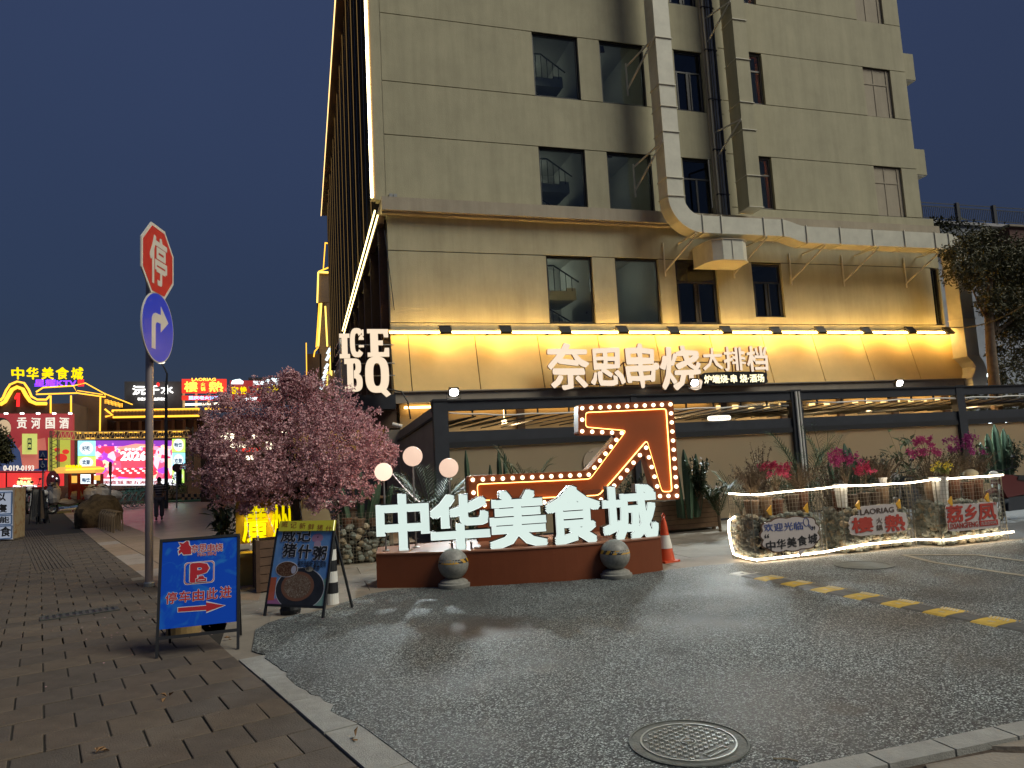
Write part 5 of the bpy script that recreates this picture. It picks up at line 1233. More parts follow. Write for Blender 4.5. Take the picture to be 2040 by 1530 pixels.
# ================================================================== stop sign and blue arrow sign on their pole
pb = gd(297, 1168)
sg1 = thing('sign_pole', 'tall grey steel pole on the sidewalk holding the octagonal and the round road sign', 'pole', (pb.x, pb.y, 0))
M_pole = mat('galvanised_pole', (.44, .37, .36), .35, metal=.55, var=.12, vs=3)
MB().tube([(pb.x, pb.y, 0), (pb.x, pb.y, 5.35)], .058, 20).build('pole', M_pole, sg1, smooth=True)
MB().lathe([(.075, 0), (.075, .05), (.06, .07), (0, .07)], 20, c=(pb.x, pb.y, 0)).build('collar', M_grey, sg1)
for z in (4.75, 5.25, 3.75, 4.2): MB().lathe([(.066, 0), (.066, .05), (.058, .05), (0, .05)], 16, c=(pb.x, pb.y, z)).build('clamp', M_grey, sg1)
sr = V((.233, .972, 0)).normalized(); sn = V((.972, -.233, 0)).normalized()
M_sgr = mat('sign_red', (.55, .014, .018), .45, var=.05); M_sgw = mat('sign_white', (.66, .64, .60), .35, var=.04)
M_sgb = mat('sign_blue', (.012, .05, .75), .3, spec=.35, var=.05)
c0 = V((pb.x, pb.y, 5.08))+sn*.10+sr*.03
st_ = thing('stop_sign', 'red octagonal stop sign with one white Chinese character at the top of the pole', 'road sign', tuple(c0))
Ts = plane(c0, sr)
oc = [(math.cos(PI/8+k*PI/4)/math.cos(PI/8), math.sin(PI/8+k*PI/4)/math.cos(PI/8)) for k in range(8)]
MB().prism([(x*.575, y*.575) for x, y in oc], Ts, .02).build('white_border', M_sgw, st_)
MB().prism([(x*.525, y*.525) for x, y in oc], Ts, .023).build('red_face', M_sgr, st_)
lettering('character', '停', Ts @ M.Translation((0, 0, .0235)), .62, .80, .003, M_sgw, st_, bold=.02, square=True)
MB().box((-.3, -.02, -.035), (.3, .02, -.002), Ts).build('rail', M_grey, st_)
c1 = V((pb.x, pb.y, 4.00))+sn*.10+sr*.03
bs_ = thing('arrow_road_sign', 'round blue road sign with white right turn arrow below the stop sign', 'road sign', tuple(c1))
Tb = plane(c1, sr)
MB().lathe([(.565, 0), (.565, .02), (0, .02)], 48, Tb).build('white_border', M_sgw, bs_)
MB().lathe([(.545, 0), (.545, .0235), (0, .0235)], 48, Tb).build('blue_face', M_sgb, bs_)
arw = [(-.24, -.36), (-.11, -.36), (-.11, .02), (-.09, .06), (-.05, .08), (.08, .08), (.08, -.06), (.36, .14), (.08, .36), (.08, .22), (-.10, .22), (-.18, .19), (-.23, .13), (-.24, .05)]
MB().prism(arw, Tb @ M.Translation((0, 0, .0236)), .003).build('white_arrow', M_sgw, bs_)
MB().box((-.25, -.02, -.035), (.25, .02, -.002), Tb).build('rail', M_grey, bs_)

# ================================================================== signboards on the sidewalk
def onp(px, py, T):
    d = ray(px, py); n = T.to_3x3() @ V((0, 0, 1)); o = T.translation; t = (o-O).dot(n)/d.dot(n); q = T.inverted() @ (O+d*t); return q.x, q.y
def aboard(nm, label, bl, br, lean, tops, face_m, backy):
    """bl, br: front foot points; tops: pixel of the top corners; returns thing and the plane of the face"""
    a, b = gd(*bl), gd(*br); m = (a+b)/2; r_ = (b-a); r_.z = 0; r_.normalize(); n = V((r_.y, -r_.x, 0))
    upv = V((0, 0, 1))*math.cos(lean)-n*math.sin(lean); T = plane(m, r_, upv)
    t = thing(nm, label, 'signboard', tuple(m), 0)
    l0, l1 = onp(*tops[0], T), onp(*tops[1], T); wx = (b-a).length/2; H = (l0[1]+l1[1])/2
    fr = 0.012
    for x in (-wx, wx): MB().box((x-fr, 0, -.012), (x+fr, H, .012), T).build('frame_post', M_blk, t)
    MB().box((-wx, H-.024, -.0115), (wx, H, .0125), T).build('top_rail', M_blk, t)
    MB().box((-wx+fr, backy-.014, -.011), (wx-fr, backy+.014, .011), T).build('bottom_rail', M_blk, t)
    bk_ = T @ V((0, H-.02, -.02))
    for x in (-wx+.02, wx-.02):
        p = T @ V((x, H-.02, -.02)); q = T @ V((x, 0, 0))-n*(.55 if H > .9 else .45); q.z = .012; MB().bar(p, q, .022, .022).build('back_leg', M_blk, t)
    return t, T, wx, H
b1, T1, w1_, H1 = aboard('parking_signboard', 'blue A-frame signboard with red parking sign and arrow beside the pole', (312, 1312), (474, 1293), R(12), ((322, 1071), (467, 1068)), None, .17)
def flat(nm, T, pts, m, parent, z=.003, z0=0): return MB().prism(pts, T @ M.Translation((0, 0, z0)), z).build(nm, m, parent)
def pxpoly(T, pts): return [onp(x, y, T) for x, y in pts]
M_bbl = mat('poster_blue', (.012, .075, .36), .35, var=.12, vs=3); 
def poster_mat(name, c1_, c2_, scale=3, th=.5):
    m = mat(name, c1_, .5, var=.05, spec=.15); n = m.node_tree; N = n.nodes; L = n.links; b = N['Principled BSDF']; t = [x for x in N if x.type == 'TEX_COORD'][0]
    z = N.new('ShaderNodeTexNoise'); z.inputs['Scale'].default_value = scale; z.inputs['Detail'].default_value = 7; z.inputs['Distortion'].default_value = 1.5
    cr = N.new('ShaderNodeValToRGB'); cr.color_ramp.elements[0].position = th-.06; cr.color_ramp.elements[0].color = (*c1_, 1); cr.color_ramp.elements[1].position = th+.2; cr.color_ramp.elements[1].color = (*c2_, 1)
    L.new(t.outputs['Object'], z.inputs['Vector']); L.new(z.outputs['Fac'], cr.inputs[0]); L.new(cr.outputs[0], b.inputs['Base Color']); return m
M_pb = poster_mat('parking_poster', (.005, .07, .55), (.03, .26, .62), 4, .56)
bb = onp(398, 1246, T1)[1]
flat('poster', T1, [(-w1_+.013, bb), (w1_-.013, bb), (w1_-.013, H1-.025), (-w1_+.013, H1-.025)], M_pb, b1, .004)
M_prd = mat('board_red', (.42, .02, .03), .4); M_pwh = mat('board_white', (.62, .62, .66), .4)
def btxt(ch, x0, y0, x1, y1, T, m, parent, z0, bold=.01, warp=0, seed=1, nm='lettering', edge=None, ew=.02):
    a = onp(x0, (y0+y1)/2, T); b = onp(x1, (y0+y1)/2, T); c = onp((x0+x1)/2, y0, T); d = onp((x0+x1)/2, y1, T)
    Tc = T @ M.Translation(((a[0]+b[0])/2, (c[1]+d[1])/2, z0)); w_ = abs(b[0]-a[0]); h = abs(c[1]-d[1])
    if edge: lettering(nm+'_edge', ch, Tc, w_, h, .0012, edge, parent, bold=bold, grow=ew, warp=warp, seed=seed)
    return lettering(nm, ch, Tc @ M.Translation((0, 0, .0014)), w_, h, .0012, m, parent, bold=bold, warp=warp, seed=seed)
for k, ch in enumerate('停车由此进'): btxt(ch, 330+k*27, 1180-k*3.0, 353+k*27, 1203-k*3.0, T1, M_prd, b1, .0045, .016, 0, nm='character', edge=M_pwh, ew=.03)
for k, ch in enumerate('奈思串烧'): btxt(ch, 381+k*16, 1085-k*.8, 396+k*16, 1101-k*.8, T1, M_prd, b1, .0045, .01, .03, k, 'small_character', M_pwh, .05)
btxt('Nice BBQ', 394, 1100, 431, 1108, T1, M_prd, b1, .0045, .01, 0, edge=M_pwh, ew=.05)
def arrow_poly(g_): 
    return pxpoly(T1, [(355-g_, 1211-g_), (355-g_, 1219+g_), (411, 1215+g_*1.2), (411, 1219+g_*2), (447+g_*2.5, 1206), (411, 1200-g_*2), (411, 1206.5-g_)])
flat('arrow_edge', T1, arrow_poly(1.3), M_pwh, b1, .0055); flat('arrow', T1, arrow_poly(0), M_prd, b1, .0068)
def rrect(x0, y0, x1, y1, r_, n=5):
    o_ = []
    for cx_, cy_, a in ((x1-r_, y1-r_, 0), (x0+r_, y1-r_, PI/2), (x0+r_, y0+r_, PI), (x1-r_, y0+r_, 3*PI/2)):
        for k in range(n+1): t = a+PI/2*k/n; o_.append((cx_+r_*math.cos(t), cy_+r_*math.sin(t)))
    return o_
pc_ = [onp(366, 1166, T1), onp(428, 1116, T1)]; xa, ya, xb_, yb_ = pc_[0][0], pc_[0][1], pc_[1][0], pc_[1][1]
for k, (g_, m) in enumerate(((0, M_pwh), (.005, M_prd), (.010, M_pwh), (.013, M_pb))):
    flat('parking_frame', T1, rrect(xa+g_, ya+g_, xb_-g_, yb_-g_, .03), m, b1, .0052+.0009*k)
btxt('P', 379, 1121, 417, 1160, T1, M_prd, b1, .0085, .05, 0, nm='parking_letter', edge=M_pwh, ew=.025)
cc = onp(401, 1152, T1); b = MB(); Tc = T1 @ M.Translation((cc[0], cc[1]-.01, .0095))
b.prism([(-.05, -.025), (.05, -.025), (.05, .01), (.03, .015), (.02, .035), (-.02, .035), (-.03, .015), (-.05, .01)], Tc, .003); b.build('car_edge', M_pwh, b1)
b = MB(); b.prism([(-.045, -.02), (.045, -.02), (.045, .006), (.027, .01), (.018, .03), (-.018, .03), (-.027, .01), (-.045, .006)], Tc, .0045); b.build('car_symbol', M_prd, b1)
b = MB(); b.box((-.03, -.008, .0047), (.03, -.002, .0052), Tc); b.build('car_grille', M_pwh, b1)
bp = [(357, 1081), (365, 1083), (372, 1078), (376, 1079), (377, 1086), (381, 1090), (381, 1104), (366, 1105), (362, 1100), (357, 1104), (356, 1098), (360, 1094), (356, 1092), (361, 1088)]
flat('bottle_mark_edge', T1, [(x*1.0, y) for x, y in inset(pxpoly(T1, bp), -.008)], M_pwh, b1, .0055); flat('bottle_mark', T1, pxpoly(T1, bp), M_prd, b1, .0068)
# porridge menu board
b2, T2_, w2_, H2 = aboard('menu_signboard', 'tilted blue food signboard with bowl photo and yellow green header strip', (527, 1227), (643, 1233), R(14), ((562, 1040), (668, 1064)), None, .12)
M_pq = poster_mat('food_poster', (.13, .30, .66), (.20, .40, .75), 3, .5)
bb = onp(590, 1209, T2_)[1]
flat('poster', T2_, [(-w2_+.013, bb), (w2_-.013, bb), (w2_-.013, H2-.025), (-w2_+.013, H2-.025)], M_pq, b2, .004)
for i, (c, pts) in enumerate((((.50, .12, .06), [(537, 1150), (552, 1150), (548, 1178), (534, 1180)]), ((.42, .16, .36), [(532, 1195), (560, 1190), (580, 1212), (531, 1207)]), ((.22, .42, .34), [(640, 1160), (655, 1150), (650, 1190), (630, 1200)]), ((.50, .2, .3), [(560, 1200), (610, 1205), (600, 1213), (556, 1211)]), ((.26, .46, .40), [(622, 1200), (648, 1190), (646, 1214), (612, 1212)]), ((.55, .13, .08), [(533, 1180), (548, 1178), (546, 1196), (531, 1196)]))):
    pp = [onp(x, y, T2_) for x, y in pts]; pp = [(max(-w2_+.014, min(w2_-.014, x)), max(bb+.002, y)) for x, y in pp]
    flat('colour_patch', T2_, pp, mat('patch_%d' % i, c, .4), b2, .0045+.0001*i)
def disc(nm, px, py, rx, ry, m, z, T=T2_, parent=b2, n=36):
    c = onp(px, py, T); ex = abs(onp(px+rx, py, T)[0]-c[0]); ey = abs(onp(px, py+ry, T)[1]-c[1])
    pts = [(max(-w2_+.012, min(w2_-.012, c[0]+ex*math.cos(2*PI*k/n))), max(bb+.001, c[1]+ey*math.sin(2*PI*k/n))) for k in range(n)]
    return flat(nm, T, pts, m, parent, z)
disc('photo_ring', 597, 1173, 50, 44, M_pwh, .0052); disc('photo_ground', 597, 1173, 48.5, 42.5, mat('table_dark', (.03, .032, .04), .4, var=.3, vs=8), .0058)
disc('bowl_rim', 593, 1168, 33, 30, mat('clay_rim', (.22, .10, .06), .5), .0066); disc('bowl_food', 593, 1168, 27, 24, poster_mat('porridge', (.16, .10, .07), (.36, .30, .24), 38, .5), .0074)
disc('bowl_ring', 572, 1134, 22.5, 16, M_pwh, .0070); disc('offal_photo', 572, 1134, 21, 14.8, poster_mat('offal', (.10, .04, .025), (.28, .20, .13), 45, .5), .0080)
disc('egg', 586, 1135, 5, 8, mat('egg_white', (.5, .5, .62), .4), .0086); disc('side_dish', 617, 1134, 8, 5, mat('side_dish', (.40, .36, .28), .4), .0086)
disc('pig_head', 633, 1072, 11, 9, mat('pig_pink', (.50, .26, .42), .4), .0052); disc('pig_body', 633, 1084, 7, 7, mat('pig_pale', (.55, .38, .52), .4), .0054); disc('pig_eye', 634, 1070, 1.4, 1.4, M_ink, .0066)
btxt('威记', 562, 1052, 621, 1080, T2_, M_ink, b2, .0075, .02, .02, 3, 'big_character', M_pwh, .035)
for k, ch in enumerate('猪什粥'): btxt(ch, 565+k*30, 1082+k*3.0, 592+k*30, 1110+k*3.0, T2_, M_ink, b2, .0092+.0004*k, .026, .02, k, 'big_character', M_pwh, .035)
btxt('猪肝肉粉肠 猪红瘦肉', 594, 1117, 650, 1130, T2_, M_ink, b2, .0062, .0, 0, nm='small_print'); btxt('一锅一粥香', 604, 1126, 638, 1137, T2_, M_ink, b2, .0088, .0, 0, nm='small_print')
hp = pxpoly(T2_, [(562, 1033), (670, 1044), (668, 1063), (560, 1052)])
x0 = min(p[0] for p in hp); x1 = max(p[0] for p in hp); y0 = onp(615, 1058, T2_)[1]; y1 = onp(615, 1038, T2_)[1]
MB().box((x0, y0, .012), (x1, y1, .028), T2_).build('header_strip', mat('header_lime', (.42, .42, .035), .45, emit=(.8, .7, .05), es=.05), b2)
for k, ch in enumerate('威记新鲜猪什'): btxt(ch, 565+k*17.5, 1039+k*1.7, 577+k*17.5, 1051+k*1.7, T2_, mat('header_red', (.25, .03, .02), .5), b2, .0285, 0, .02, k, 'header_character')
q = T2_ @ V((x1-.006, (y0+y1)/2, .03)); MB().box((x1-.012, y0, .0285), (x1-.006, y1, .031), T2_).build('header_end_light', glow('header_end', (1, .95, .5), .8), b2)
q = gd(579, 1222); tag(MB().lathe([(.11, 0), (.12, .05), (.09, .12), (0, .12)], 16, c=q).build('board_weight', M_blk), 'black round rubber weight under the food signboard', 'weight')
q = gd(366, 1262); tag(MB().lathe([(.17, 0), (.17, .14), (.13, .16), (0, .16)], 20, c=q).build('bollard_base', mat('worn_yellow', (.30, .20, .08), .8, var=.3, vs=8)), 'worn yellowish round bollard base behind the blue signboard', 'bollard base')
sbp = gd(655, 1205); sbp = V((.30, 9.1, 0))
t = thing('striped_bollard', 'black and white striped post just behind the food signboard', 'bollard', tuple(sbp))
for k in range(6): MB().lathe([(.075-.004*k, k*.13), (.075-.004*(k+1), (k+1)*.13-.002), (0, (k+1)*.13-.002)], 16, c=sbp).build('stripe', M_white if k % 2 == 0 else M_blk, t)

# ================================================================== cherry tree in its planter
ct = thing('cherry_tree', 'artificial cherry tree with a wide crown of mauve pink blossoms in a wooden box', 'tree', (-.12, 11.1, 0))
rr_ = random.Random(8)
M_bark = mat('bark_dark', (.055, .04, .03), .85, var=.3, vs=10, bump=.5)
tb = V((-.12, 11.1, .35))
MB().tube([tb, tb+V((.03, 0, .4)), tb+V((-.02, 0, .8)), tb+V((0, 0, 1.1))], [.09, .075, .08, .06], 10).build('trunk', M_bark, ct, smooth=True)
lobes = [(480, 850, 95, 0), (425, 915, 58, -.1), (560, 795, 70, .1), (575, 758, 28, 0), (640, 815, 82, .2), (700, 868, 75, 0), (745, 905, 52, -.2), (660, 900, 95, -.3), (590, 900, 105, 0), (505, 925, 88, -.2), (540, 970, 55, -.3), (650, 965, 62, -.3), (715, 955, 45, -.3), (405, 880, 30, 0), (440, 975, 38, 0), (782, 900, 14, -.2), (615, 770, 30, 0), (690, 990, 22, -.4), (625, 1005, 18, -.4), (505, 985, 30, -.2), (455, 800, 22, 0), (763, 935, 22, -.3), (585, 750, 14, 0), (490, 1015, 16, -.2)]
LP_ = []
for px, py, r_, dy in lobes: q = at(px, py, 11.1+dy); LP_.append((q, r_/1414*11.3*.86))
br = []
for q, r_ in LP_[:16]:
    s_ = tb+V((0, 0, .75+rr_.uniform(0, .3))); m_ = s_.lerp(q, .5)+V((rr_.uniform(-.08, .08), rr_.uniform(-.1, .1), -.06)); MB().tube([s_, m_, q], [.035, .022, .008], 6).build('branch', M_bark, ct)
fl = MB(); cnt_ = 0
for q, r_ in LP_:
    n = int(1500*(r_/.7)**2.1)+50
    for i in range(n):
        d = rdir(rr_); rad = r_*(rr_.random()**.38); e_ = noise.noise(q+d*2.2)*.45+noise.noise((q+d*r_)*7)*.16; p = q+V((d.x, d.y*.95, d.z))*rad*(1+e_)
        if noise.noise(p*3.6) < -.22 and rad > r_*.3: continue
        if (p-at(505, 885, 11.1)).length < .30 and noise.noise(p*6) < .25: continue
        k = .05*rr_.uniform(.6, 1.3)
        for z in range(5):
            fl.m = 0 if rr_.random() < .6 else (1 if rr_.random() < .6 else 2)
            leaf(fl, p+rdir(rr_)*.022, rdir(rr_, .2), k*.72, k*.6, .35, rdir(rr_))
M_bl = []
for i, c in enumerate([(.58, .33, .35), (.70, .46, .47), (.44, .23, .27)]):
    m = mat('blossom_%d' % i, c, .8, var=.2, vs=14); n_ = m.node_tree; b = n_.nodes['Principled BSDF']; b.inputs['Specular IOR Level'].default_value = .1
    M_bl.append(m)
fl.build('blossoms', M_bl, ct, kind='stuff')
fc = MB()
for px0, px1 in ((490, 500), (510, 515), (532, 560)):
    a = at(px0, 1020, 10.9); c = at(px1, 1085, 10.9); P_ = [a.lerp(c, t/6)+V((0, 0, -.04*math.sin(t/6*PI))) for t in range(7)]; fc.tube(P_, .002, 4)
    for p in P_: fc.ball(p, .011, 6, 4)
fc.build('fairy_light_string', glow('fairy_off', (1, .85, .7), .25), ct, kind='stuff')
pbx = thing('tree_planter', 'tall dark wooden planter box under the cherry tree behind the food signboard', 'planter', (-.35, 11, 0), R(0))
PB = [V((-.71, 11.05, 0)), V((-.63, 10.55, 0)), V((.12, 10.75, 0)), V((.04, 11.3, 0))]
M_wd2 = mat('planter_dark_wood', (.10, .055, .032), .65, var=.25, vs=6)
for i in range(4):
    a, c = PB[i], PB[(i+1) % 4]
    for k in range(6):
        MB().bar(a.lerp(c, .03)+V((0, 0, .06+k*.115)), a.lerp(c, .97)+V((0, 0, .06+k*.115)), .022, .105).build('plank', M_wd2, pbx)
    MB().bar(a, a+V((0, 0, .70)), .05, .05).build('corner_post', M_wd2, pbx)
MB().prism([(p.x*.9-.03, p.y*.98+.22) for p in PB], M.Translation((0, 0, .60)), .02).build('soil', MT.get('soil') or M_blk, pbx)
# yellow glowing characters on their low wall
yl = thing('yellow_character_sign', 'glowing yellow Chinese character sign on a low wall behind the tree planter', 'sign', (-.7, 11.6, .6))
Gy = glow('yellow_face', (1, .80, .0), .42); Gys = mat('yellow_side', (.6, .42, .02), .5)
def ysg(ch, x0, y0, x1, y1, Y=11.5, d=.07): c, w_, h, _ = pbox(x0, y0, x1, y1, Y); lettering('character', ch, plane(c), w_, h, d, [Gy, Gys], yl, bold=.02, warp=.015)
ysg('廣', 483, 1006, 534, 1079); ysg('州', 540, 1004, 580, 1078)
q0, q1 = at(470, 1082, 11.55), at(600, 1082, 11.55)
MB().box((q0.x, 11.56, q0.z-.02), (q1.x, 11.62, q0.z+.62)).build('back_panel', mat('panel_yellow', (.36, .25, .06), .7), yl)
MB().box((q0.x, 11.3, .0), (q1.x, 11.55, .42)).build('low_wall', mat('panel_yellow', (0, 0, 0)), yl)
MB().box((q0.x-.05, 11.2, .42), (q1.x, 11.6, .47)).build('wall_cap', mat('panel_yellow', (0, 0, 0)), yl)
li_ = bpy.data.lights.new('yellow_sign_glow', 'AREA'); li_.energy = 2.5; li_.color = (1, .72, .05); li_.size = .5; li_.shape = 'RECTANGLE'; li_.size_y = .4
lo = bpy.data.objects.new('sign_glow', li_); C.objects.link(lo); lo.parent = yl; lo.location = (.05, -.22, .25); lo.rotation_euler = (R(50), 0, 0)
# big leaved plant and box left of the sign
shrub('big_leaf_plant', 'dark cactus like plant in a wooden box left of the yellow character', (-1.2, 12.0, .4), .95, .3, 16, 8, .2, M_lf[2], 71, 'plant')
pbb = thing('small_wooden_planter', 'small wooden planter box left of the yellow glowing character', 'planter', (-1.2, 12, 0))
for k in range(4): MB().box((-1.45, 11.8, .03+k*.11), (-.85, 11.82, .13+k*.11)).build('plank', M_wd2, pbb)
MB().box((-1.44, 11.821, .03), (-.86, 12.2, .44)).build('box', M_wd2, pbb)
# arched pale board, deck, tables and chairs behind
q = at(628, 1045, 12.4); ab = MB(); pts = [(.26*math.cos(PI*k/16), .42*math.sin(PI*k/16)) for k in range(17)]
ab.prism([(-.26, -.5)]+pts[::-1]+[(.26, -.5)], plane((q.x, 12.4, q.z)), .03); tag(ab.build('arched_board', mat('arched_board', (.36, .29, .17), .7)), 'pale arched board standing behind the cherry tree trunk', 'board')
dk = thing('wooden_deck', 'low wooden deck with dark edge behind the food signboard', 'deck', (-.2, 14, 0))
for k in range(16): MB().box((-.75, 12.9+k*.28, .2), (1.9, 12.9+k*.28+.265, .26)).build('deck_board', M_wd, dk)
MB().box((-.75, 12.86, 0), (1.9, 12.895, .25)).build('deck_edge', M_brown, dk)
def chair(label, loc, rz, src=None):
    t = thing('dining_chair', label, 'chair', loc, rz, 'chairs on the wooden deck')
    MB().box((-.21, -.21, .43), (.21, .21, .46)).build('seat', M_wd2, t, world=False)
    for x in (-.19, .19):
        MB().bar((x, -.19, 0), (x, -.19, .43), .03, .03).build('leg', M_wd2, t, world=False); MB().bar((x, .19, 0), (x, .22, .9), .03, .03).build('leg', M_wd2, t, world=False)
    for k in range(3): MB().box((-.18, .2, .55+k*.12), (.18, .215, .61+k*.12)).build('back_slat', M_wd2, t, world=False)
    return t
chair('dark wooden chair on the deck, left one near the arched board', (.25, 13.5, .26), .5); chair('dark wooden chair on the deck, right one near the cactus cage', (.75, 13.6, .26), -.6); chair('dark wooden chair at the back of the deck', (.5, 15.2, .26), 2.8)
for k, (x, y) in enumerate(((.5, 14.3), (1.2, 15.4))):
    t = thing('dining_table', ('pale topped table on the deck behind the two front chairs', 'second pale topped table at the back of the deck')[k], 'table', (x, y, .26), 0, 'tables on the wooden deck')
    MB().box((-.45, -.35, .72), (.45, .35, .75)).build('table_top', M_white if k == 0 else M_wd, t, world=False)
    for a, c in ((-.4, -.3), (.4, -.3), (-.4, .3), (.4, .3)): MB().bar((a, c, 0), (a, c, .72), .04, .04).build('leg', M_wd2, t, world=False)
# rope of tiny lights hanging right of the globes
b = MB(); a, c = at(783, 945, 10.4), at(860, 1015, 10.4); P_ = [a.lerp(c, t/12)+V((0, 0, -.06*math.sin(t/12*PI))) for t in range(13)]; b.tube(P_, .003, 4)
for p in P_: b.ball(p, .01, 6, 4)
tag(b.build('fairy_light_string', glow('fairy_dim', (1, .85, .8), .6)), 'thin string of tiny lights hanging from the left globe lamp', 'string lights')['kind'] = 'stuff'

# ================================================================== right hand background
tr = thing('street_tree', 'big dark green tree at the right edge overlapping the duct corner', 'tree', (19.7, 15.9, 0))
q = at(1975, 700, 15.9)
MB().tube([(q.x-.1, 15.9, 0), (q.x-.05, 15.9, 3), (q.x, 15.9, 4.2), (q.x+.1, 15.9, 5.5), (q.x+.4, 15.9, 6.5)], [.17, .15, .13, .1, .05], 10).build('trunk', mat('bark_light', (.16, .11, .07), .85, var=.3, vs=8, bump=.5), tr, smooth=True)
M_tl = [mat('tree_leaf_%d' % i, c, .6, var=.25, vs=10) for i, c in enumerate([(.075, .075, .026), (.10, .085, .032), (.045, .05, .02)])]
lf = MB(); r2 = random.Random(3)
for px, py, r_, dy in ((1960, 510, 62, 0), (1920, 530, 45, -.2), (2010, 540, 60, 0), (2050, 590, 60, .2), (1998, 600, 45, -.1), (1942, 560, 26, -.2), (2040, 500, 40, 0), (1895, 505, 24, -.2), (2020, 640, 45, 0), (2050, 690, 45, .5), (1990, 690, 30, .5), (1965, 470, 20, 0), (2070, 640, 60, 0), (1925, 490, 30, 0), (1992, 645, 28, 0), (2015, 740, 40, 1.5), (1978, 600, 34, -.3), (1990, 530, 60, .3), (2035, 560, 70, .4)):
    q = at(px, py, 15.9+dy); r_ = r_/1414*19.5
    for i in range(int(2600*(r_/.8)**2)):
        d = rdir(r2); p = q+d*r_*(r2.random()**.45)*(1+.5*noise.noise(q+d*3))
        if noise.noise(p*2.2) < -.18: continue
        lf.m = r2.choice((0, 0, 1, 2)); leaf(lf, p, rdir(r2, -.2), .13, .045, .2, rdir(r2))
lf.build('crown', M_tl, tr, kind='stuff')
for px, py in ((1960, 510), (2010, 540), (1930, 560), (2050, 600)):
    e_ = at(px, py, 15.9); MB().tube([(19.75, 15.9, 4.6), ((19.75+e_.x)/2, 15.9, (4.4+e_.z)/2), tuple(e_)], [.06, .04, .015], 6).build('branch', MT['bark_light'], tr)
nb = thing('neighbour_building', 'pale blue grey building with roof terrace railing at the right edge', 'building', (50, 40, 0))
a = at(1838, 444, 40)
MB().box((44.0, 40, 0), (90, 60, 17.4)).build('wall', mat('neighbour_wall', (.30, .33, .38), .85, var=.2, vs=.6), nb)
MB().box((43.8, 39.8, 17.4), (90, 40.5, 17.62)).build('coping', mat('coping', (.34, .34, .36), .8), nb)
for k in range(9):
    x = 44+k*3.6; MB().box((x-.14, 39.95, 17.62), (x+.14, 40.2, 19.15)).build('railing_post', M_blk2, nb)
for z in (17.85, 18.75, 19.0): MB().box((44, 40.05, z), (76, 40.09, z+.06)).build('rail', M_blk2, nb)
b = MB()
for k in range(180): b.box((44.1+k*.18, 40.05, 17.9), (44.13+k*.18, 40.08, 18.76))
b.build('balusters', M_blk2, nb, kind='stuff')
MB().box((50.5, 38.5, 13.0), (62, 39.98, 16.9)).build('red_box', mat('dark_red_box', (.08, .035, .03), .8, var=.2), nb)
MB().box((50.3, 38.3, 16.9), (62, 39.98, 17.05)).build('box_roof', M_conc, nb)
for k in range(3): MB().box((47+k*7, 39.9, 6+k*.3), (49.5+k*7, 39.99, 6.4+k*.3)).build('lit_window', glow('far_window', (.8, .95, 1), 1.0), nb)
r2 = random.Random(4)
b = MB()
for i in range(700):
    p = V((44.2+abs(r2.gauss(0, 2.5)), 39.4, 16.8+r2.uniform(-1.5, .8))); leaf(b, p, rdir(r2), .35, .15)
tag(b.build('creeper', M_tl[2], kind='stuff'), 'dark creeper growing over the pale wall below the railing', 'creeper')
hd = MB()
for i in range(5200):
    p = V((r2.uniform(24, 46), r2.uniform(24, 26), r2.uniform(0, 4.2)+noise.noise(V((i*.3, 0, 0))))); hd.m = i % 3; leaf(hd, p, rdir(r2), .35, .16, .2, rdir(r2))
tag(hd.build('hedge', M_tl, kind='stuff'), 'dark tall hedge behind the trunk of the right tree', 'hedge')
for k, (px, py) in enumerate(((1963, 746), (1966, 836), (1972, 840), (2001, 840))):
    q = at(px, py, 23); tag(MB().ball(q, .09 if k else .12, 8, 6).build('distant_lamp', glow('distant_lamp', (.8, .95, 1), 6)), ['small white lamp glowing left of the tree trunk', 'left small light below the duct outlet at the right', 'middle small light below the duct outlet at the right', 'right small light beyond the pergola end'][k], 'lamp', 'small lights at the right edge')
a, c = at(1884, 652, 17.6), at(2060, 596, 13); tag(MB().tube([a.lerp(c, t/10)+V((0, 0, -.25*math.sin(t/10*PI))) for t in range(11)], .018, 5).build('overhead_cable', M_blk), 'thin cable running from the right end of the building out of frame', 'cable')
# motorcycle at the right edge
mo = thing('motorcycle', 'red motorcycle with pale spoked wheel cut off by the right edge', 'motorcycle', (12.75, 10.3, 0), R(8))
def wheel(parent, x, z, r_, m_t, m_r, y=0, ns=5, rim=.62):
    b = MB(); P_ = [(x+(r_-.04)*math.cos(t*PI/12), y, z+(r_-.04)*math.sin(t*PI/12)) for t in range(25)]; b.tube(P_, .045, 8, False); w_ = b.build('wheel', m_t, parent, True, world=False)
    b = MB(); P_ = [(x+r_*rim*math.cos(t*PI/12), y, z+r_*rim*math.sin(t*PI/12)) for t in range(25)]; b.tube(P_, .02, 6, False)
    for k in range(ns): a = 2*PI*k/ns; b.bar((x, y, z), (x+r_*rim*math.cos(a), y, z+r_*rim*math.sin(a)), .035, .02, (0, 1, 0))
    b.tube([(x, y-.03, z), (x, y+.03, z)], .05, 10); b.build('rim', m_r, w_, True, world=False)
M_rub = mat('tyre', (.02, .02, .02), .8); M_mr = mat('bike_red', (.10, .015, .015), .3)
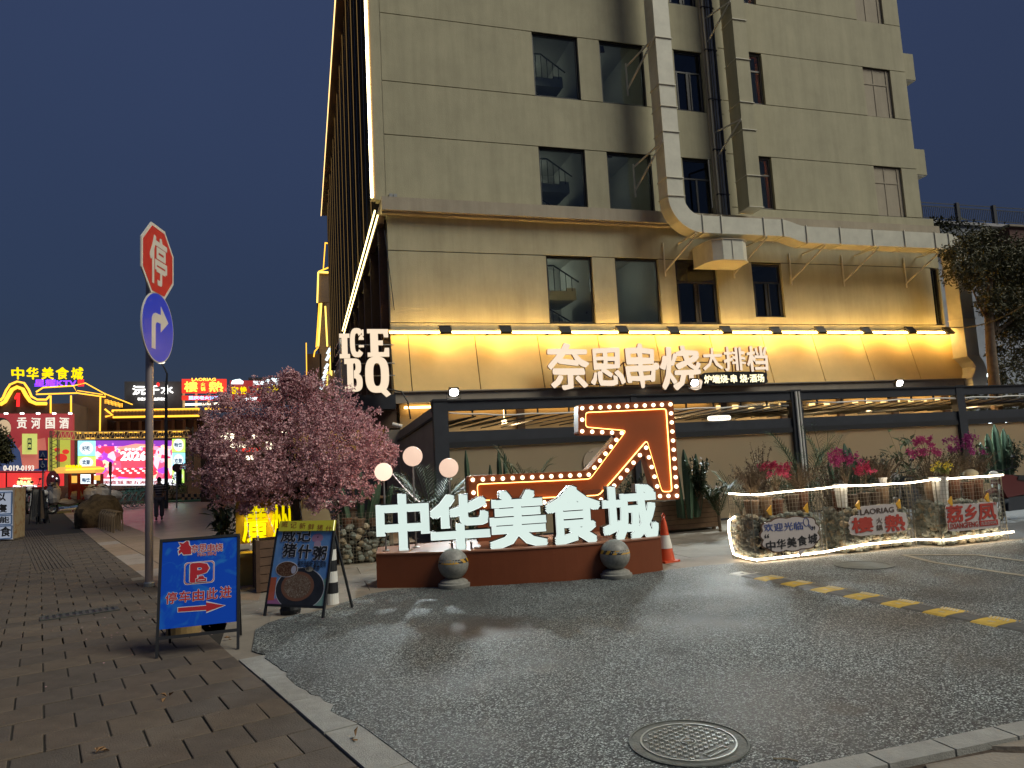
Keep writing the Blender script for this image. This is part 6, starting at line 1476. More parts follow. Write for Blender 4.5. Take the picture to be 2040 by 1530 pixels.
def motorbike(t, mb_, rimm=M_white):
    wheel(t, -.62, .28, .28, M_rub, rimm); wheel(t, .62, .28, .28, M_rub, rimm)
    b = MB(); b.prism([(-.35, .45), (.75, .5), (.8, .62), (.3, .72), (-.1, .85), (-.45, .88), (-.5, .7)], M(((1, 0, 0, 0), (0, 0, -1, .09), (0, 1, 0, 0), (0, 0, 0, 1))), .18); b.build('body', mb_, t, world=False)
    b = MB(); b.prism([(.0, .76), (.72, .66), (.75, .74), (.35, .82), (.05, .84)], M(((1, 0, 0, 0), (0, 0, -1, .11), (0, 1, 0, 0), (0, 0, 0, 1))), .22); b.build('seat', M_blk, t, world=False)
    b = MB(); b.bar((-.62, .06, .28), (-.42, .06, .9), .03, .03); b.bar((-.62, -.06, .28), (-.42, -.06, .9), .03, .03); b.build('fork', M_grey, t, world=False)
    b = MB(); b.tube([(-.34, -.33, 1.02), (-.42, -.12, .95), (-.42, .12, .95), (-.34, .33, 1.02)], .014, 6); b.build('handlebar', M_blk, t, world=False)
    b = MB(); b.ball((-.52, 0, .86), .09, 12, 8); b.build('headlight', M_white, t, True, world=False)
    for s2 in (-1, 1):
        b = MB(); b.tube([(-.38, .25*s2, 1.0), (-.40, .3*s2, 1.18)], .008, 5); b.ball((-.40, .31*s2, 1.2), .05, 8, 6, (.3, 1, .7)); b.build('mirror', M_blk, t, world=False)
    b = MB(); b.prism([(-.35, .2), (.5, .2), (.55, .45), (-.3, .45)], M(((1, 0, 0, 0), (0, 0, -1, .08), (0, 1, 0, 0), (0, 0, 0, 1))), .16); b.build('engine', M_blk2, t, world=False)
    b = MB(); b.tube([(-.9, 0, .42), (-.78, 0, .55), (-.6, 0, .6), (-.42, 0, .52)], .05, 8); b.build('mudguard', mb_, t, world=False)
motorbike(mo, M_mr)
m_2 = thing('motorcycle', 'dark motorcycle parked behind the right stone cage, handlebar visible above it', 'motorcycle', (12.1, 12.0, 0), R(14)); motorbike(m_2, M_blk2, M_grey)


# ================================================================== person
def skin(name, verts, edges, radii, m, parent, sub=2, root=0):
    me = bpy.data.meshes.new(name); me.from_pydata(verts, edges, []); o = bpy.data.objects.new(name, me); C.objects.link(o); o.parent = parent
    sk = o.modifiers.new('skin', 'SKIN'); 
    if not me.skin_vertices:
        bpy.context.view_layer.objects.active = o
    lay = me.skin_vertices[0].data
    for i, r_ in enumerate(radii): lay[i].radius = (r_, r_); lay[i].use_root = (i == root)
    ss = o.modifiers.new('sub', 'SUBSURF'); ss.levels = sub; ss.render_levels = sub; me.materials.append(m); return o
pg_ = gd(317, 1036)
pe = thing('person', 'person walking away in a striped dark shirt and grey loose trousers on the plaza', 'person', tuple(pg_), R(10))
M_sk = mat('skin', (.32, .18, .12), .6); M_tr = mat('trousers_grey', (.13, .12, .125), .8, var=.15, vs=6)
bv = [(0, 0, .92), (0, 0, 1.15), (0, 0, 1.36), (0, .01, 1.46), (0, .02, 1.54), (0, .02, 1.63), (.17, 0, 1.36), (.22, 0, 1.1), (.22, -.03, .87), (.22, -.04, .78), (-.17, 0, 1.36), (-.23, .02, 1.1), (-.22, .06, .87), (-.22, .08, .78), (.09, 0, .86), (.10, .04, .48), (.10, .0, .1), (.10, .12, .05), (-.09, 0, .86), (-.10, -.06, .48), (-.10, -.16, .1), (-.10, -.04, .05)]
be = [(0, 1), (1, 2), (2, 3), (3, 4), (4, 5), (2, 6), (6, 7), (7, 8), (8, 9), (2, 10), (10, 11), (11, 12), (12, 13), (0, 14), (14, 15), (15, 16), (16, 17), (0, 18), (18, 19), (19, 20), (20, 21)]
brd = [.13, .12, .13, .055, .085, .08, .06, .045, .035, .035, .06, .045, .035, .035, .085, .06, .04, .04, .085, .06, .04, .04]
skin('body', bv, be, brd, M_sk, pe)
Mst = bpy.data.materials.new('striped_shirt'); Mst.use_nodes = True; N = Mst.node_tree.nodes; L = Mst.node_tree.links
tx = N.new('ShaderNodeTexCoord'); wv = N.new('ShaderNodeTexWave'); wv.wave_type = 'BANDS'; wv.bands_direction = 'Z'; wv.inputs['Scale'].default_value = 3.1; cr = N.new('ShaderNodeValToRGB'); cr.color_ramp.interpolation = 'CONSTANT'
cr.color_ramp.elements[0].color = (.05, .03, .04, 1); cr.color_ramp.elements[1].color = (.42, .38, .36, 1); cr.color_ramp.elements[1].position = .82
L.new(tx.outputs['Object'], wv.inputs[0]); L.new(wv.outputs[0], cr.inputs[0]); L.new(cr.outputs[0], N['Principled BSDF'].inputs['Base Color'])
skin('shirt', [(0, 0, .88), (0, 0, 1.15), (0, 0, 1.37), (.17, 0, 1.37), (.225, 0, 1.12), (-.17, 0, 1.37), (-.235, .02, 1.12)], [(0, 1), (1, 2), (2, 3), (3, 4), (2, 5), (5, 6)], [.155, .15, .15, .085, .07, .085, .07], Mst, pe)
skin('trousers', [(0, 0, .92), (.09, 0, .84), (.10, .04, .48), (.10, .0, .12), (-.09, 0, .84), (-.10, -.06, .48), (-.10, -.16, .12)], [(0, 1), (1, 2), (2, 3), (0, 4), (4, 5), (5, 6)], [.14, .115, .10, .085, .115, .10, .085], M_tr, pe)
MB().ball((0, .03, 1.62), .10, 14, 10, (.9, 1, 1.05)).build('hair', M_blk, pe, True, world=False)
for x, y in ((.10, .07), (-.10, -.09)): MB().ball((x, y, .045), .09, 10, 6, (.5, 1.3, .5)).build('shoe', M_blk, pe, True, world=False)

# ================================================================== far food court, left
def rect(nm, x0, y0, x1, y1, Y, m, parent, d=.2, off=0):
    a = at(x0, y0, Y); b = at(x1, y1, Y); c = at(x1, y0, Y); e_ = at(x0, y1, Y)
    return MB().prism([(a.x, a.z), (c.x, c.z), (b.x, b.z), (e_.x, e_.z)], M(((1, 0, 0, 0), (0, 0, -1, Y), (0, 1, 0, 0), (0, 0, 0, 1))), off+.001, d).build(nm, m, parent)
def neon(nm, pts, Y, m, parent, r_=.09): return MB().tube([at(x, y, Y) for x, y in pts], r_, 6).build(nm, m, parent)
def ftxt(nm, ch, x0, y0, x1, y1, Y, m, parent, bold=.02, warp=0, d=.06, seed=1, edge=None, tilt=None):
    c, w_, h, tl = pbox(x0, y0, x1, y1, Y)
    if edge: lettering(nm+'_edge', ch, plane(c), w_, h, d*.5, edge, parent, bold=bold, grow=.05, warp=warp, seed=seed, tilt=tl if tilt is None else tilt)
    return lettering(nm, ch, plane(c), w_, h, d, m, parent, bold=bold, warp=warp, seed=seed, tilt=tl if tilt is None else tilt)
def fpoly(nm, pts, Y, m, parent, d=.02): return MB().prism([(p.x, p.z) for p in (at(x, y, Y) for x, y in pts)], M(((1, 0, 0, 0), (0, 0, -1, Y), (0, 1, 0, 0), (0, 0, 0, 1))), d).build(nm, m, parent)
M_hall = mat('hall_dark', (.10, .065, .04), .85, var=.25, vs=.4); M_hall2 = mat('hall_brown', (.17, .11, .07), .8, var=.25, vs=.5)
def box3(nm, x0, x1, y0, Y, dep, m, parent, z0=0):
    a = at(x0, y0, Y); b = at(x1, y0, Y); return MB().box((a.x, Y, z0), (b.x, Y+dep, (a.z+b.z)/2)).build(nm, m, parent)
YB = 62
h1 = thing('food_hall', 'dark food hall at the far left with wavy neon gable and red number one', 'building', tuple(at(60, 985, YB)), 0)
box3('wall', -90, 146, 806, YB, 12, M_hall, h1)
MB().prism([(p.x, p.z) for p in (at(-60, 830, YB-.2), at(8, 806, YB-.2), at(20, 772, YB-.2), at(36, 762, YB-.2), at(54, 772, YB-.2), at(66, 800, YB-.2), at(100, 808, YB-.2), at(100, 830, YB-.2))], M(((1, 0, 0, 0), (0, 0, -1, YB-.2), (0, 1, 0, 0), (0, 0, 0, 1))), .2).build('gable', M_brown, h1)
neon('gable_neon', [(0, 798), (6, 792), (12, 778), (20, 766), (34, 760), (48, 763), (57, 776), (63, 790), (74, 796), (92, 796), (100, 788)], YB-.6, G_neon, h1, .08)
neon('gable_neon', [(0, 806), (10, 800), (18, 786), (24, 776), (34, 771), (45, 775), (52, 788), (60, 799), (72, 804), (93, 804)], YB-.6, G_neon, h1, .14)
fpoly('number', [(29, 792), (34, 783), (40, 783), (39, 810), (33, 810), (34, 793), (30, 796)], YB-.7, glow('neon_red', (1, .02, .02), .9), h1, .06)
for k, ch in enumerate('中华美食城'): ftxt('roof_character', ch, 24+k*29.5, 732, 48+k*29.5, 756, YB+4, G_yel, h1, .02, .06, .1, k)
ftxt('karaoke_letters', '星耀KTV', 69, 756, 152, 770, YB+3, glow('neon_purple', (.18, .03, 1), 1.5), h1, .02, .03)
ftxt('red_small_characters', '商务', 155, 755, 168, 763, YB+3, glow('neon_red', (1, .02, .02), .9), h1, .0); ftxt('red_small_characters', '会所', 155, 762, 168, 770, YB+3, glow('neon_red', (1, .02, .02), .9), h1, .0)
for x in (101, 141.5): neon('column_neon', [(x, 788), (x, 823)], YB-.4, G_neon, h1, .06)
neon('roof_neon', [(72, 781), (86, 772), (146, 768.5), (154, 783), (72, 785.5)], YB-.5, G_neon, h1, .06)
h2 = thing('food_hall_wing', 'brown food hall wing with neon roof outlines behind the big screen', 'building', tuple(at(200, 985, 66)), 0)
box3('wall', 146, 214, 786, 66, 10, M_hall, h2); box3('rear_wall', 210, 700, 833, 68, 10, M_hall, h2)
a, b = at(208, 820, 64), at(398, 817, 64); MB().box((a.x, 64, a.z-.55), (b.x, 68, a.z)).build('gallery_roof', M_hall2, h2)
neon('eave_neon', [(146, 768.5), (170, 763), (208, 784), (264, 806)], 65, G_neon, h2, .05); neon('eave_neon', [(154, 783), (210, 791), (208, 783)], 65, G_neon, h2, .06)
neon('eave_neon', [(154, 778), (205, 786)], 65, G_neon, h2, .04); neon('column_neon', [(200, 791), (199, 860)], 65, G_neon, h2, .06)
neon('gallery_neon', [(223, 818.5), (397, 815)], 63.8, G_neon, h2, .11); neon('gallery_neon', [(225, 831), (397, 828)], 63.8, G_neon, h2, .10); neon('gallery_neon', [(209, 815), (224, 827), (210, 830)], 63.8, G_neon, h2, .08)
neon('gallery_neon', [(408, 814.5), (465, 812)], 63.8, G_neon, h2, .10)
for k in range(5): ftxt('lattice_ornament', '回', 209+k*7.2, 796+k*1.9, 215.5+k*7.2, 804+k*1.9, 64.5, G_neon, h2, .0)
for k in range(9): rect('gallery_column', 232+k*22, 834, 238+k*22, 860, 67.5, M_hall2 if k % 2 else mat('column_tan', (.26, .18, .11), .8), h2, .2)
for k in range(9):
    rect('eave_lamp_row', 110+k*29, 861-k*.4, 132+k*29, 864-k*.4, 63, G_neon, h2, .1)
    if k > 1: rect('eave_lamp_row', 112+k*29, 873-k*.5, 130+k*29, 876-k*.5, 62.8, mat('lamp_orange', (.2, .1, .02), .6, emit=(1, .5, .06), es=.8), h2, .1)
b = MB()
for k in range(60): q = at(228+k*2.8, 824-k*.05, 63.7); b.box((q.x-.03, 63.6, q.z-.22), (q.x+.03, 63.7, q.z+.22))
b.build('rafter_ends', M_brown, h2, kind='stuff')
# liquor billboard
bb_ = thing('billboard', 'large red billboard with white liquor characters, a portrait and phone number at far left', 'billboard', tuple(at(70, 945, 60)), 0)
def em(nm, c, s_): return mat(nm, tuple(x*.6 for x in c), .6, emit=c, es=s_)
rect('backing', -60, 824, 145, 940, 60, em('bill_red', (.28, .03, .035), .42), bb_, .4)
rect('lower_panel', -60, 905, 92, 938, 59.9, em('bill_blue', (.03, .06, .17), .42), bb_, .02)
MB().prism([(p.x, p.z) for p in (at(20, 936, 59.8), at(26, 905, 59.8), at(48, 880, 59.8), at(90, 872, 59.8), at(96, 930, 59.8), at(60, 936, 59.8))], M(((1, 0, 0, 0), (0, 0, -1, 59.8), (0, 1, 0, 0), (0, 0, 0, 1))), .02).build('mountain_print', em('bill_rose', (.45, .12, .09), .4), bb_)
def ell(cx_, cy_, rx, ry, n=16): return [(cx_+rx*math.cos(2*PI*k/n), cy_+ry*math.sin(2*PI*k/n)) for k in range(n)]
fpoly('suit_print', [(-20, 938), (-20, 880), (8, 866), (24, 876), (40, 900), (46, 938)], 59.75, em('bill_suit', (.03, .05, .12), .4), bb_)
fpoly('hair_print', ell(3, 852, 19, 20), 59.72, em('bill_dark', (.01, .01, .01), .3), bb_); fpoly('face_print', ell(8, 853, 14, 17), 59.68, em('bill_skin', (.50, .36, .22), .45), bb_)
rect('bottle_box_print', 44, 864, 74, 905, 59.6, em('bill_lime', (.55, .58, .15), .4), bb_, .02); rect('box_label_print', 55, 873, 63, 896, 59.5, em('bill_ink', (.02, .04, .03), .3), bb_, .02)
ftxt('box_lettering', '贡', 56, 876, 62, 882, 59.4, em('bill_lime', (0, 0, 0), 1), bb_, 0); ftxt('box_lettering', '酒', 56, 885, 62, 892, 59.4, em('bill_lime', (0, 0, 0), 1), bb_, 0)
for k, ch in enumerate('贡河国酒'): ftxt('character', ch, 35+k*28, 832, 53+k*28, 854, 59.3, em('bill_white', (.8, .75, .65), .42), bb_, .02, .05, seed=k)
ftxt('phone_number', '0-019-0193', 7, 927, 68, 938, 59.3, MT['bill_white'], bb_, .02)
rect('fruit_print', 96, 872, 140, 938, 59.7, em('bill_green', (.42, .44, .06), .4), bb_, .02)
for x, y, r_ in ((122, 912, 12), (114, 896, 6), (131, 900, 7)): fpoly('lantern_print', ell(x, y, r_, r_*.7), 59.5, em('bill_lantern', (.6, .03, .02), .45), bb_)
for k in range(5): rect('top_lamp', 8+k*32, 822, 14+k*32, 825, 59, glow('bill_lamp', (1, .95, .9), 2.2), bb_, .2)
# red shop fronts below
sf = thing('shop_front', 'row of glowing red shop front signs below the liquor billboard', 'shop front', tuple(at(60, 985, 59)), 0)
rect('sign_panel', -50, 942, 8, 972, 58.8, em('shop_red', (.55, .03, .03), .6), sf, .3); rect('sign_panel', 14, 942, 86, 970, 58.8, MT['shop_red'], sf, .3); rect('sign_panel', 90, 940, 125, 968, 58.8, MT['shop_red'], sf, .3)
ftxt('shop_characters', '樓&熱', 34, 957, 66, 966, 58.6, glow('neon_gold2', (1, .8, .3), 1), sf, .02); ftxt('shop_latin', 'LAORIAG', 38, 952, 62, 955, 58.6, MT['neon_gold2'], sf); ftxt('shop_small', '火锅 正宗味道', 26, 966, 74, 970, 58.6, glow('shop_white', (1, 1, 1), 1), sf)
fpoly('round_ornament', ell(106, 958, 14, 20), 58.5, mat('ornament_dark', (.12, .02, .03), .6), sf); 
for x, y in ((105, 949), (113, 953), (110, 968)): fpoly('ornament_lamp', ell(x, y, 1.5, 1.5, 8), 58.3, glow('shop_white', (1, 1, 1), 1), sf)
rect('dark_front', -60, 970, 190, 1002, 59.5, M_hall, sf, 1)
# LED screen with truss
ls_ = thing('led_screen', 'big pink and red LED screen reading 2026 with poster columns on both sides', 'screen', tuple(at(270, 985, 57)), 0)
Msc = ramp_emit('led_picture', [(0, (.55, .03, .10)), (.2, (.75, .08, .16)), (.38, (.9, .25, .38)), (.5, (.30, .05, .45)), (.58, (.95, .45, .55)), (.68, (.7, .04, .07)), (.8, (1, .6, .35)), (.9, (.5, .1, .5))], .85, 2.2, 'VOR')
rect('picture', 191, 878, 342, 956, 57, Msc, ls_, .3)
rect('picture_sky', 191, 877.5, 342, 889, 56.95, em('led_violet', (.16, .03, .30), .9), ls_, .02)
fpoly('picture_gate', [(238, 890), (302, 886), (300, 893), (298, 930), (242, 934), (240, 897)], 56.93, em('led_rose', (.80, .06, .10), .8), ls_)
fpoly('picture_roof', [(232, 892), (270, 884), (310, 886), (300, 890), (240, 896)], 56.9, em('led_coral', (.9, .25, .2), .8), ls_)
r2 = random.Random(9)
for k in range(46):
    x, y = r2.uniform(196, 338), r2.uniform(884, 950)
    if 236 < x < 296 and 896 < y < 920: continue
    fpoly('picture_lantern', ell(x, y, r2.uniform(1.5, 5), r2.uniform(1.2, 3.4), 9), 56.88-.001*k, em('led_c%d' % (k % 5), [(1, .5, .3), (.9, .05, .08), (1, .75, .7), (.5, .12, .7), (1, .35, .5)][k % 5], .85), ls_)
fpoly('picture_table', ell(268, 942, 46, 10), 56.8, em('led_red', (.75, .03, .05), .85), ls_)
for k in range(14): fpoly('picture_dish', ell(234+k*5.2, 934+(k % 3)*4, 3.4, 1.8, 9), 56.78, em('led_c2', (0, 0, 0), 1), ls_)
ftxt('year_lettering', '2026', 240, 899, 292, 918, 56.7, glow('led_white', (1, .93, .9), .9), ls_, .05, 0, edge=MT['led_red']); ftxt('banner_lettering', '恭贺新年', 255, 893, 284, 898, 56.7, MT['led_white'], ls_, 0)
rect('strip', 205, 954, 350, 967, 56.9, glow('led_strip_white', (.85, .85, .92), .75), ls_, .2)
ftxt('strip_lettering', '美食城 聚五洲美食', 206, 957, 318, 965, 56.6, em('strip_red', (.35, .05, .06), .5), ls_, .02)
G1, G2, G3 = em('poster_cyan', (.25, .62, .80), .8), em('poster_green', (.42, .72, .12), .8), em('poster_pale', (.75, .85, .85), .75)
for (x0, y0, x1, y1, m) in ((155, 878, 189, 908, G1), (155, 909, 189, 933, G2), (154, 945, 190, 968, G3), (343, 872, 368, 901, G2), (343, 902, 368, 934, G1), (343, 935, 366, 962, G2)):
    rect('side_poster', x0, y0, x1, y1, 56.9, m, ls_, .2); cx_, cy_ = (x0+x1)/2, (y0+y1)/2
    fpoly('poster_burst', ell(cx_, cy_, (x1-x0)*.4, (y1-y0)*.42, 12), 56.8, G3, ls_)
    ftxt('poster_characters', r2.choice(['欢聚', '畅饮', '好吃', '新鲜']), cx_-8, cy_-5, cx_+8, cy_+5, 56.7, em('poster_ink', (.03, .07, .15), .5), ls_, .02)
rect('dark_base', 150, 967, 372, 1000, 57.3, M_hall, ls_, .5)
tz = thing('truss', 'gold lit metal truss frame above and beside the LED screen', 'truss', tuple(at(110, 985, 56)), 0)
def truss(p, q, r_, n, m):
    b = MB(); P_, Q_ = at(*p, 56), at(*q, 56); dv = (Q_-P_); nn = V((-dv.z, 0, dv.x)).normalized()*r_
    for s2 in (-1, 1):
        for yy in (0, .35): b.bar(P_+nn*s2+V((0, yy, 0)), Q_+nn*s2+V((0, yy, 0)), .06, .06)
    for k in range(n): b.bar(P_+dv*(k/n)+nn*(1 if k % 2 else -1), P_+dv*((k+1)/n)+nn*(-1 if k % 2 else 1), .035, .035)
    return b.build('truss_beam', m, tz, kind='stuff')
M_trg = mat('truss_gold_lit', (.45, .33, .14), .5, emit=(1, .55, .15), es=.10)  # gold light falling on the bars is put in as a faint glow
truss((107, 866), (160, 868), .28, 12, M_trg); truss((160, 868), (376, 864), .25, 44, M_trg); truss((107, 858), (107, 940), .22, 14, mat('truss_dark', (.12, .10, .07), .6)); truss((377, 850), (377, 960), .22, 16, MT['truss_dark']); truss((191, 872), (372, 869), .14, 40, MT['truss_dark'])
# roof top signs
def roofsign(nm, label, cx_, Y): return thing(nm, label, 'sign', tuple(at(cx_, 815, Y)), 0, 'illuminated roof top signs of the food court')
s1 = roofsign('rooftop_sign', 'dark roof top sign with three white brush characters behind the sign pole', 305, 70)
rect('panel', 248, 760, 362, 812, 70, mat('roof_panel', (.05, .05, .055), .7), s1, .4)
for k, ch in enumerate('沅千水'): ftxt('character', ch, 264+k*28, 768-k*.5, 290+k*28, 787-k*.5, 69.5, glow('roof_white', (1, .98, .93), 1.1), s1, .03, .04, seed=k)
ftxt('small_characters', '非遗文化·大品牌餐饮', 274, 792, 331, 798, 69.5, MT['roof_white'], s1, .01); fpoly('red_seal', ell(315, 766, 3, 4), 69.4, MT['neon_red'], s1)
s2_ = roofsign('rooftop_sign', 'red roof top sign with orange neon characters on posts left of the cherry tree', 406, 68)
rect('panel', 362, 755, 451, 783, 68, em('roof_red', (.62, .035, .02), .6), s2_, .3); rect('lower_panel', 362, 788, 451, 797, 68, MT['roof_red'], s2_, .3)
for ch, x0, x1 in (('樓', 367, 394), ('熱', 416, 445)): ftxt('character', ch, x0, 760, x1, 781, 67.6, glow('roof_gold', (1, .55, .06), 1.2), s2_, .03, edge=MT['roof_red'])
ftxt('small_character', '火', 400, 762, 409, 770, 67.6, MT['roof_gold'], s2_, .01); ftxt('small_character', '锅', 400, 771, 409, 779, 67.6, MT['roof_gold'], s2_, .01); ftxt('latin_lettering', 'LAORIAG', 382, 753, 430, 759, 67.5, MT['roof_gold'], s2_, .02)
ftxt('blue_characters', '重庆老火锅店', 376, 789, 438, 796, 67.6, glow('roof_blue', (.25, .55, 1), 1.3), s2_, .02)
neon('frame_light', [(369, 806), (436, 804)], 68.1, glow('roof_white2', (1, .9, .65), 1.4), s2_, .10)
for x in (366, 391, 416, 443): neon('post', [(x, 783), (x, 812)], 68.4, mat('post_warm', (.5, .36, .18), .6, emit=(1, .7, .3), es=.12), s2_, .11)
s3 = roofsign('rooftop_sign', 'roof top sign with white mark over yellow characters half hidden by the cherry tree', 500, 68)
rect('panel', 458, 758, 520, 800, 68, em('roof_maroon', (.25, .02, .02), .5), s3, .3); rect('panel', 495, 752, 620, 806, 69, mat('roof_panel', (0, 0, 0)), s3, .3)
fpoly('white_mark', [(460, 765), (463, 758), (470, 756), (478, 755), (485, 760), (484, 765)], 67.6, glow('roof_cyan', (.75, .95, 1), 1.2), s3)
for k, ch in enumerate('宫艳'): ftxt('character', ch, 461+k*17, 770, 475+k*17, 785, 67.6, G_yel, s3, .03)
for k, ch in enumerate('小龙虾'): ftxt('character', ch, 511+k*16, 770-k, 524+k*16, 783-k, 67.6, G_yel, s3, .03)
ftxt('white_characters', '夜宴', 504, 758, 530, 767, 67.6, MT['roof_cyan'], s3, .02); ftxt('number_street', '9街', 531, 753, 556, 767, 67.6, MT['roof_cyan'], s3, .04); ftxt('small_characters', '小龙虾', 487, 791, 513, 798, 67.6, MT['roof_cyan'], s3, .01)
# lights of the stalls seen through the blossoms
sl3 = thing('food_stall', 'bright food stall lights glimmering through the cherry blossoms', 'stall', tuple(at(500, 985, 40)), 0)
rect('back_wall', 400, 850, 640, 1000, 42, M_hall, sl3, .3)
for (x0, y0, x1, y1) in ((440, 862, 466, 880), (446, 884, 490, 892), (500, 866, 512, 874), (530, 880, 545, 896), (455, 908, 475, 914), (490, 908, 504, 916), (560, 860, 572, 866)): rect('lit_board', x0, y0, x1, y1, 41.5, glow('stall_light', (1, .85, .6), 1.6), sl3, .1)
rect('red_board', 470, 892, 520, 900, 41.6, em('roof_red', (0, 0, 0), 1), sl3, .1)
# pavilion ticket kiosk
kq = thing('pavilion_kiosk', 'small red pavilion kiosk with gold lit roof in front of the LED screen', 'kiosk', tuple(at(168, 985, 48)), 0)
fpoly('roof', [(130, 935), (140, 931), (200, 929), (210, 935), (204, 942), (136, 943)], 47.6, mat('kiosk_gold', (.5, .3, .08), .6, emit=(1, .55, .1), es=.35), kq, 2)
neon('roof_edge', [(131, 936), (208, 933)], 45.4, G_neon, kq, .06)
for k, ch in enumerate('中华美食城'): ftxt('character', ch, 131+k*6.5, 926, 137+k*6.5, 933, 45.3, G_yel, kq, .04)
rect('counter', 138, 964, 204, 995, 47, mat('kiosk_red', (.28, .03, .03), .7), kq, .8); rect('left_window', 138, 948, 152, 962, 46.9, mat('kiosk_lamp', (.3, .15, .03), .6, emit=(1, .5, .08), es=.5), kq, .2); rect('right_window', 186, 947, 203, 957, 46.9, MT['kiosk_lamp'], kq, .2)
for x in (139, 157, 184, 203): neon('post', [(x, 944), (x, 995)], 46.8, MT['kiosk_red'], kq, .09)
# signs on poles
def psign(nm, label, x, y0, y1, Y, parts, r_=.04):
    t = thing(nm, label, 'sign', tuple(at(x, y1, Y)), 0); q = at(x, y1, Y); MB().tube([(q.x, Y, 0), (q.x, Y, at(x, y0, Y).z)], r_, 8).build('pole', M_grey, t)
    for f_ in parts: f_(t)
    return t
psign('pedestrian_sign', 'two stacked dark blue signs with pedestrian and wheelchair symbols on a thin pole', 85, 900, 985, 38, [
    lambda t: rect('blue_panel', 77, 897, 94, 914, 37.9, mat('sign_navy', (.02, .04, .16), .5), t, .05), lambda t: rect('blue_panel', 77, 916, 94, 936, 37.9, mat('sign_navy', (0, 0, 0)), t, .05),
    lambda t: fpoly('walk_symbol', [(85.5, 900), (90, 910), (80.5, 910)], 37.85, mat('symbol_grey', (.25, .27, .33), .5), t), lambda t: fpoly('walker_mark', [(85.5, 903), (88, 909.5), (83, 909.5)], 37.8, mat('sign_navy', (0, 0, 0)), t),
    lambda t: neon('wheelchair_symbol', [(84, 919), (84, 925), (88, 926), (89, 930)], 37.8, MT['symbol_grey'], t, .025), lambda t: neon('wheel_symbol', ell(85, 928, 3.4, 3.4, 12), 37.8, MT['symbol_grey'], t, .02)])
psign('paddle_sign', 'narrow brown paddle shaped sign on a thin pole in front of the LED screen', 220, 945, 985, 40, [lambda t: fpoly('paddle', [(217, 946), (216.5, 925), (218, 920), (222, 920), (223.5, 925), (223, 946), (220, 950)], 39.9, mat('paddle_brown', (.20, .09, .06), .6), t, .05)])
psign('round_dark_sign', 'dark round sign board standing before the right poster column', 352, 925, 985, 44, [lambda t: fpoly('disc', ell(352, 932, 9, 9, 16), 43.9, mat('disc_dark', (.10, .03, .04), .5), t, .05), lambda t: rect('dark_slab', 352, 924, 362, 965, 44, M_blk, t, .1)])
sl4 = thing('street_lamp', 'slim dark street lamp with curved arm just right of the sign pole', 'street lamp', tuple(gd(331, 1003)), 0)
q = gd(331, 1008); Yl = 44; q = at(331, 1000, Yl)
MB().tube([(q.x, Yl, 0), (q.x, Yl, at(331, 770, Yl).z), tuple(at(333, 745, Yl)), tuple(at(327, 732, Yl)), tuple(at(322, 724, Yl))], [.11, .07, .05, .04, .04], 8).build('pole', M_blk2, sl4)
MB().ball(at(321, 722, Yl), .16, 10, 6, (1.3, 1, .5)).build('lamp_head', glow('street_lamp_glow', (1, .8, .6), 1.2), sl4)
# tower pavilion at the end of the side facade
tw = thing('gold_outlined_tower', 'narrow temple style tower outlined in gold light past the end of the tall building', 'building', tuple(at(640, 985, 60)), 0)
box3('tower_body', 633, 662, 545, 60, 6, M_hall2, tw); box3('tower_low', 612, 640, 705, 60, 6, M_brown, tw)
fpoly('balcony_panel', [(636, 545), (661, 545), (660, 603), (633, 603)], 59.5, M_hall2, tw, .2)
for pts, r_ in (([(634, 542), (632, 603)], .12), ([(634, 542), (658, 543)], .14), ([(635, 541), (657, 532)], .10), ([(648, 483), (644, 538)], .08), ([(648, 484), (656, 485)], .10), ([(636, 604), (630, 692)], .1), ([(640, 604), (634, 690)], .14), ([(648, 610), (652, 690)], .12), ([(634, 692), (627, 700), (625, 711)], .09), ([(660, 690), (659, 748)], .2), ([(652, 740), (651, 770)], .15), ([(610, 683), (611, 748)], .07)):
    neon('gold_outline', pts, 59.2, glow('tower_gold', (1, .68, .12), 1.0) if r_ > .1 else G_neon, tw, r_*.6)
for k in range(7): neon('white_swirl', [(655-k*2.2-3, 705+k*13 if k < 2 else 735+(k-2)*10), (650-k*2.2+8, 694+k*13 if k < 2 else 725+(k-2)*10)], 59, glow('swirl', (.85, .97, 1), .7), tw, .13)
# left edge light box, menus, motorcycle, scooters, bicycles
lb = thing('light_box_sign', 'white and blue light box sign with black characters at the left edge', 'sign', tuple(gd(27, 1078)), 0)
Yx = 25.5; p0, p1 = at(-40, 1084, Yx), at(26.5, 1078, Yx); zt = at(20, 971, Yx).z; p2 = at(38, 1070, Yx+1.6)
MB().box((p0.x, Yx, .02), (p1.x, Yx+.9, zt)).build('box_body', mat('box_frame', (.36, .30, .25), .7), lb)
M_side = poster_mat('box_side_print', (.52, .40, .24), (.38, .16, .06), 3.5, .52)
MB().box((p1.x+.002, Yx+.02, .05), (p1.x+.012, Yx+.88, zt-.03)).build('side_face', M_side, lb)
FP = em('lightbox_face', (.42, .47, .58), .22)
rect('front_face', -38, 977, 25, 1074, Yx-.002, FP, lb, .0, .01)
for y0, y1 in ((980, 1023), (1026, 1044), (1047, 1072)):
    a = at(-30, y0, Yx-.02); b_ = at(23, y1, Yx-.02); fr2 = MB(); zz0, zz1 = b_.z, at(23, y0, Yx-.02).z
    for u in (((-3+a.x), zz1, b_.x, zz1), ((-3+a.x), zz0, b_.x, zz0), (b_.x, zz0, b_.x, zz1)): fr2.bar((u[0], Yx-.02, u[1]), (u[2], Yx-.02, u[3]), .03, .03)
    fr2.build('blue_border', mat('border_blue', (.10, .20, .42), .5), lb)
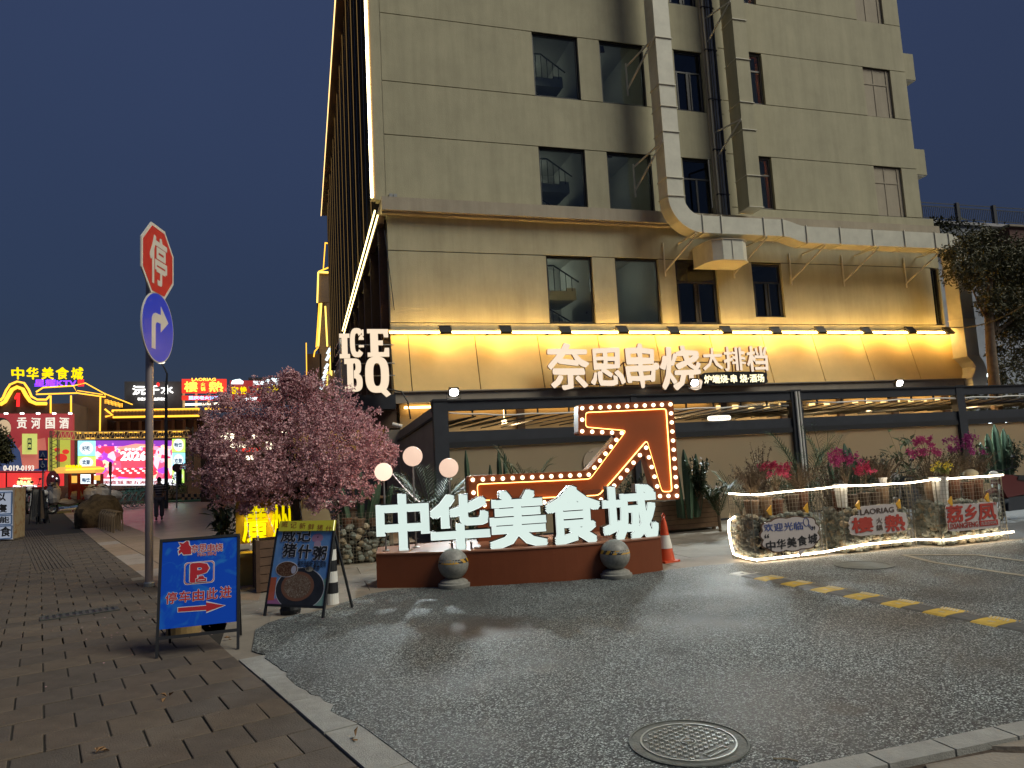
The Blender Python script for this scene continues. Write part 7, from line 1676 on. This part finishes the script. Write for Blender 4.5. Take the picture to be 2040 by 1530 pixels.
for ch, x0, y0, x1, y1 in (('以', -7, 982, 12, 998), ('寝', -8, 1004, 14, 1021), ('能', -1, 1029, 19, 1042), ('食', 0, 1049, 22, 1069)): ftxt('character', ch, x0, y0, x1, y1, Yx-.015, M_ink, lb, .03, 0, .004)
def menu(label, x0, x1, xt0, xt1, yb, yt, m):
    Y = 31; t = thing('menu_easel', label, 'menu board', tuple(at((x0+x1)/2, yb, Y)), 0, 'menu easels on the far sidewalk')
    fpoly('board', [(x0+2, yb-10), (x1-2, yb-10), (xt1, yt), (xt0, yt)], Y, m, t, .03)
    for a, b_ in (((x0, yb), (xt0, yt-2)), ((x1, yb), (xt1, yt-2)), ((x1+7, yb-1), (xt1+1, yt-1))): neon('leg', [a, b_], Y-.05, M_blk, t, .02)
    return t
m_ = menu('left white menu easel with columns of writing beside the light box', 58, 73, 66, 79, 1045, 975, mat('menu_white', (.30, .28, .24), .6)); ftxt('menu_lettering', '菜单特色小吃', 64, 985, 66.5, 1025, 30.9, M_ink, m_, 0) if False else None
for k in range(3): fpoly('menu_column', [(65+k*3.6, 1030), (66.6+k*3.6, 1030), (69.5+k*3.2, 980), (68+k*3.2, 980)], 30.9, mat('menu_ink', (.09, .085, .08), .7), m_)
menu('right brown menu easel in front of the parked motorcycle', 79, 92, 80, 86, 1043, 978, mat('menu_brown', (.17, .12, .08), .7))
q = gd(98, 1040); m3 = thing('motorcycle', 'dark motorcycle parked behind the menu easels on the far sidewalk', 'motorcycle', (q.x-.3, q.y, 0), R(115)); motorbike(m3, M_blk2, M_grey); m3.scale = (1.5, 1.5, 1.5)
q = gd(60, 1025); m4 = thing('motorcycle', 'dark motorcycle between the light box and the white menu easel', 'motorcycle', (q.x-.6, q.y+2, 0), R(100)); motorbike(m4, M_blk, M_grey); m4.scale = (1.7, 1.7, 1.7)
M_cov = mat('white_cover', (.42, .40, .38), .8, var=.15, vs=3)
def scooter(label, px, py, m, rz, s_=1.5):
    q = gd(px, py); q = at(px, py, 47); t = thing('covered_scooter', label, 'scooter', (q.x, 47, 0), rz, 'scooters parked before the kiosk')
    wheel(t, -.55, .22, .22, M_rub, M_grey); wheel(t, .55, .22, .22, M_rub, M_grey)
    b = MB(); b.ball((-.5, 0, .75), .34, 12, 8, (.7, 1, 1.25), .12, random.Random(1)); b.ball((.35, 0, .62), .34, 12, 8, (1.3, .9, .75), .12, random.Random(2)); b.ball((0, 0, .42), .3, 10, 6, (1.4, .8, .5), .1, random.Random(3)); b.build('cover', m, t, world=False)
    b = MB(); b.tube([(-.6, -.32, 1.12), (-.62, 0, 1.05), (-.6, .32, 1.12)], .03, 6); b.build('handlebar', M_blk, t, world=False)
    t.scale = (s_,)*3
scooter('white covered scooter in front of the red kiosk', 136, 1006, M_cov, R(35)); scooter('white covered scooter behind the big rock, left one', 200, 1000, M_cov, R(60), 1.3); scooter('white covered scooter behind the big rock, right one', 216, 1000, M_cov, R(70), 1.3)
bc = thing('bicycle', 'first bicycle of the row behind the rock', 'bicycle', (0, 0, 0), 0, 'shared bicycles in a row below the LED screen')
for x in (-.52, .52):
    b = MB(); b.tube([(x+.33*math.cos(t*PI/10), 0, .33+.33*math.sin(t*PI/10)) for t in range(21)], .022, 6, False)
    for k in range(8): a = PI*k/8; b.bar((x-.33*math.cos(a), 0, .33-.33*math.sin(a)), (x+.33*math.cos(a), 0, .33+.33*math.sin(a)), .006, .006, (0, 1, 0))
    b.build('wheel', M_grey, bc, world=False)
b = MB()
for a, c in (((-.52, 0, .33), (-.2, 0, .33)), ((-.2, 0, .33), (-.28, 0, .85)), ((-.2, 0, .33), (.35, 0, .8)), ((-.27, 0, .78), (.35, 0, .82)), ((-.52, 0, .33), (-.28, 0, .8)), ((.52, 0, .33), (.34, 0, 1.0))): b.bar(a, c, .035, .035, (0, 1, 0))
b.build('frame', mat('bike_teal', (.12, .28, .27), .5), bc, world=False)
MB().box((-.4, -.07, .86), (-.16, .07, .91)).build('saddle', M_blk, bc, world=False); MB().tube([(.28, -.27, 1.04), (.34, 0, 1.0), (.28, .27, 1.04)], .015, 6).build('handlebar', M_blk, bc, world=False)
MB().box((.42, -.15, .75), (.7, .15, .95)).build('basket', mat('bike_teal', (0, 0, 0)), bc, world=False)
for k in range(5):
    q = at(236+k*12, 1000, 50); lb_ = ['bicycle nearest the rock in the row below the LED screen', 'second bicycle from the rock in the row below the screen', 'middle bicycle of the row below the LED screen', 'fourth bicycle from the rock, nearer the sign pole', 'bicycle closest to the sign pole in the row'][k]
    if k == 0: bc.location = (q.x, 50, 0); bc.rotation_euler = (0, 0, R(40)); bc['label'] = lb_; bc.scale = (1.25,)*3
    else: copy_tree(bc, lb_, (q.x, 50, 0), R(40+6*k))
# rock and nested stools
q = gd(205, 1050); rk = MB(); n, m_ = 28, 16
for i in range(m_+1):
    ph = PI*i/m_
    for j in range(n):
        t = 2*PI*j/n; d = V((math.sin(ph)*math.cos(t), math.sin(ph)*math.sin(t), math.cos(ph))); k = 1+.16*noise.noise(d*1.7)+.05*noise.noise(d*6)
        rk.v.append(V((q.x-.25, q.y+.6, .36))+V((d.x*.80, d.y*.8, d.z*.80))*k*(1+.06*noise.noise(d*14)))
for i in range(m_):
    for j in range(n): rk.f.append((i*n+j, (i+1)*n+j, (i+1)*n+(j+1) % n, i*n+(j+1) % n)); rk.mi.append(0)
tag(rk.build('rock', mat('rock_brown', (.15, .095, .04), .9, var=.6, vs=5, bump=1, bs=14), smooth=True), 'big rounded brown rock behind the nested stools on the plaza', 'rock')
sq = thing('stool', 'x', 'stool', (0, 0, 0), 0, 'nested brown stools in front of the rock')
b = MB(); P_ = [(-.2, 0, 0), (-.17, 0, .38), (-.1, 0, .47), (.1, 0, .47), (.17, 0, .38), (.2, 0, 0)]; b.tube(P_, .016, 6); b.build('front_frame', mat('stool_brown', (.24, .17, .10), .5), sq, world=False)
b = MB(); b.tube([(x, y+.02 if i else y, z) for i, (x, y, z) in enumerate([(p[0]*.93, .035, p[2]*.95) for p in P_])], .014, 6); b.build('rear_frame', MT['stool_brown'], sq, world=False)
MB().box((-.13, 0, .47), (.13, .03, .485)).build('seat', MT['stool_brown'], sq, world=False)
a, c = gd(186, 1042), gd(236, 1060)
lbs = 'brown stool at the left end of the nested row in front of the rock'
for k in range(14):
    t = k/13; p = a.lerp(c, t); loc = (p.x, p.y, 0)
    if k == 0: sq.location = loc; sq.rotation_euler = (0, 0, R(20)); sq['label'] = lbs; sq.scale = (1.25, 1.25, 1.35)
    else: copy_tree(sq, 'brown stool, '+('second third fourth fifth sixth seventh eighth ninth tenth eleventh twelfth thirteenth last'.split()[k-1])+' from the left of the nested row in front of the rock', loc, R(20+k*4))
# pots, checkered wall and dark tree on the far plaza
for k, (x, y0, y1, lab) in enumerate(((334, 984, 1001, 'left round clay pot beside the walking person'), (355, 982, 1000, 'right round dark clay pot near the cherry tree'))):
    Y = 56; a = at(x, y1, Y); h = at(x, y0, Y).z; r_ = .42
    tag(MB().lathe([(r_*.6, 0), (r_, h*.5), (r_*.75, h*.9), (r_*.8, h), (0, h*.95)], 16, c=(a.x, Y, 0)).build('clay_pot', mat('clay_dark', (.17, .10, .06), .8), smooth=True), lab, 'pot', 'round clay pots on the far plaza')
    r2 = random.Random(20+k); lf = MB()
    for i in range(160): p = V((a.x, Y, h+.5))+rdir(r2)*r2.random()*.7; leaf(lf, p, rdir(r2), .22, .1)
    tag(lf.build('pot_plant', M_lf[2], kind='stuff'), 'leafy dark plant growing in the '+lab.split(' beside')[0].split(' near')[0], 'plant')
cw = thing('checkered_wall', 'low wall with orange and dark checks behind the cherry tree at left', 'wall', tuple(at(385, 1000, 54)), 0)
for i in range(12):
    for j in range(2): rect('check', 362+i*6, 984+j*7, 367.5+i*6, 990.5+j*7, 54, mat('check_orange', (.45, .26, .14), .7) if (i+j) % 2 else M_blk, cw, .3)
lt = thing('street_tree', 'dark small leaved tree branch at the left edge over the billboard', 'tree', (at(-15, 985, 40).x, 40, 0), 0)
q = at(-15, 985, 40); MB().tube([(q.x, 40, 0), (q.x, 40, 3), (q.x+.5, 40, 4)], [.15, .12, .06], 8).build('trunk', M_bark, lt)
lf = MB(); r2 = random.Random(77)
for px, py, r_ in ((-5, 870, 18), (8, 885, 14), (2, 905, 16), (-12, 900, 24), (14, 912, 9), (-20, 870, 25)):
    c_ = at(px, py, 40)
    for i in range(330): lf.m = i % 3; leaf(lf, c_+rdir(r2)*r_/1414*42*r2.random()**.5, rdir(r2), .2, .08, .2, rdir(r2))
lf.build('crown', M_tl, lt, kind='stuff')
# more greenery and litter between and behind the cages, fallen petals and leaves on the ground
for i, (x, y, h_, sp_w, lab, m_, sd_) in enumerate((
    (7.45, 10.6, 1.35, .5, 'reddish brown bush behind the left end of the left cage', MT['leaf_bronze'], 201), (8.5, 10.9, 1.25, .6, 'dull green bush behind the gap between left and middle cage', M_lf[0], 202),
    (9.5, 11.2, 1.3, .6, 'reddish leafy bush behind the middle cage', MT['leaf_bronze'], 203), (10.4, 11.0, 1.25, .55, 'dark green bush behind the gap between middle and right cage', M_lf[2], 204),
    (11.2, 10.6, 1.4, .6, 'bronze leaved bush behind the centre of the right cage', MT['leaf_bronze'], 205), (12.3, 11.0, 1.3, .6, 'green bush behind the right end of the right cage', M_lf[0], 206))):
    shrub('leafy_bush', lab, (x, y, .02), h_, sp_w, 60, 30, .06, m_, sd_, 'bush')
r9 = random.Random(12); pt_ = MB()
for i in range(260):
    x, y = -.3+r9.gauss(0, 1.1), 9.6+r9.gauss(0, .9); pt_.m = r9.choice((0, 1, 2)); 
    leaf(pt_, V((x, y, .016)), V((r9.uniform(-1, 1), r9.uniform(-1, 1), .05)), .022, .016, .1)
tag(pt_.build('fallen_petals', M_bl, kind='stuff'), 'scattered pink petals on the ground around the food signboard', 'petals')
M_dl = mat('dry_leaf', (.22, .12, .05), .8, var=.3, vs=9)
for i, (px, py, lab) in enumerate(((455, 1272, 'dry curled brown leaf beside the right foot of the blue signboard'), (700, 1472, 'dry brown leaf lying on the near kerb stone'), (330, 1390, 'small dry leaf on the pavers in front of the blue signboard'), (190, 1500, 'pale scrap of leaf on the pavers at the bottom left'))):
    q = gd(px, py, .012); b = MB()
    for k in range(3): leaf(b, q+V((k*.012, 0, .004*k)), rdir(r9, .1), .06, .03, .5)
    tag(b.build('fallen_leaf', M_dl), lab, 'leaf', 'dry leaves on the ground')
